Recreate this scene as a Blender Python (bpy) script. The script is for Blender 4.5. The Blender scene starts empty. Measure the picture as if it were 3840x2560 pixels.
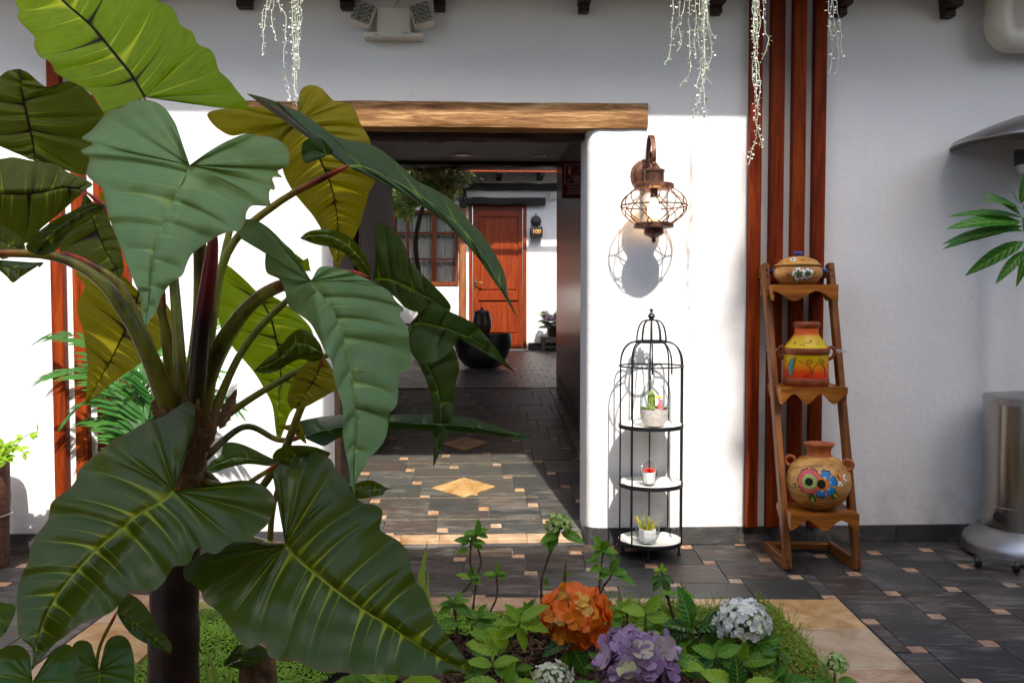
import bpy, math, random
from math import sin, cos, pi, radians, sqrt, atan2, atan, floor, exp
from mathutils import Vector, Matrix, noise
random.seed(7)
scene = bpy.context.scene
col = scene.collection

# ------------------------------------------------------------------ camera
FPX, EYE = 3400.0, 1.225                 # focal length in photo pixels (3840 wide), eye height
PITCH, YAW = atan(144 / FPX), atan(71 / FPX)
cam_d = bpy.data.cameras.new('camera'); cam = bpy.data.objects.new('camera', cam_d); col.objects.link(cam)
cam_d.sensor_width = 36.0; cam_d.lens = 36.0 * FPX / 3840.0; cam_d.clip_start = 0.02; cam_d.clip_end = 500
cam.location = (0, 0, EYE); cam.rotation_euler = (pi / 2 - PITCH, 0, YAW)
scene.camera = cam

# ------------------------------------------------------------------ sky, sun, exposure
SUN = Vector((-0.2, 1.0, -1.15)).normalized()      # direction the light travels
el = math.asin(-SUN.z); az = atan2(-SUN.x, -SUN.y)
world = bpy.data.worlds.new('World'); scene.world = world; world.use_nodes = True
wn = world.node_tree; wn.nodes.clear()
wo = wn.nodes.new('ShaderNodeOutputWorld'); wb = wn.nodes.new('ShaderNodeBackground'); ws = wn.nodes.new('ShaderNodeTexSky')
ws.sky_type = 'NISHITA'; ws.sun_disc = False; ws.sun_elevation = el; ws.sun_rotation = az
ws.air_density = 1.0; ws.dust_density = 2.6; ws.ozone_density = 1.2
wb.inputs['Strength'].default_value = 0.15
wn.links.new(ws.outputs[0], wb.inputs[0]); wn.links.new(wb.outputs[0], wo.inputs[0])
sun_d = bpy.data.lights.new('sun', 'SUN'); sun = bpy.data.objects.new('sun', sun_d); col.objects.link(sun)
sun_d.energy = 2.5; sun_d.angle = radians(1.0); sun_d.color = (1.0, 0.95, 0.87)
sun.rotation_euler = SUN.to_track_quat('-Z', 'Y').to_euler(); sun.location = (1, -4, 12)
vs = scene.view_settings
vs.view_transform = 'Standard'; vs.look = 'None'; vs.gamma = 1.0; vs.use_curve_mapping = False
vs.exposure = 1.5
scene.cycles.max_bounces = 6; scene.cycles.diffuse_bounces = 3; scene.cycles.glossy_bounces = 3; scene.cycles.transmission_bounces = 5; scene.cycles.transparent_max_bounces = 12
scene.cycles.caustics_reflective = False; scene.cycles.caustics_refractive = False
scene.cycles.use_denoising = True

# ------------------------------------------------------------------ measuring helpers (units: photo at 2352 px wide)
K = 3840 / 2352.0
def ray(dx, dy):
    x = (dx * K - 1920) / FPX; y = -(dy * K - 1280) / FPX
    c, s = cos(PITCH), sin(PITCH); fy = c + y * s; fz = -s + y * c
    cy, sy = cos(YAW), sin(YAW)
    return Vector((x * cy - fy * sy, x * sy + fy * cy, fz))
EYEV = Vector((0, 0, EYE))
def P(dx, dy, Y):
    r = ray(dx, dy); return EYEV + r * (Y / r.y)
def PZ(dx, dy, z=0.0):
    r = ray(dx, dy); return EYEV + r * ((z - EYE) / r.z)
# house frame: x along the front wall, y into the house, z up
PHI = 0.0634; HO = Vector((0, 4.54, 0))
HM = Matrix.Translation(HO) @ Matrix.Rotation(PHI, 4, 'Z'); HI = HM.inverted()
def HL(dx, dy, yl=0.0):
    o = HI @ EYEV; d = HI.to_3x3() @ ray(dx, dy)
    return o + d * ((yl - o.y) / d.y)
def PXM(Y): return K * Y / FPX           # metres per photo unit at depth Y

# ------------------------------------------------------------------ mesh helpers
class MB:
    def __init__(s): s.v = []; s.f = []; s.uv = None
    def add(s, vs, fs):
        n = len(s.v); s.v += [tuple(p) for p in vs]; s.f += [tuple(i + n for i in q) for q in fs]; return s
    def box(s, x0, x1, y0, y1, z0, z1, b=0.0):
        if b <= 0:
            return s.add([(x0,y0,z0),(x1,y0,z0),(x1,y1,z0),(x0,y1,z0),(x0,y0,z1),(x1,y0,z1),(x1,y1,z1),(x0,y1,z1)],
                         [(0,3,2,1),(4,5,6,7),(0,1,5,4),(1,2,6,5),(2,3,7,6),(3,0,4,7)])
        vs = []; 
        for sx, X in ((1, x0), (-1, x1)):
            for sy, Y in ((1, y0), (-1, y1)):
                for sz, Z in ((1, z0), (-1, z1)):
                    vs += [(X, Y + sy*b, Z + sz*b), (X + sx*b, Y, Z + sz*b), (X + sx*b, Y + sy*b, Z)]
        def i(a, c, d, k): return (a*4 + c*2 + d)*3 + k
        fs = [(i(0,0,0,0),i(0,0,1,0),i(0,1,1,0),i(0,1,0,0)), (i(1,0,0,0),i(1,1,0,0),i(1,1,1,0),i(1,0,1,0)),
              (i(0,0,0,1),i(1,0,0,1),i(1,0,1,1),i(0,0,1,1)), (i(0,1,0,1),i(0,1,1,1),i(1,1,1,1),i(1,1,0,1)),
              (i(0,0,0,2),i(0,1,0,2),i(1,1,0,2),i(1,0,0,2)), (i(0,0,1,2),i(1,0,1,2),i(1,1,1,2),i(0,1,1,2))]
        for a in (0,1):
            for c in (0,1):
                fs.append((i(a,c,0,0),i(a,c,0,1),i(a,c,1,1),i(a,c,1,0)))
                fs.append((i(a,0,c,0),i(a,1,c,0),i(a,1,c,2),i(a,0,c,2)))
                fs.append((i(0,a,c,1),i(0,a,c,2),i(1,a,c,2),i(1,a,c,1)))
                for d in (0,1): fs.append((i(a,c,d,0),i(a,c,d,1),i(a,c,d,2)))
        return s.add(vs, fs)
    def tube(s, pts, rad, n=8, cap=True, flat=1.0, uvs=False):
        pts = [Vector(p) for p in pts]; m = len(pts)
        if not isinstance(rad, (list, tuple)): rad = [rad] * m
        t0 = (pts[1] - pts[0]).normalized()
        up = Vector((0, 0, 1)) if abs(t0.z) < 0.9 else Vector((1, 0, 0))
        a = t0.cross(up).normalized(); vs = []; fs = []
        for k in range(m):
            t = (pts[min(k+1, m-1)] - pts[max(k-1, 0)])
            if t.length < 1e-9: t = t0.copy()
            t.normalize(); a = (a - t * a.dot(t)); a.normalize(); b = t.cross(a)
            for j in range(n):
                w = 2*pi*j/n; vs.append(pts[k] + (a*cos(w) + b*sin(w)*flat) * rad[k])
        for k in range(m-1):
            for j in range(n):
                q = (j+1) % n; fs.append((k*n+j, k*n+q, (k+1)*n+q, (k+1)*n+j))
        if cap: fs.append(tuple(range(n-1, -1, -1))); fs.append(tuple((m-1)*n + j for j in range(n)))
        if uvs:
            if s.uv is None: s.uv = []
            for k in range(m): s.uv += [(k/(m-1), j/n) for j in range(n)]
        return s.add(vs, fs)
    def lathe(s, prof, n=32, c=(0,0,0), cap=False):
        vs = []; fs = []; m = len(prof)
        for r, z in prof:
            for j in range(n):
                w = 2*pi*j/n; vs.append((c[0] + r*cos(w), c[1] + r*sin(w), c[2] + z))
        for k in range(m-1):
            for j in range(n):
                q = (j+1) % n; fs.append((k*n+j, k*n+q, (k+1)*n+q, (k+1)*n+j))
        if cap: fs.append(tuple(range(n-1, -1, -1))); fs.append(tuple((m-1)*n + j for j in range(n)))
        return s.add(vs, fs)
    def ring(s, R, r, n=40, m=6, c=(0,0,0), M=None):
        vs = []; fs = []
        for k in range(n):
            w = 2*pi*k/n
            for j in range(m):
                q = 2*pi*j/m; p = Vector(((R + r*cos(q))*cos(w), (R + r*cos(q))*sin(w), r*sin(q)))
                if M is not None: p = M @ p
                vs.append(p + Vector(c))
        for k in range(n):
            for j in range(m):
                a = k*m+j; b = k*m+(j+1)%m; c2 = ((k+1)%n)*m+(j+1)%m; d = ((k+1)%n)*m+j; fs.append((a, d, c2, b))
        return s.add(vs, fs)
    def prism(s, poly, y0, y1, b=0.0):   # poly in x,z ; extruded along y
        n = len(poly); vs = [(x, y0, z) for x, z in poly] + [(x, y1, z) for x, z in poly]
        fs = [tuple(range(n)), tuple(range(2*n-1, n-1, -1))] + [(i, i+n, (i+1)%n+n, (i+1)%n) for i in range(n)]
        return s.add(vs, fs)
    def slab(s, poly, z0, z1):           # poly in x,y counter-clockwise
        n = len(poly); vs = [(x, y, z0) for x, y in poly] + [(x, y, z1) for x, y in poly]
        fs = [tuple(range(n-1, -1, -1)), tuple(range(n, 2*n))] + [(i, (i+1)%n, (i+1)%n+n, i+n) for i in range(n)]
        return s.add(vs, fs)
    def mesh(s, name):
        me = bpy.data.meshes.new(name); me.from_pydata(s.v, [], s.f); me.update()
        if s.uv:
            ul = me.uv_layers.new(name='UVMap'); buf = [0.0] * (2*len(me.loops))
            idx = [0] * len(me.loops); me.loops.foreach_get('vertex_index', idx)
            for i, q in enumerate(idx): buf[2*i], buf[2*i+1] = s.uv[q]
            ul.data.foreach_set('uv', buf)
        return me
    def build(s, name, m, parent=None, smooth=None, fix=False):
        me = s.mesh(name)
        if fix: fixn(me)
        return obj(name, me, m, parent, smooth)
def fixn(me):
    import bmesh
    bm = bmesh.new(); bm.from_mesh(me); bmesh.ops.recalc_face_normals(bm, faces=bm.faces); bm.to_mesh(me); bm.free()
def obj(name, me, m=None, parent=None, smooth=None):
    if m is not None and not me.materials:
        for q in (m if isinstance(m, (list, tuple)) else [m]): me.materials.append(q)
    if smooth is not None:
        me.polygons.foreach_set('use_smooth', [True]*len(me.polygons))
        if smooth < 180: me.set_sharp_from_angle(angle=radians(smooth))
    o = bpy.data.objects.new(name, me); col.objects.link(o)
    if parent is not None: o.parent = parent
    return o
def tag(o, label=None, cat=None, group=None, kind=None):
    if label: o['label'] = label
    if cat: o['category'] = cat
    if group: o['group'] = group
    if kind: o['kind'] = kind
    return o
def thing(name, label, cat, loc=(0,0,0), rotz=0.0, group=None):
    o = bpy.data.objects.new(name, None); col.objects.link(o); o.empty_display_size = 0.05
    o.location = loc; o.rotation_euler = (0, 0, rotz); return tag(o, label, cat, group)
def put(o, loc, rot=None, s=None):
    o.location = loc
    if rot is not None: o.rotation_euler = rot
    if s is not None: o.scale = (s, s, s) if not isinstance(s, (tuple, list)) else s
    return o
def house(o): o.matrix_world = HM; return o
def spline(pts, n):                       # Catmull-Rom through pts, n samples evenly spread by length
    p = [Vector(q) for q in pts]; out = []
    for i in range(len(p)-1):
        a = p[i-1] if i else p[0]*2 - p[1]; b, c = p[i], p[i+1]; d = p[i+2] if i+2 < len(p) else c*2 - b
        for k in range(8):
            t = k/8; out.append(0.5*((2*b) + (c-a)*t + (2*a-5*b+4*c-d)*t*t + (3*b-a-3*c+d)*t*t*t))
    out.append(p[-1]); return resample(out, n)
def resample(p, n):
    L = [0.0]
    for a, b in zip(p, p[1:]): L.append(L[-1] + (b-a).length)
    out = []; k = 0
    for i in range(n):
        s = L[-1]*i/(n-1)
        while k < len(L)-2 and L[k+1] < s: k += 1
        d = L[k+1]-L[k]; t = (s-L[k])/d if d > 1e-12 else 0; out.append(p[k].lerp(p[k+1], t))
    return out

# ------------------------------------------------------------------ materials
class NT:
    def __init__(s, name):
        s.m = bpy.data.materials.new(name); s.m.use_nodes = True; s.t = s.m.node_tree
        s.b = s.t.nodes['Principled BSDF']; s.o = s.t.nodes['Material Output']
    def n(s, kind, **kw):
        q = s.t.nodes.new(kind)
        for k, v in kw.items():
            if k in ('inp',):
                for a, b in v.items(): s.set(q.inputs[a], b)
            else: setattr(q, k, v)
        return q
    def set(s, sock, v):
        if isinstance(v, bpy.types.NodeSocket): s.t.links.new(v, sock)
        else: sock.default_value = v
    def math(s, op, a, b=None, c=None, clamp=False):
        q = s.t.nodes.new('ShaderNodeMath'); q.operation = op; q.use_clamp = clamp; s.set(q.inputs[0], a)
        if b is not None: s.set(q.inputs[1], b)
        if c is not None: s.set(q.inputs[2], c)
        return q.outputs[0]
    def mix(s, f, a, b, mode='MIX'):
        q = s.t.nodes.new('ShaderNodeMix'); q.data_type = 'RGBA'; q.blend_type = mode; s.set(q.inputs[0], f)
        s.set(q.inputs[6], rgba(a)); s.set(q.inputs[7], rgba(b)); return q.outputs[2]
    def ramp(s, f, stops):
        q = s.t.nodes.new('ShaderNodeValToRGB'); e = q.color_ramp.elements
        while len(e) < len(stops): e.new(0.5)
        for k, (p, c) in enumerate(stops): e[k].position = p; e[k].color = rgba(c)
        s.set(q.inputs[0], f); return q.outputs[0]
    def noise(s, scale, detail=4, rough=0.5, vec=None, dist=0.0):
        q = s.t.nodes.new('ShaderNodeTexNoise'); q.inputs['Scale'].default_value = scale; q.inputs['Detail'].default_value = detail
        q.inputs['Roughness'].default_value = rough; q.inputs['Distortion'].default_value = dist
        if vec is not None: s.t.links.new(vec, q.inputs['Vector'])
        return q.outputs[0]
    def coord(s, which='Object', scale=None, rot=None):
        q = s.t.nodes.new('ShaderNodeTexCoord').outputs[which]
        if scale or rot:
            m = s.t.nodes.new('ShaderNodeMapping'); s.t.links.new(q, m.inputs[0])
            if scale: m.inputs['Scale'].default_value = scale
            if rot: m.inputs['Rotation'].default_value = rot
            q = m.outputs[0]
        return q
    def rnd(s): return s.t.nodes.new('ShaderNodeObjectInfo').outputs['Random']
    def bump(s, h, strength=0.3, dist=0.01):
        q = s.t.nodes.new('ShaderNodeBump'); q.inputs['Strength'].default_value = strength; q.inputs['Distance'].default_value = dist
        s.set(q.inputs['Height'], h); s.t.links.new(q.outputs[0], s.b.inputs['Normal']); return q.outputs[0]
    def P(s, **kw):
        for k, v in kw.items():
            key = {'base':'Base Color','rough':'Roughness','metal':'Metallic','spec':'Specular IOR Level','trans':'Transmission Weight','ior':'IOR',
                   'coat':'Coat Weight','coatr':'Coat Roughness','emit':'Emission Color','emits':'Emission Strength','sss':'Subsurface Weight'}[k]
            if k in ('base', 'emit') and not isinstance(v, bpy.types.NodeSocket): v = rgba(v)
            s.set(s.b.inputs[key], v)
        return s
def rgba(c):
    if isinstance(c, bpy.types.NodeSocket): return c
    return (c[0], c[1], c[2], 1.0) if len(c) == 3 else c
def plain(name, c, rough=0.5, metal=0.0, var=0.12, nscale=30.0, bump=0.0, coat=0.0, spec=0.5):
    t = NT(name); f = t.noise(nscale, 5, 0.6, t.coord())
    d = tuple(x*(1-var) for x in c); l = tuple(min(1, x*(1+var)) for x in c)
    t.P(base=t.ramp(f, [(0.3, d), (0.7, l)]), rough=rough, metal=metal, coat=coat, spec=spec)
    if bump: t.bump(f, bump, 0.004)
    return t.m
def wood(name, dark, mid, light, axis='X', scale=1.0, rough=0.45, coat=0.0, bumpk=0.25, spec=0.3):
    t = NT(name); sc = {'X':(1.2,14,14),'Y':(14,1.2,14),'Z':(14,14,1.2)}[axis]
    v = t.coord('Object', tuple(q*scale for q in sc))
    r = t.rnd(); add = t.n('ShaderNodeVectorMath', operation='ADD'); t.t.links.new(v, add.inputs[0])
    cm = t.n('ShaderNodeCombineXYZ'); m7 = t.math('MULTIPLY', r, 37.0)
    for k in range(3): t.t.links.new(m7, cm.inputs[k])
    t.t.links.new(cm.outputs[0], add.inputs[1])
    a = t.noise(1.6, 6, 0.6, add.outputs[0], 1.2); b = t.noise(9.0, 3, 0.5, add.outputs[0], 0.2)
    f = t.math('ADD', t.math('MULTIPLY', a, 0.75), t.math('MULTIPLY', b, 0.25))
    c = t.ramp(f, [(0.30, dark), (0.5, mid), (0.72, light)])
    t.P(base=c, rough=rough+.08, coat=coat*.4, spec=spec); t.bump(f, bumpk, 0.004); return t.m

M = {}
def mats():
    # lime plaster
    t = NT('plaster'); v = t.coord(); a = t.noise(1.3, 3, 0.6, v); b = t.noise(28, 2, 0.6, v)
    sp = t.noise(4.3, 4, 0.75, v)
    base = t.mix(t.ramp(sp, [(0.66, (0,0,0)), (0.72, (1,1,1))]), t.ramp(a, [(0.3, (0.74,0.73,0.725)), (0.7, (0.82,0.815,0.81))]), (0.70,0.69,0.68))
    gz = t.n('ShaderNodeNewGeometry'); sz = t.n('ShaderNodeSeparateXYZ'); t.t.links.new(gz.outputs['Position'], sz.inputs[0])
    low = t.n('ShaderNodeMapRange'); t.set(low.inputs[0], sz.outputs[2]); low.inputs[1].default_value = 0.45; low.inputs[2].default_value = 0.08
    dirt = t.math('MULTIPLY', low.outputs[0], t.ramp(t.noise(9.0, 4, 0.7, v), [(0.42,(0,0,0)),(0.72,(1,1,1))])); base = t.mix(t.math('MULTIPLY', dirt, 0.5), base, (0.42,0.37,0.31))
    t.P(base=base, rough=0.85, spec=0.2)
    h = t.math('ADD', t.math('MULTIPLY', a, 1.5), t.math('MULTIPLY', b, 0.35))
    t.bump(h, 0.35, 0.02); M['plaster'] = t.m
    M['paint_cream'] = plain('cream_paint', (0.55,0.5,0.44), 0.8, var=0.05)
    M['ceiling'] = plain('ceiling_paint', (0.78,0.75,0.72), 0.8, var=0.04)
    # slate tiles: shade differs tile by tile
    def slate(name, cols, rough):
        t = NT(name); v = t.coord('Object'); w = t.n('ShaderNodeVectorMath', operation='ADD'); g = t.n('ShaderNodeNewGeometry')
        r = t.rnd(); t.t.links.new(g.outputs['Position'], w.inputs[0])
        cm = t.n('ShaderNodeCombineXYZ'); 
        for k in range(3): t.t.links.new(t.math('MULTIPLY', r, 11.0 + 7*k), cm.inputs[k])
        t.t.links.new(cm.outputs[0], w.inputs[1])
        mp = t.n('ShaderNodeMapping'); t.t.links.new(w.outputs[0], mp.inputs[0]); mp.inputs['Scale'].default_value = (2.2, 9, 4)
        a = t.noise(3.0, 4, 0.65, mp.outputs[0], 0.8); f = t.noise(22, 3, 0.7, mp.outputs[0]); cl = t.noise(2.4, 3, 0.6, w.outputs[0])
        tone = t.ramp(r, cols)
        tone.node.color_ramp.interpolation = 'LINEAR'
        k = t.mix(t.math('MULTIPLY', a, 0.9), t.mix(1.0, tone, (0.55,0.52,0.5), 'MULTIPLY'), t.mix(1.0, tone, (1.5,1.5,1.5), 'MULTIPLY'))
        stain = t.ramp(t.math('MULTIPLY', cl, a), [(0.25, (0,0,0)), (0.38, (1,1,1))])
        k = t.mix(t.math('MULTIPLY', stain, 0.5), k, (0.24,0.21,0.18))
        rs_ = t.ramp(t.math('MULTIPLY', t.noise(3.1, 3, 0.6, w.outputs[0]), f), [(0.30, (0,0,0)), (0.42, (1,1,1))]); k = t.mix(t.math('MULTIPLY', rs_, 0.5), k, (0.13,0.07,0.04))
        t.P(base=k, rough=t.math('MULTIPLY_ADD', f, 0.4, rough), spec=0.36)
        t.bump(t.math('ADD', a, t.math('MULTIPLY', f, 0.6)), 0.5, 0.008); return t.m
    M['slate'] = slate('slate', [(0.0,(0.024,0.023,0.023)),(0.25,(0.050,0.046,0.040)),(0.42,(0.048,0.033,0.025)),(0.6,(0.030,0.031,0.031)),(0.78,(0.070,0.070,0.062)),(0.9,(0.036,0.032,0.030)),(1.0,(0.074,0.050,0.036))], 0.20)
    M['slate_ramp'] = slate('ramp_slate', [(0.0,(0.045,0.048,0.046)),(0.3,(0.075,0.077,0.068)),(0.55,(0.062,0.053,0.044)),(0.8,(0.085,0.088,0.082)),(1.0,(0.09,0.074,0.052))], 0.24)
    M['slate_skirt'] = slate('skirting_slate', [(0.0,(0.03,0.032,0.036)),(0.5,(0.05,0.048,0.046)),(1.0,(0.06,0.06,0.062))], 0.28)
    def sand(name, cols, sc=1.0):
        t = NT(name); r = t.rnd(); g = t.n('ShaderNodeNewGeometry'); w = t.n('ShaderNodeVectorMath', operation='ADD'); t.t.links.new(g.outputs['Position'], w.inputs[0])
        cm = t.n('ShaderNodeCombineXYZ')
        for k in range(3): t.t.links.new(t.math('MULTIPLY', r, 13.0 + 5*k), cm.inputs[k])
        t.t.links.new(cm.outputs[0], w.inputs[1])
        a = t.noise(4.0*sc, 6, 0.6, w.outputs[0], 1.6); b = t.noise(40*sc, 4, 0.6, w.outputs[0])
        tone = t.ramp(r, cols); lo = t.mix(1.0, tone, (0.5,0.38,0.28), 'MULTIPLY'); hi = t.mix(0.35, tone, (0.8,0.62,0.40))
        vn = t.ramp(t.math('ABSOLUTE', t.math('SUBTRACT', t.noise(2.2*sc, 5, 0.55, w.outputs[0], 2.5), 0.5)), [(0.0,(1,1,1)),(0.018,(0,0,0))])
        c = t.mix(t.ramp(a, [(0.3,(0,0,0)),(0.68,(1,1,1))]), lo, hi); c = t.mix(t.math('MULTIPLY', vn, 0.35), c, (0.75,0.6,0.48)); c = t.mix(t.math('MULTIPLY', b, 0.25), c, (0.3,0.16,0.08))
        t.P(base=c, rough=0.42, spec=0.5); t.bump(t.math('ADD', a, t.math('MULTIPLY', b, 0.3)), 0.2, 0.004); return t.m
    M['inset'] = sand('inset_stone', [(0.0,(0.42,0.20,0.12)),(0.35,(0.5,0.27,0.14)),(0.6,(0.4,0.3,0.2)),(0.8,(0.55,0.34,0.24)),(1.0,(0.5,0.26,0.08))], 2.5)
    M['curb'] = sand('curb_stone', [(0.0,(0.52,0.30,0.10)),(0.4,(0.58,0.43,0.28)),(0.7,(0.50,0.30,0.17)),(1.0,(0.6,0.42,0.26))])
    M['curb_ochre'] = sand('curb_ochre', [(0.0,(0.62,0.32,0.05)),(1.0,(0.64,0.36,0.08))]); M['curb_cream'] = sand('curb_cream', [(0.0,(0.60,0.45,0.27)),(1.0,(0.64,0.5,0.32))]); M['curb_tan'] = sand('curb_tan', [(0.0,(0.46,0.25,0.11)),(1.0,(0.52,0.30,0.15))])
    M['diamond'] = sand('diamond_stone', [(0.0,(0.62,0.36,0.08)),(1.0,(0.62,0.36,0.08))])
    M['border'] = sand('border_stone', [(0.0,(0.15,0.08,0.05)),(1.0,(0.20,0.11,0.07))])
    t = NT('grout'); a = t.noise(60, 5, 0.7, t.coord()); t.P(base=t.ramp(a, [(0.35,(0.22,0.205,0.19)),(0.65,(0.52,0.48,0.44))]), rough=0.9); t.bump(a, 0.3, 0.003); M['grout'] = t.m
    t = NT('dark_grout'); a = t.noise(60, 5, 0.7, t.coord()); t.P(base=t.ramp(a, [(0.35,(0.07,0.065,0.06)),(0.65,(0.2,0.18,0.16))]), rough=0.9); M['grout_dark'] = t.m
    M['slat'] = wood('slat_wood', (0.06,0.005,0.001), (0.17,0.021,0.002), (0.33,0.060,0.004), 'Z', 0.8, 0.5, 0.0, 0.1, 0.12)
    M['lintel'] = wood('lintel_wood', (0.025,0.008,0.003), (0.24,0.11,0.035), (0.58,0.38,0.18), 'X', 1.5, 0.55, 0.0, 0.6)
    M['dark_wood'] = wood('dark_wood', (0.012,0.007,0.005), (0.03,0.015,0.009), (0.06,0.03,0.016), 'Y', 1.0, 0.5)
    M['black_wood'] = wood('black_wood', (0.008,0.007,0.007), (0.016,0.014,0.013), (0.03,0.026,0.022), 'X', 1.0, 0.55)
    M['door_wood'] = wood('door_wood', (0.11,0.012,0.002), (0.21,0.028,0.003), (0.31,0.052,0.004), 'Z', 0.9, 0.35, 0.2, 0.1)
    M['window_wood'] = wood('window_wood', (0.10,0.018,0.004), (0.17,0.034,0.007), (0.24,0.055,0.012), 'Z', 1.0, 0.4, 0.1, 0.1)
    M['post_wood'] = wood('post_wood', (0.10,0.03,0.01), (0.26,0.09,0.03), (0.4,0.17,0.06), 'Z', 0.7, 0.5, 0.1, 0.5)
    M['shelf_wood'] = wood('shelf_wood', (0.06,0.013,0.002), (0.30,0.092,0.008), (0.50,0.19,0.022), 'X', 1.1, 0.4, 0.25, 0.35)
    M['ladder_wood'] = wood('ladder_wood', (0.05,0.013,0.003), (0.18,0.055,0.008), (0.34,0.125,0.02), 'Z', 1.1, 0.42, 0.2, 0.25)
    M['grey_wood'] = wood('grey_wood', (0.05,0.042,0.038), (0.11,0.095,0.085), (0.18,0.16,0.145), 'X', 1.0, 0.7)
    M['iron_black'] = plain('black_iron', (0.012,0.012,0.014), 0.4, 0.3, 0.2, 60, 0.1)
    t = NT('rusted_iron'); a = t.noise(70, 6, 0.7, t.coord()); b = t.noise(9, 4, 0.6, t.coord())
    t.P(base=t.ramp(t.math('MULTIPLY_ADD', b, 0.5, t.math('MULTIPLY', a, 0.5)), [(0.35,(0.05,0.018,0.010)),(0.52,(0.14,0.055,0.030)),(0.66,(0.28,0.14,0.09))]), rough=0.5, metal=0.45); t.bump(a, 0.25, 0.002); M['rust'] = t.m
    t = NT('steel'); v = t.coord('Object', (1,1,0.02)); a = t.noise(80, 4, 0.6, v); t.P(base=(0.40,0.37,0.34), metal=1.0, rough=t.math('MULTIPLY_ADD', a, 0.12, 0.16)); M['steel'] = t.m
    t = NT('steel_matte'); a = t.noise(14, 4, 0.6, t.coord()); t.P(base=(0.42,0.41,0.40), metal=1.0, rough=t.math('MULTIPLY_ADD', a, 0.15, 0.32)); M['steel2'] = t.m
    M['tray'] = plain('tray_enamel', (0.72,0.69,0.62), 0.4, var=0.03)
    t = NT('clear_glass'); t.P(base=(1,1,1), rough=0.0, trans=1.0, ior=1.45)
    tr = t.n('ShaderNodeBsdfTransparent'); mx = t.n('ShaderNodeMixShader'); pass
    gl = t.n('ShaderNodeBsdfGlossy'); gl.inputs['Roughness'].default_value = 0.02
    pass
    lw = t.n('ShaderNodeLayerWeight'); lw.inputs[0].default_value = 0.5
    fac = t.math('ADD', t.math('MULTIPLY', t.math('POWER', lw.outputs['Facing'], 3.0), 0.5), 0.04)
    t.t.links.new(t.ramp(lw.outputs['Facing'], [(0.0,(0.95,0.96,0.96)),(0.3,(0.84,0.87,0.88)),(0.6,(0.52,0.57,0.59)),(1.0,(0.10,0.13,0.14))]), tr.inputs[0]); t.t.links.new(fac, mx.inputs[0]); t.t.links.new(tr.outputs[0], mx.inputs[1]); t.t.links.new(gl.outputs[0], mx.inputs[2]); t.t.links.new(mx.outputs[0], t.o.inputs[0]); M['glass'] = t.m
    M['white_ceramic'] = plain('white_ceramic', (0.78,0.78,0.77), 0.3, var=0.02)
    M['white_plastic'] = plain('white_plastic', (0.62,0.58,0.50), 0.45, var=0.04)
    M['sand'] = plain('grey_sand', (0.45,0.42,0.39), 0.9, var=0.2, nscale=60, bump=0.3)
    M['black_plastic'] = plain('black_plastic', (0.015,0.015,0.016), 0.45)
    M['blue_glaze'] = plain('blue_glaze', (0.01,0.05,0.28), 0.35, var=0.3, coat=0.3)
    M['terracotta'] = plain('terracotta', (0.42,0.11,0.028), 0.45, var=0.3, nscale=18, spec=.3)
    M['brown_glaze'] = plain('brown_glaze', (0.22,0.05,0.010), 0.4, var=0.3, nscale=18, spec=.3)
    M['clay'] = None
    t = NT('buff_clay'); v = t.coord('Object', (3,3,16)); a = t.noise(2.2, 6, 0.7, v, 0.6); b = t.noise(5, 5, 0.7, t.coord())
    t.P(base=t.mix(t.ramp(b, [(0.5,(0,0,0)),(0.75,(1,1,1))]), t.ramp(a, [(0.34,(0.26,0.09,0.018)),(0.5,(0.56,0.28,0.07)),(0.7,(0.70,0.42,0.14))]), (0.36,0.15,0.05)), rough=0.42, spec=.35); t.bump(a, 0.2, 0.003); M['clay'] = t.m
    t = NT('yellow_red_glaze'); sx = t.n('ShaderNodeSeparateXYZ'); t.t.links.new(t.coord('Object'), sx.inputs[0]); a = t.noise(9, 5, 0.6, t.coord())
    f = t.math('ADD', t.math('MULTIPLY', sx.outputs[2], 4.0), t.math('MULTIPLY_ADD', a, 0.22, -0.11))
    c = t.ramp(f, [(0.10,(0.5,0.02,0.002)),(0.27,(0.74,0.06,0.003)),(0.40,(0.78,0.30,0.004)),(0.52,(0.72,0.44,0.006)),(0.78,(0.66,0.46,0.012)),(0.93,(0.6,0.36,0.015)),(1.0,(0.62,0.10,0.01))])
    t.P(base=c, rough=0.4, spec=.3); M['yellow_glaze'] = t.m
    for k, c in dict(paint_white=(0.75,0.72,0.66), paint_black=(0.01,0.009,0.008), paint_pink=(0.72,0.11,0.13), paint_blue=(0.02,0.2,0.52), paint_green=(0.04,0.17,0.03), paint_lime=(0.35,0.45,0.12),
                     paint_yellow=(0.62,0.45,0.04), paint_orange=(0.66,0.20,0.03), paint_teal=(0.12,0.3,0.22), paint_rose=(0.78,0.35,0.32), paint_sky=(0.25,0.5,0.7), paint_red=(0.55,0.03,0.015)).items():
        M[k] = plain(k, c, 0.4, var=0.3, nscale=70, spec=0.3)
    M['sign_red'] = plain('sign_red', (0.13,0.008,0.01), 0.35, var=0.05)
    M['ochre_paint'] = plain('ochre_paint', (0.66,0.55,0.40), 0.85, var=0.06)
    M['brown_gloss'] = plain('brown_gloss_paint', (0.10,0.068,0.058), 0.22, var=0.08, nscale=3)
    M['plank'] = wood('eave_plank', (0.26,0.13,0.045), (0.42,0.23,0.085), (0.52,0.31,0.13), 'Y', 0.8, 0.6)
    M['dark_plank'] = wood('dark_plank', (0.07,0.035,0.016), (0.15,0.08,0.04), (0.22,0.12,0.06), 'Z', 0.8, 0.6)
    M['sign_white'] = plain('sign_print', (0.7,0.55,0.55), 0.5, var=0.02)
    M['curtain'] = plain('curtain_cloth', (0.62,0.59,0.54), 0.9, var=0.06)
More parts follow.
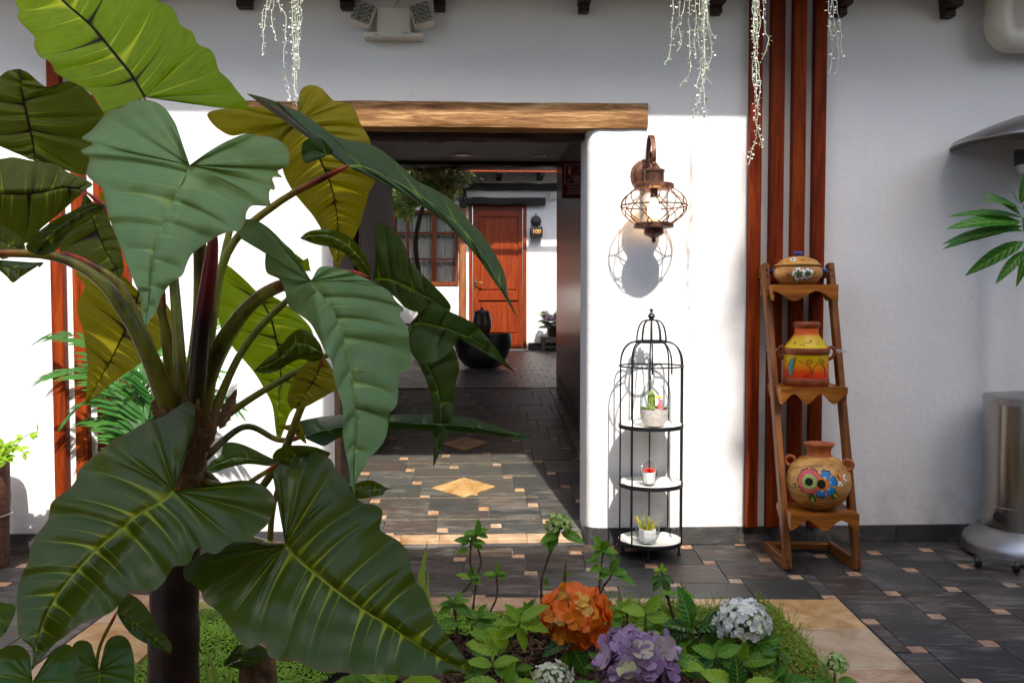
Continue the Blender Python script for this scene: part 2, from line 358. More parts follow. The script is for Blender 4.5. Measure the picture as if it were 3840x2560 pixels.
    M['brass'] = plain('brass', (0.6,0.45,0.2), 0.3, 1.0)
    M['chip'] = plain('bark_chip', (0.10,0.048,0.022), 0.9, var=0.6, nscale=14)
    t = NT('soil'); a = t.noise(25, 8, 0.75, t.coord()); t.P(base=t.ramp(a, [(0.3,(0.012,0.008,0.006)),(0.6,(0.035,0.02,0.013)),(0.8,(0.09,0.05,0.028))]), rough=0.95, spec=0.1); t.bump(a, 1.0, 0.03); M['soil'] = t.m
    M['bulb'] = NT('lit_bulb').P(base=(1,0.8,0.5), emit=(1.0,0.55,0.18), emits=14.0).m
    M['strip'] = None
    t = NT('grip_strip'); a = t.noise(300, 2, 0.5, t.coord()); t.P(base=t.ramp(a, [(0.45,(0.04,0.035,0.03)),(0.6,(0.5,0.42,0.3))]), rough=0.35, metal=0.3); M['strip'] = t.m
    M['bowl_black'] = plain('black_bowl_glaze', (0.005,0.005,0.006), 0.4, var=0.3, spec=.25)
    M['jar_brown'] = plain('brown_jar_glaze', (0.03,0.022,0.016), 0.35, var=0.5, nscale=20)
    M['pot_bark'] = plain('rough_brown_pot', (0.14,0.065,0.04), 0.7, var=0.5, nscale=60, bump=0.8)
    # plants
    def green(name, c, c2, rough=0.45, tr=0.3, rnd=True, nsc=8.0, vein=False):
        t = NT(name); a = t.noise(nsc, 3, 0.6, t.coord()); f = t.math('MULTIPLY_ADD', t.rnd(), 0.6, t.math('MULTIPLY', a, 0.4)) if rnd else a
        cc = t.ramp(f, [(0.2, c), (0.8, c2)])
        if vein:
            uv = t.n('ShaderNodeUVMap'); sx = t.n('ShaderNodeSeparateXYZ'); t.t.links.new(uv.outputs[0], sx.inputs[0])
            ph = t.math('FRACT', t.math('MULTIPLY', t.math('SUBTRACT', sx.outputs[0], t.math('MULTIPLY', sx.outputs[1], 0.16)), 8.0))
            d = t.math('ABSOLUTE', t.math('SUBTRACT', ph, 0.5)); l1 = t.ramp(d, [(0.0,(1,1,1)),(0.10,(0,0,0))]); l2 = t.ramp(sx.outputs[1], [(0.02,(1,1,1)),(0.09,(0,0,0))])
            v = t.math('MAXIMUM', t.math('MULTIPLY', l1, 0.55), l2); cc = t.mix(v, cc, t.mix(0.6, cc, (0.42,0.52,0.12)))
            t.bump(t.math('ADD', t.math('MULTIPLY', d, 1.5), t.math('MULTIPLY', a, .3)), 0.3, 0.012)
        t.P(base=cc, rough=rough+.03, spec=0.4)
        ts = t.n('ShaderNodeBsdfTranslucent'); t.t.links.new(t.mix(1.0, cc, (1.5,1.5,0.9), 'MULTIPLY'), ts.inputs[0]); mx = t.n('ShaderNodeMixShader'); mx.inputs[0].default_value = tr
        t.t.links.new(t.b.outputs[0], mx.inputs[1]); t.t.links.new(ts.outputs[0], mx.inputs[2]); t.t.links.new(mx.outputs[0], t.o.inputs[0]); return t.m
    M['leaf_mid'] = green('mid_green_leaf', (0.05,0.17,0.008), (0.15,0.34,0.016), vein=True)
    M['leaf_lime'] = green('lime_leaf', (0.17,0.34,0.010), (0.34,0.52,0.03), vein=True)
    M['leaf_dark'] = green('dark_green_leaf', (0.018,0.10,0.010), (0.045,0.19,0.018), 0.30, vein=True)
    M['palm'] = green('palm_leaflet', (0.02,0.10,0.015), (0.08,0.24,0.03), 0.45, 0.35)
    M['silver'] = green('silver_leaf', (0.66,0.68,0.60), (0.82,0.82,0.79), 0.6, 0.2)
    M['silver_green'] = green('silver_green_leaf', (0.22,0.30,0.16), (0.42,0.5,0.3), 0.6, 0.25)
    M['stem_brown'] = plain('brown_stem', (0.10,0.05,0.022), 0.8, var=0.5, nscale=40, bump=0.4)
    M['stem_green'] = plain('green_stem', (0.09,0.14,0.03), 0.6, var=0.3)
    M['moss'] = green('baby_tears_leaf', (0.16,0.32,0.012), (0.32,0.50,0.03), 0.5, 0.35, False, 9.0)
    M['creeper'] = green('creeper_leaf', (0.09,0.21,0.012), (0.26,0.38,0.02), 0.5, 0.3, False, 9.0)
    M['creeper_red'] = green('russet_creeper_leaf', (0.30,0.09,0.01), (0.32,0.2,0.02), 0.5, 0.3, False, 9.0)
    M['anthurium'] = green('anthurium_leaf', (0.012,0.06,0.012), (0.03,0.13,0.02), 0.3, 0.2, True, 4.0)
    def petal(name, stops, tr=0.25):
        t = NT(name); r = t.rnd(); c = t.ramp(r, stops); a = t.noise(30, 3, 0.5, t.coord()); c = t.mix(t.math('MULTIPLY', a, 0.35), c, t.mix(1.0, c, (0.7,0.6,0.6), 'MULTIPLY'))
        t.P(base=c, rough=0.6); ts = t.n('ShaderNodeBsdfTranslucent'); t.t.links.new(c, ts.inputs[0]); mx = t.n('ShaderNodeMixShader'); mx.inputs[0].default_value = tr
        t.t.links.new(t.b.outputs[0], mx.inputs[1]); t.t.links.new(ts.outputs[0], mx.inputs[2]); t.t.links.new(mx.outputs[0], t.o.inputs[0]); return t.m
    M['pet_orange'] = petal('orange_petal', [(0.0,(0.42,0.10,0.01)),(0.05,(0.80,0.12,0.001)),(0.5,(0.88,0.19,0.002)),(0.72,(0.86,0.30,0.01)),(0.86,(0.8,0.46,0.05)),(1.0,(0.8,0.58,0.14))])
    M['pet_purple'] = petal('purple_petal', [(0.0,(0.24,0.12,0.2)),(0.08,(0.32,0.16,0.32)),(0.5,(0.42,0.25,0.43)),(0.86,(0.54,0.38,0.54)),(0.90,(0.55,0.54,0.26)),(1.0,(0.62,0.62,0.34))])
    M['pet_white'] = petal('white_petal', [(0.0,(0.88,0.89,0.84)),(0.6,(0.93,0.93,0.88)),(1.0,(0.9,0.9,0.68))])
    M['pet_cream'] = petal('cream_petal', [(0.0,(0.75,0.76,0.5)),(0.6,(0.82,0.82,0.66)),(1.0,(0.62,0.7,0.28))])
    M['pet_lime'] = petal('lime_petal', [(0.0,(0.28,0.46,0.08)),(0.6,(0.42,0.58,0.16)),(1.0,(0.6,0.68,0.3))])
    M['pet_mixed'] = petal('mixed_petal', [(0.0,(0.5,0.25,0.4)),(0.3,(0.55,0.4,0.5)),(0.5,(0.15,0.25,0.4)),(0.7,(0.4,0.45,0.25)),(1.0,(0.12,0.2,0.08))])
    # big aroid leaf: uv.x counts lateral veins, uv.y runs midrib (0) to margin (1); upper side in front, under side behind
    def aroid(name, up_base, up_vein, un_base, un_v1, un_v2, rough=0.33, tr=0.3):
        t = NT(name); uv = t.n('ShaderNodeUVMap'); sx = t.n('ShaderNodeSeparateXYZ'); t.t.links.new(uv.outputs[0], sx.inputs[0]); p, q = sx.outputs[0], sx.outputs[1]
        nz = t.noise(3.0, 5, 0.6, t.coord()); fine = t.noise(45, 5, 0.65, t.coord())
        d = t.math('ABSOLUTE', t.math('SUBTRACT', t.math('FRACT', t.math('ADD', p, 0.5)), 0.5))
        d2 = t.math('ABSOLUTE', t.math('SUBTRACT', t.math('FRACT', p), 0.5))
        def line(dist, w0, edge):
            w = t.math('MULTIPLY', t.math('SUBTRACT', 1.04, q), w0); w = t.math('DIVIDE', w, t.math('ADD', q, 0.16))
            m = t.n('ShaderNodeMapRange', interpolation_type='SMOOTHSTEP'); t.set(m.inputs[0], dist); t.set(m.inputs[1], w); m.inputs[2].default_value = 0.0
            t.set(m.inputs[1], t.math('MULTIPLY', w, 1.0)); m.inputs[3].default_value = 0.0; m.inputs[4].default_value = 1.0; return t.math('MULTIPLY', m.outputs[0], edge)
        fade = t.math('SUBTRACT', 1.0, t.math('POWER', q, 5.0))
        v1 = line(d, 0.040, fade); v2 = line(d2, 0.017, t.math('MULTIPLY', fade, 0.8))
        mr = t.n('ShaderNodeMapRange', interpolation_type='SMOOTHSTEP'); t.set(mr.inputs[0], q); mr.inputs[1].default_value = 0.035; mr.inputs[2].default_value = 0.012; mr.inputs[3].default_value = 0.0; mr.inputs[4].default_value = 1.0
        par = t.math('LESS_THAN', t.math('FRACT', t.math('MULTIPLY', t.math('ROUND', p), 0.5)), 0.25)
        cmb = t.n('ShaderNodeCombineXYZ'); t.set(cmb.inputs[0], t.math('MULTIPLY', p, 5.0)); t.set(cmb.inputs[1], t.math('MULTIPLY', q, 1.6)); st = t.noise(2.2, 4, 0.65, cmb.outputs[0])
        ub = t.mix(nz, tuple(x*.8 for x in up_base), tuple(x*1.8 for x in up_base)); ub = t.mix(t.math('MULTIPLY', t.ramp(st, [(.45,(0,0,0)),(.7,(1,1,1))]), .4), ub, (up_base[0]*2.2, up_base[1]*1.7, up_base[2])); ub = t.mix(t.math('MULTIPLY', fine, 0.3), ub, tuple(x*0.6 for x in up_base))
        upc = t.mix(t.math('MAXIMUM', t.math('MAXIMUM', v1, t.math('MULTIPLY', v2, 0.5)), mr.outputs[0]), ub, up_vein)
        nb = t.mix(nz, tuple(x*.8 for x in un_base), tuple(x*1.5 for x in un_base)); nb = t.mix(t.math('MULTIPLY', t.ramp(st, [(.4,(0,0,0)),(.7,(1,1,1))]), .5), nb, (un_base[0]*.8, un_base[1]*.5, un_base[2]*.6)); nb = t.mix(t.math('MULTIPLY', fine, 0.35), nb, tuple(x*0.6 for x in un_base))
        unc = t.mix(t.math('MAXIMUM', v1, 0.0), nb, t.mix(par, un_v1, un_v2)); unc = t.mix(v2, unc, un_v2); unc = t.mix(mr.outputs[0], unc, un_v1)
        bf = t.n('ShaderNodeNewGeometry').outputs['Backfacing']
        fv = t.ramp(t.math('ABSOLUTE', t.math('SUBTRACT', t.math('FRACT', t.math('MULTIPLY', p, 7.0)), 0.5)), [(0.0,(1,1,1)),(0.22,(0,0,0))]); c = t.mix(bf, upc, unc)
        c = t.mix(t.math('MULTIPLY', fv, 0.10), c, t.mix(1.0, c, (1.9,1.8,1.2), 'MULTIPLY'))
        sp = t.ramp(t.noise(11.0, 4, 0.75, t.coord(), 0.4), [(0.68,(0,0,0)),(0.735,(1,1,1))]); c = t.mix(t.math('MULTIPLY', sp, 0.55), c, (0.10,0.055,0.015))
        eg = t.math('MULTIPLY', t.math('POWER', q, 26.0), t.ramp(nz, [(0.42,(0,0,0)),(0.6,(1,1,1))])); c = t.mix(t.math('MULTIPLY', eg, 0.75), c, (0.16,0.085,0.02))
        t.P(base=c, rough=t.math('ADD', t.math('MULTIPLY_ADD', bf, 0.2, rough), t.math('MULTIPLY', fine, 0.12)), spec=0.36)
        t.bump(t.math('MULTIPLY_ADD', fine, 0.25, t.math('MULTIPLY', t.math('MAXIMUM', v1, v2), -1.0)), 0.3, 0.003)
        ts = t.n('ShaderNodeBsdfTranslucent'); t.t.links.new(t.mix(1.0, unc, (1.6,1.6,0.7), 'MULTIPLY'), ts.inputs[0]); mx = t.n('ShaderNodeMixShader'); mx.inputs[0].default_value = tr
        t.t.links.new(t.b.outputs[0], mx.inputs[1]); t.t.links.new(ts.outputs[0], mx.inputs[2]); t.t.links.new(mx.outputs[0], t.o.inputs[0]); return t.m
    DV = (0.012,0.004,0.004)
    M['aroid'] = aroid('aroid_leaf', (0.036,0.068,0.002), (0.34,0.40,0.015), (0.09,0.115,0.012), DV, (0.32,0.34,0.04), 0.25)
    M['aroid_shaded'] = aroid('aroid_leaf_shaded', (0.012,0.035,0.006), (0.10,0.18,0.02), (0.034,0.066,0.003), (0.16,0.26,0.012), (0.02,0.02,0.006), 0.34, 0.2)  # shade on leaves turned away is put into this darker colour
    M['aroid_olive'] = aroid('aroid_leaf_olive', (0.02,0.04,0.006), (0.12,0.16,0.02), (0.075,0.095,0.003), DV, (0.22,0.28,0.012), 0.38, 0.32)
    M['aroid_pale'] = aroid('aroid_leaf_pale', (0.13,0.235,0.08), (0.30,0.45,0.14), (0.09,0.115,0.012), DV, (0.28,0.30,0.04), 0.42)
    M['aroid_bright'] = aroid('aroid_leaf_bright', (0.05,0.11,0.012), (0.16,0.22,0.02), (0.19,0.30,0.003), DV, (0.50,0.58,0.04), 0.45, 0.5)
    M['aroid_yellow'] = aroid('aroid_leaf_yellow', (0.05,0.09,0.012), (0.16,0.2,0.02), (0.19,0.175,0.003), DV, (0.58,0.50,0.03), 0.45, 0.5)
    t = NT('leaf_stalk'); uv = t.n('ShaderNodeUVMap'); sx = t.n('ShaderNodeSeparateXYZ'); t.t.links.new(uv.outputs[0], sx.inputs[0]); a = t.noise(14, 5, 0.6, t.coord('Object', (1,1,0.3)))
    c = t.ramp(sx.outputs[0], [(0.0,(0.16,0.11,0.015)),(0.45,(0.12,0.13,0.012)),(0.78,(0.20,0.15,0.015)),(0.9,(0.34,0.04,0.012)),(1.0,(0.30,0.02,0.01))])
    t.P(base=t.mix(t.ramp(a, [(.35,(0,0,0)),(.55,(1,1,1))]), t.mix(1.0, c, (0.35,0.28,0.3), 'MULTIPLY'), t.mix(1.0, c, (1.6,1.6,1.4), 'MULTIPLY')), rough=0.36, spec=.4); M['stalk'] = t.m
    t = NT('red_stalk'); sx = t.n('ShaderNodeSeparateXYZ'); uv = t.n('ShaderNodeUVMap'); t.t.links.new(uv.outputs[0], sx.inputs[0])
    t.P(base=t.ramp(sx.outputs[0], [(0.0,(0.05,0.05,0.012)),(0.55,(0.02,0.008,0.006)),(0.75,(0.2,0.012,0.015)),(1.0,(0.3,0.03,0.03))]), rough=0.3); M['stalk_red'] = t.m
    t = NT('palm_bark'); v = t.coord('Object', (6,6,3)); a = t.noise(3, 7, 0.7, v, 1.0); t.P(base=t.ramp(a, [(0.3,(0.03,0.012,0.005)),(0.48,(0.17,0.075,0.025)),(0.68,(0.40,0.21,0.07))]), rough=0.6); t.bump(a, 0.6, 0.02); M['bark'] = t.m
    t = NT('ringed_trunk'); a = t.noise(14, 6, 0.7, t.coord()); t.P(base=t.ramp(a, [(0.3,(0.012,0.005,0.004)),(0.6,(0.045,0.016,0.009)),(0.8,(0.10,0.04,0.02))]), rough=0.45); t.bump(a, 0.5, 0.01); M['trunk'] = t.m
mats()
# ================================================================== ground and floor tiles
def clip(poly, a, b, c):                  # keep a*x + b*y <= c
    out = []; n = len(poly)
    for i in range(n):
        p, q = poly[i], poly[(i+1) % n]; dp = a*p[0]+b*p[1]-c; dq = a*q[0]+b*q[1]-c
        if dp <= 0: out.append(p)
        if dp*dq < 0:
            t = dp/(dp-dq); out.append((p[0]+(q[0]-p[0])*t, p[1]+(q[1]-p[1])*t))
    return out
def area(p): return 0.5*sum(p[i][0]*p[(i+1)%len(p)][1]-p[(i+1)%len(p)][0]*p[i][1] for i in range(len(p)))
def tile_mesh(name, poly, z0, z1, m, ch=0.002, gap=0.0020):
    n = len(poly); cx = sum(p[0] for p in poly)/n; cy = sum(p[1] for p in poly)/n
    def ins(d):
        r = []
        for i in range(n):
            p0, p, p1 = Vector(poly[i-1]), Vector(poly[i]), Vector(poly[(i+1)%n]); a = (p-p0).normalized(); b = (p1-p).normalized()
            n1 = Vector((-a.y, a.x)); n2 = Vector((-b.y, b.x)); k = 1+n1.dot(n2)
            r.append(p + (n1+n2)*(d/max(k, 0.4)))
        return r
    A, B = ins(gap), ins(gap+ch); vs = [(q.x, q.y, z0) for q in A]+[(q.x, q.y, z1-ch*0.7) for q in A]+[(q.x, q.y, z1) for q in B]
    fs = [tuple(range(2*n, 3*n))]
    for i in range(n):
        j = (i+1)%n; fs += [(i, j, j+n, i+n), (i+n, j+n, j+2*n, i+2*n)]
    mb = MB().add(vs, fs); me = mb.mesh(name); me.materials.append(m); return me
TA, TB = 0.281, 0.0615
def lay(parent, org, bounds, regions, z, msl, min_, th=0.012, big='slate_tile', small='inset_tile'):
    """two-square tiling: large slate squares pinwheeled round small stone squares, cut to the convex regions"""
    sq = lambda x, y, s: [(x, y), (x+s, y), (x+s, y+s), (x, y+s)]
    mb = tile_mesh(big, sq(0, 0, TA), 0, th, M[msl]); ms = tile_mesh(small, sq(0, 0, TB), 0, th, M[min_])
    x0, x1, y0, y1 = bounds; N = int(max(x1-x0, y1-y0)/TA*1.4)+6
    for i in range(-N, N):
        for j in range(-N, N):
            px, py = org[0]+i*TA-j*TB, org[1]+i*TB+j*TA
            for (qx, qy, s, me, nm, mt) in ((px, py, TA, mb, big, msl), (px+TA, py, TB, ms, small, min_)):
                if qx+s < x0 or qx > x1 or qy+s < y0 or qy > y1: continue
                for reg in regions:
                    full = sq(qx, qy, s); c = full
                    for h in reg:
                        c = clip(c, *h)
                        if len(c) < 3: break
                    if len(c) < 3 or area(c) < 0.0003: continue
                    dz = random.uniform(-0.0012, 0.0006)
                    if abs(area(c)-s*s) < 1e-7: o = obj(nm, me, None, parent); o.location = (qx, qy, z+dz)
                    else:
                        cc = [(p[0]-qx, p[1]-qy) for p in c]
                        o = obj(nm, tile_mesh(nm, cc, 0, th, M[mt]), None, parent); o.location = (qx, qy, z+dz)
                        
ground = MB().box(-30, 30, -30, 30, -0.5, -0.35).build('ground', M['grout']); tag(ground, kind='structure')
CXR, CXL, CYB = 1.262, -1.66, 3.692      # outer edges of the planter kerb
def wall_y(x): return 4.528 + 0.0635*x
floor_ = MB().slab([(CXR, -1.4), (4.5, -1.4), (4.5, wall_y(4.5)+.1), (CXR, wall_y(CXR)+.1)], -0.3, -0.012)
floor_.slab([(CXL, CYB), (CXR, CYB), (CXR, wall_y(CXR)+.1), (CXL, wall_y(CXL)+.1)], -0.3, -0.012)
floor_.slab([(-4.6, -1.4), (CXL, -1.4), (CXL, wall_y(CXL)+.1), (-4.6, wall_y(-4.6)+.1)], -0.3, -0.012)
floor_ = floor_.build('courtyard_floor', M['grout']); tag(floor_, kind='structure')
wl = (-0.0635, 1.0, 4.528)
g = 0.02
regs = [[(-1, 0, -(CXR+g)), wl], [(1, 0, CXR+g), (0, -1, -(CYB+g)), wl], [(1, 0, CXL-g), (0, 1, CYB+g), wl]]
lay(floor_, (1.78-TA, 3.914-TB), (-3.0, 3.0, 2.55, 4.75), regs, -0.012, 'slate', 'inset')
edge = MB()
edge.box(CXR+0.002, CXR+g-0.003, -1.0, CYB+g, -0.012, -0.001); edge.box(CXL, CXR, CYB+0.002, CYB+g-0.003, -0.012, -0.001); edge.box(CXL-g+0.003, CXL-0.002, -1.0, CYB+g, -0.012, -0.001)
edge.build('edging_strip', M['slate_skirt'], floor_)

kerb = thing('planter_kerb', 'flush kerb of tan and ochre stone slabs round the planting bed', 'kerb')
KW = 0.33; KB = 0.16
def kerb_slab(x0, x1, y0, y1, m='curb_tan'):
    q = [(x0, y0), (x1, y0), (x1, y1), (x0, y1)]
    me = tile_mesh('kerb_slab', [(a-x0, b-y0) for a, b in q], -0.12, 0.014, M[m], 0.004, 0.0012); o = obj('kerb_slab', me, None, kerb); o.location = (x0, y0, 0)
y = CYB
yy = [CYB, 3.352, 2.985, 2.68, 2.3, 1.9, 1.5, 1.0]
kc = ['curb_cream', 'curb_tan', 'curb_ochre', 'curb_tan', 'curb_cream', 'curb_tan']
kerb_slab(CXR-KW, CXR, yy[1], CYB, 'curb_ochre'); kerb_slab(CXR-0.62, CXR-KW, CYB-KB, CYB, 'curb_ochre')
for k, (a, b) in enumerate(zip(yy[1:], yy[2:])): kerb_slab(CXR-KW, CXR, b, a, kc[k])
for k, (a, b) in enumerate(zip(yy, yy[1:])): kerb_slab(CXL, CXL+KW, b, a, kc[(k+1) % 6])
xx = [CXL+KW, -0.86, -0.42, 0.02, 0.36, CXR-0.62]
for k, (a, b) in enumerate(zip(xx, xx[1:])): kerb_slab(a, b, CYB-KB, CYB, kc[(k*2+1) % 6])

# ================================================================== front wall of the house
XL, XR = HL(740, 900).x, HL(1349, 900).x           # jambs of the passage
ZL = 2.10
def jamb_plan(x0, x1, y0, y1, rc, right):           # plan with the passage-side corners rounded
    pts = []
    if right:
        for k in range(9): w = pi + k*pi/16; pts.append((x0+rc+rc*cos(w), y0+rc+rc*sin(w)))
        pts += [(x1, y0), (x1, y1)]
        for k in range(9): w = pi/2 + k*pi/16; pts.append((x0+rc+rc*cos(w), y1-rc+rc*sin(w)))
    else:
        pts += [(x0, y1), (x0, y0)]
        for k in range(9): w = -pi/2 + k*pi/16; pts.append((x1-rc+rc*cos(w), y0+rc+rc*sin(w)))
        for k in range(9): w = k*pi/16; pts.append((x1-rc+rc*cos(w), y1-rc+rc*sin(w)))
    return pts
WT = 0.36
w = MB(); w.slab(jamb_plan(XR, 4.7, 0, WT, 0.055, True), -0.1, ZL); w.slab(jamb_plan(-4.7, XL, 0, WT, 0.055, False), -0.1, ZL); w.box(-4.7, 4.7, 0, WT, ZL, 3.1)
wall = house(w.build('plaster_wall', M['plaster'], smooth=50)); tag(wall, 'white plaster wall with a wide passage under a rough timber lintel', 'wall')
def timber(x0, x1, y0, y1, z0, z1, seg=30, amp=0.006, seed=0.0, axis=0):
    mb = MB(); ring = 16; vs = []; fs = []
    for k in range(seg+1):
        x = x0+(x1-x0)*k/seg
        for j in range(ring):
            s = j/ring*4; q = s % 1; sd = int(s); 
            yy_, zz = [(q, 0), (1, q), (1-q, 1), (0, 1-q)][sd]
            yy_ = min(max(yy_, 0.0), 1.0); n1 = noise.noise(Vector((x*3.1+seed, j*0.9, seed)))*amp; n2 = noise.noise(Vector((x*9+seed, j*1.7, seed+5)))*amp*0.5
            cy, cz = yy_-0.5, zz-0.5; r = max(abs(cy), abs(cz)); corner = 1-0.04*max(0, (min(abs(cy), abs(cz))-0.36)/0.14)
            vs.append((x, (y0+y1)/2+cy*corner*(y1-y0)+(n1+n2)*cy*2, (z0+z1)/2+cz*corner*(z1-z0)+(n1+n2)*cz*2))
    for k in range(seg):
        for j in range(ring): fs.append((k*ring+j, k*ring+(j+1)%ring, (k+1)*ring+(j+1)%ring, (k+1)*ring+j))
    fs += [tuple(range(ring-1, -1, -1)), tuple(seg*ring+j for j in range(ring))]
    if axis == 2: vs = [(b, c, a) for a, b, c in vs]
    if axis == 1: vs = [(c, a, b) for a, b, c in vs]
    return mb.add(vs, fs)
lx0, lx1 = HL(560, 240).x, HL(1487, 240).x; lz1, lz0 = HL(1100, 236).z, HL(1100, 297).z
timber(lx0, lx1, -0.018, 0.13, lz0+0.004, lz1, 60, 0.006, 3.3).build('lintel', M['lintel'], wall, 50, True)
timber(XL-0.12, XR+0.10, 0.135, 0.27, lz0-0.02, lz0+0.11, 40, 0.01, 7.1).build('lintel', M['dark_wood'], wall, 50, True)
def skirting(parent, x0, x1, y, h, step=0.42, th=0.012, z=0.0, name='skirting_tile', mt='slate_skirt'):
    x = x0
    while x < x1-0.02:
        L = min(step*random.uniform(0.75, 1.25), x1-x); 
        if x1-x-L < 0.08: L = x1-x
        o = MB().box(0.0012, L-0.0012, -th, 0.002, 0, h*random.uniform(0.985, 1.015), 0.002).build(name, M[mt], parent); o.location = (x, y, z); x += L
skirting(wall, XR+0.05, 4.5, 0, 0.088); skirting(wall, -4.4, XL-0.05, 0, 0.088)
for k in range(4):                                   # rounded skirting at the right jamb
    w0 = pi + 0.1 + k*0.38; pts = []
    a0, a1 = pi+k*pi/8+0.01, pi+(k+1)*pi/8-0.01; r0, r1 = 0.053, 0.067; c = (XR+0.055, 0.055)
    pts = [(c[0]+r1*cos(a0), c[1]+r1*sin(a0)), (c[0]+r1*cos(a1), c[1]+r1*sin(a1)), (c[0]+r0*cos(a1), c[1]+r0*sin(a1)), (c[0]+r0*cos(a0), c[1]+r0*sin(a0))]
    MB().slab(pts, 0, 0.088).build('skirting_tile', M['slate_skirt'], wall)

# slatted timber screens fixed to the wall
def slat_screen(label, xs, z0, z1):
    s = house(thing('slat_screen', label, 'slat screen', group='slat screens on the wall'))
    s.matrix_world = HM
    for (a, b) in xs:
        o = MB().box(-(b-a)/2, (b-a)/2, -0.05, -0.002, z0, z1, 0.002).build('slat', M['slat'], s); o.location = ((a+b)/2, 0, 0)
rs = [(HL(a, 700, -0.05).x, HL(b, 700, -0.05).x) for a, b in ((1719.5, 1746), (1767, 1797), (1817, 1846), (1865, 1892))]
slat_screen('four tall reddish-brown slats on the shaded wall behind the ladder shelf', rs, 0.092, 2.9)
ls = [(HL(a, 900, -0.05).x, HL(b, 900, -0.05).x) for a, b in ((121, 149), (171, 199), (222, 250), (272, 300))]
slat_screen('four tall orange-brown slats on the sunlit wall behind the palm', ls, 0.092, 2.9)

# roof: eave with rafter tails, ceiling boards over the passage
roof = house(MB().box(-4.9, 4.9, -0.62, 4.25, 2.86, 2.99).build('roof', M['plank'])); tag(roof, 'deep eave over the white wall with dark rafter ends', 'roof')
for a, b in ((537, 583), (776, 818), (992, 1027), (1325, 1358), (1632, 1663), (1920, 1950), (2163, 2200), (60, 95), (300, 335)):
    x = HL((a+b)/2, 25, -0.05).x; wd = (b-a)/2*PXM(4.45)*0.92
    t = MB(); t.box(-wd*.8, wd*.8, -0.055, 0, 2.648, 2.682, 0.004); t.box(-wd*.9, wd*.9, -0.12, 0, 2.682, 2.716, 0.004); t.box(-wd, wd, -0.19, 0, 2.716, 2.752, 0.004); t.box(-wd, wd, -0.45, 0, 2.752, 2.858, 0.004)
    o = t.build('rafter_tail', M['dark_wood'], roof); o.location = (x, -0.003, 0)

# ================================================================== passage behind the wall: ramp, walls, ceiling
AX = (HI @ EYEV).x                                    # line of sight along the passage
CR, CL, CB = AX+0.805, AX-0.77, AX+0.715; RY = 4.0; SL = 0.10
ramp = MB().box(CL-0.02, CR+0.02, 0.12, RY/cos(atan(SL)), -0.25, -0.0125)
ramp = ramp.build('ramp', M['grout_dark']); tag(ramp, kind='structure')
RM = HM @ Matrix.Translation((0, 0.0, 0.022)) @ Matrix.Rotation(atan(SL), 4, 'X'); ramp.matrix_world = RM
def ramp_local(dx, dy):
    I = RM.inverted(); o = I @ EYEV; d = I.to_3x3() @ ray(dx, dy); return o + d*(-o.z/d.z)
p0 = ramp_local((1400+487*.35714)/K, (1600+717*.35714)/K)
# two diamonds let into the slate; their outlines cut the tiles beneath (set 4 mm proud)
lay(ramp, (p0.x-TA, p0.y-TB), (CL, CB, 0.12, RY), [[(1, 0, CB), (-1, 0, -CL), (0, -1, -0.125), (0, 1, RY*1.003)]], -0.0125, 'slate_ramp', 'inset')
yb = 0.125
while yb < RY:
    L = min(0.28, RY-yb); o = obj('border_tile', tile_mesh('border_tile', [(0, 0), (CR-CB, 0), (CR-CB, L), (0, L)], -0.0125, 0.0, M['border']), None, ramp); o.location = (CB, yb, 0); yb += L
def diamond(c4):
    q = [ramp_local(*c) for c in c4]; q = [(p.x, p.y) for p in q]; cx = sum(p[0] for p in q)/4; cy = sum(p[1] for p in q)/4
    o = obj('diamond_tile', tile_mesh('diamond_tile', [(a-cx, b-cy) for a, b in q], 0, 0.005, M['diamond'], 0.001, 0), None, ramp); o.location = (cx, cy, 0)
def rD(cx, cy): return ((1400+cx*.35714)/K, (1600+cy*.35714)/K)
diamond([rD(955, 742), rD(1278, 630), rD(955, 538), rD(612, 645)])
diamond([rD(965, 250), rD(1215, 168), rD(965, 108), rD(715, 180)])
for (a, b) in ((rD(60, 978), rD(1700, 968)), (rD(125, 527), rD(1705, 520)), (rD(60, 750), rD(1730, 742)), (rD(330, 385), rD(1690, 380))):
    p, q = ramp_local(*a), ramp_local(*b); yc = (p.y+q.y)/2
    o = MB().box(0, q.x-p.x, -0.006, 0.006, 0, 0.004).build('grip_strip', M['strip'], ramp); o.location = (p.x, yc, 0)
# threshold slabs and small step
th = house(thing('threshold', 'row of ochre stone slabs along the step of the passage', 'threshold')); th.matrix_world = HM
tx = [XL+0.0, -0.66, HL(1008, 1230).x, HL(1212, 1230).x, XR-0.02]
for a, b in zip([XL+0.01]+tx[1:-1], tx[1:]):
    o = obj('threshold_slab', tile_mesh('threshold_slab', [(0, 0), (b-a, 0), (b-a, 0.10), (0, 0.10)], -0.02, 0.034, M['curb'], 0.004, 0.001), None, th); o.location = (a, 0.012, 0)
MB().box(XL+0.01, XR-0.01, -0.03, 0.010, -0.02, 0.012, 0.003).build('riser_strip', M['slate_skirt'], th)

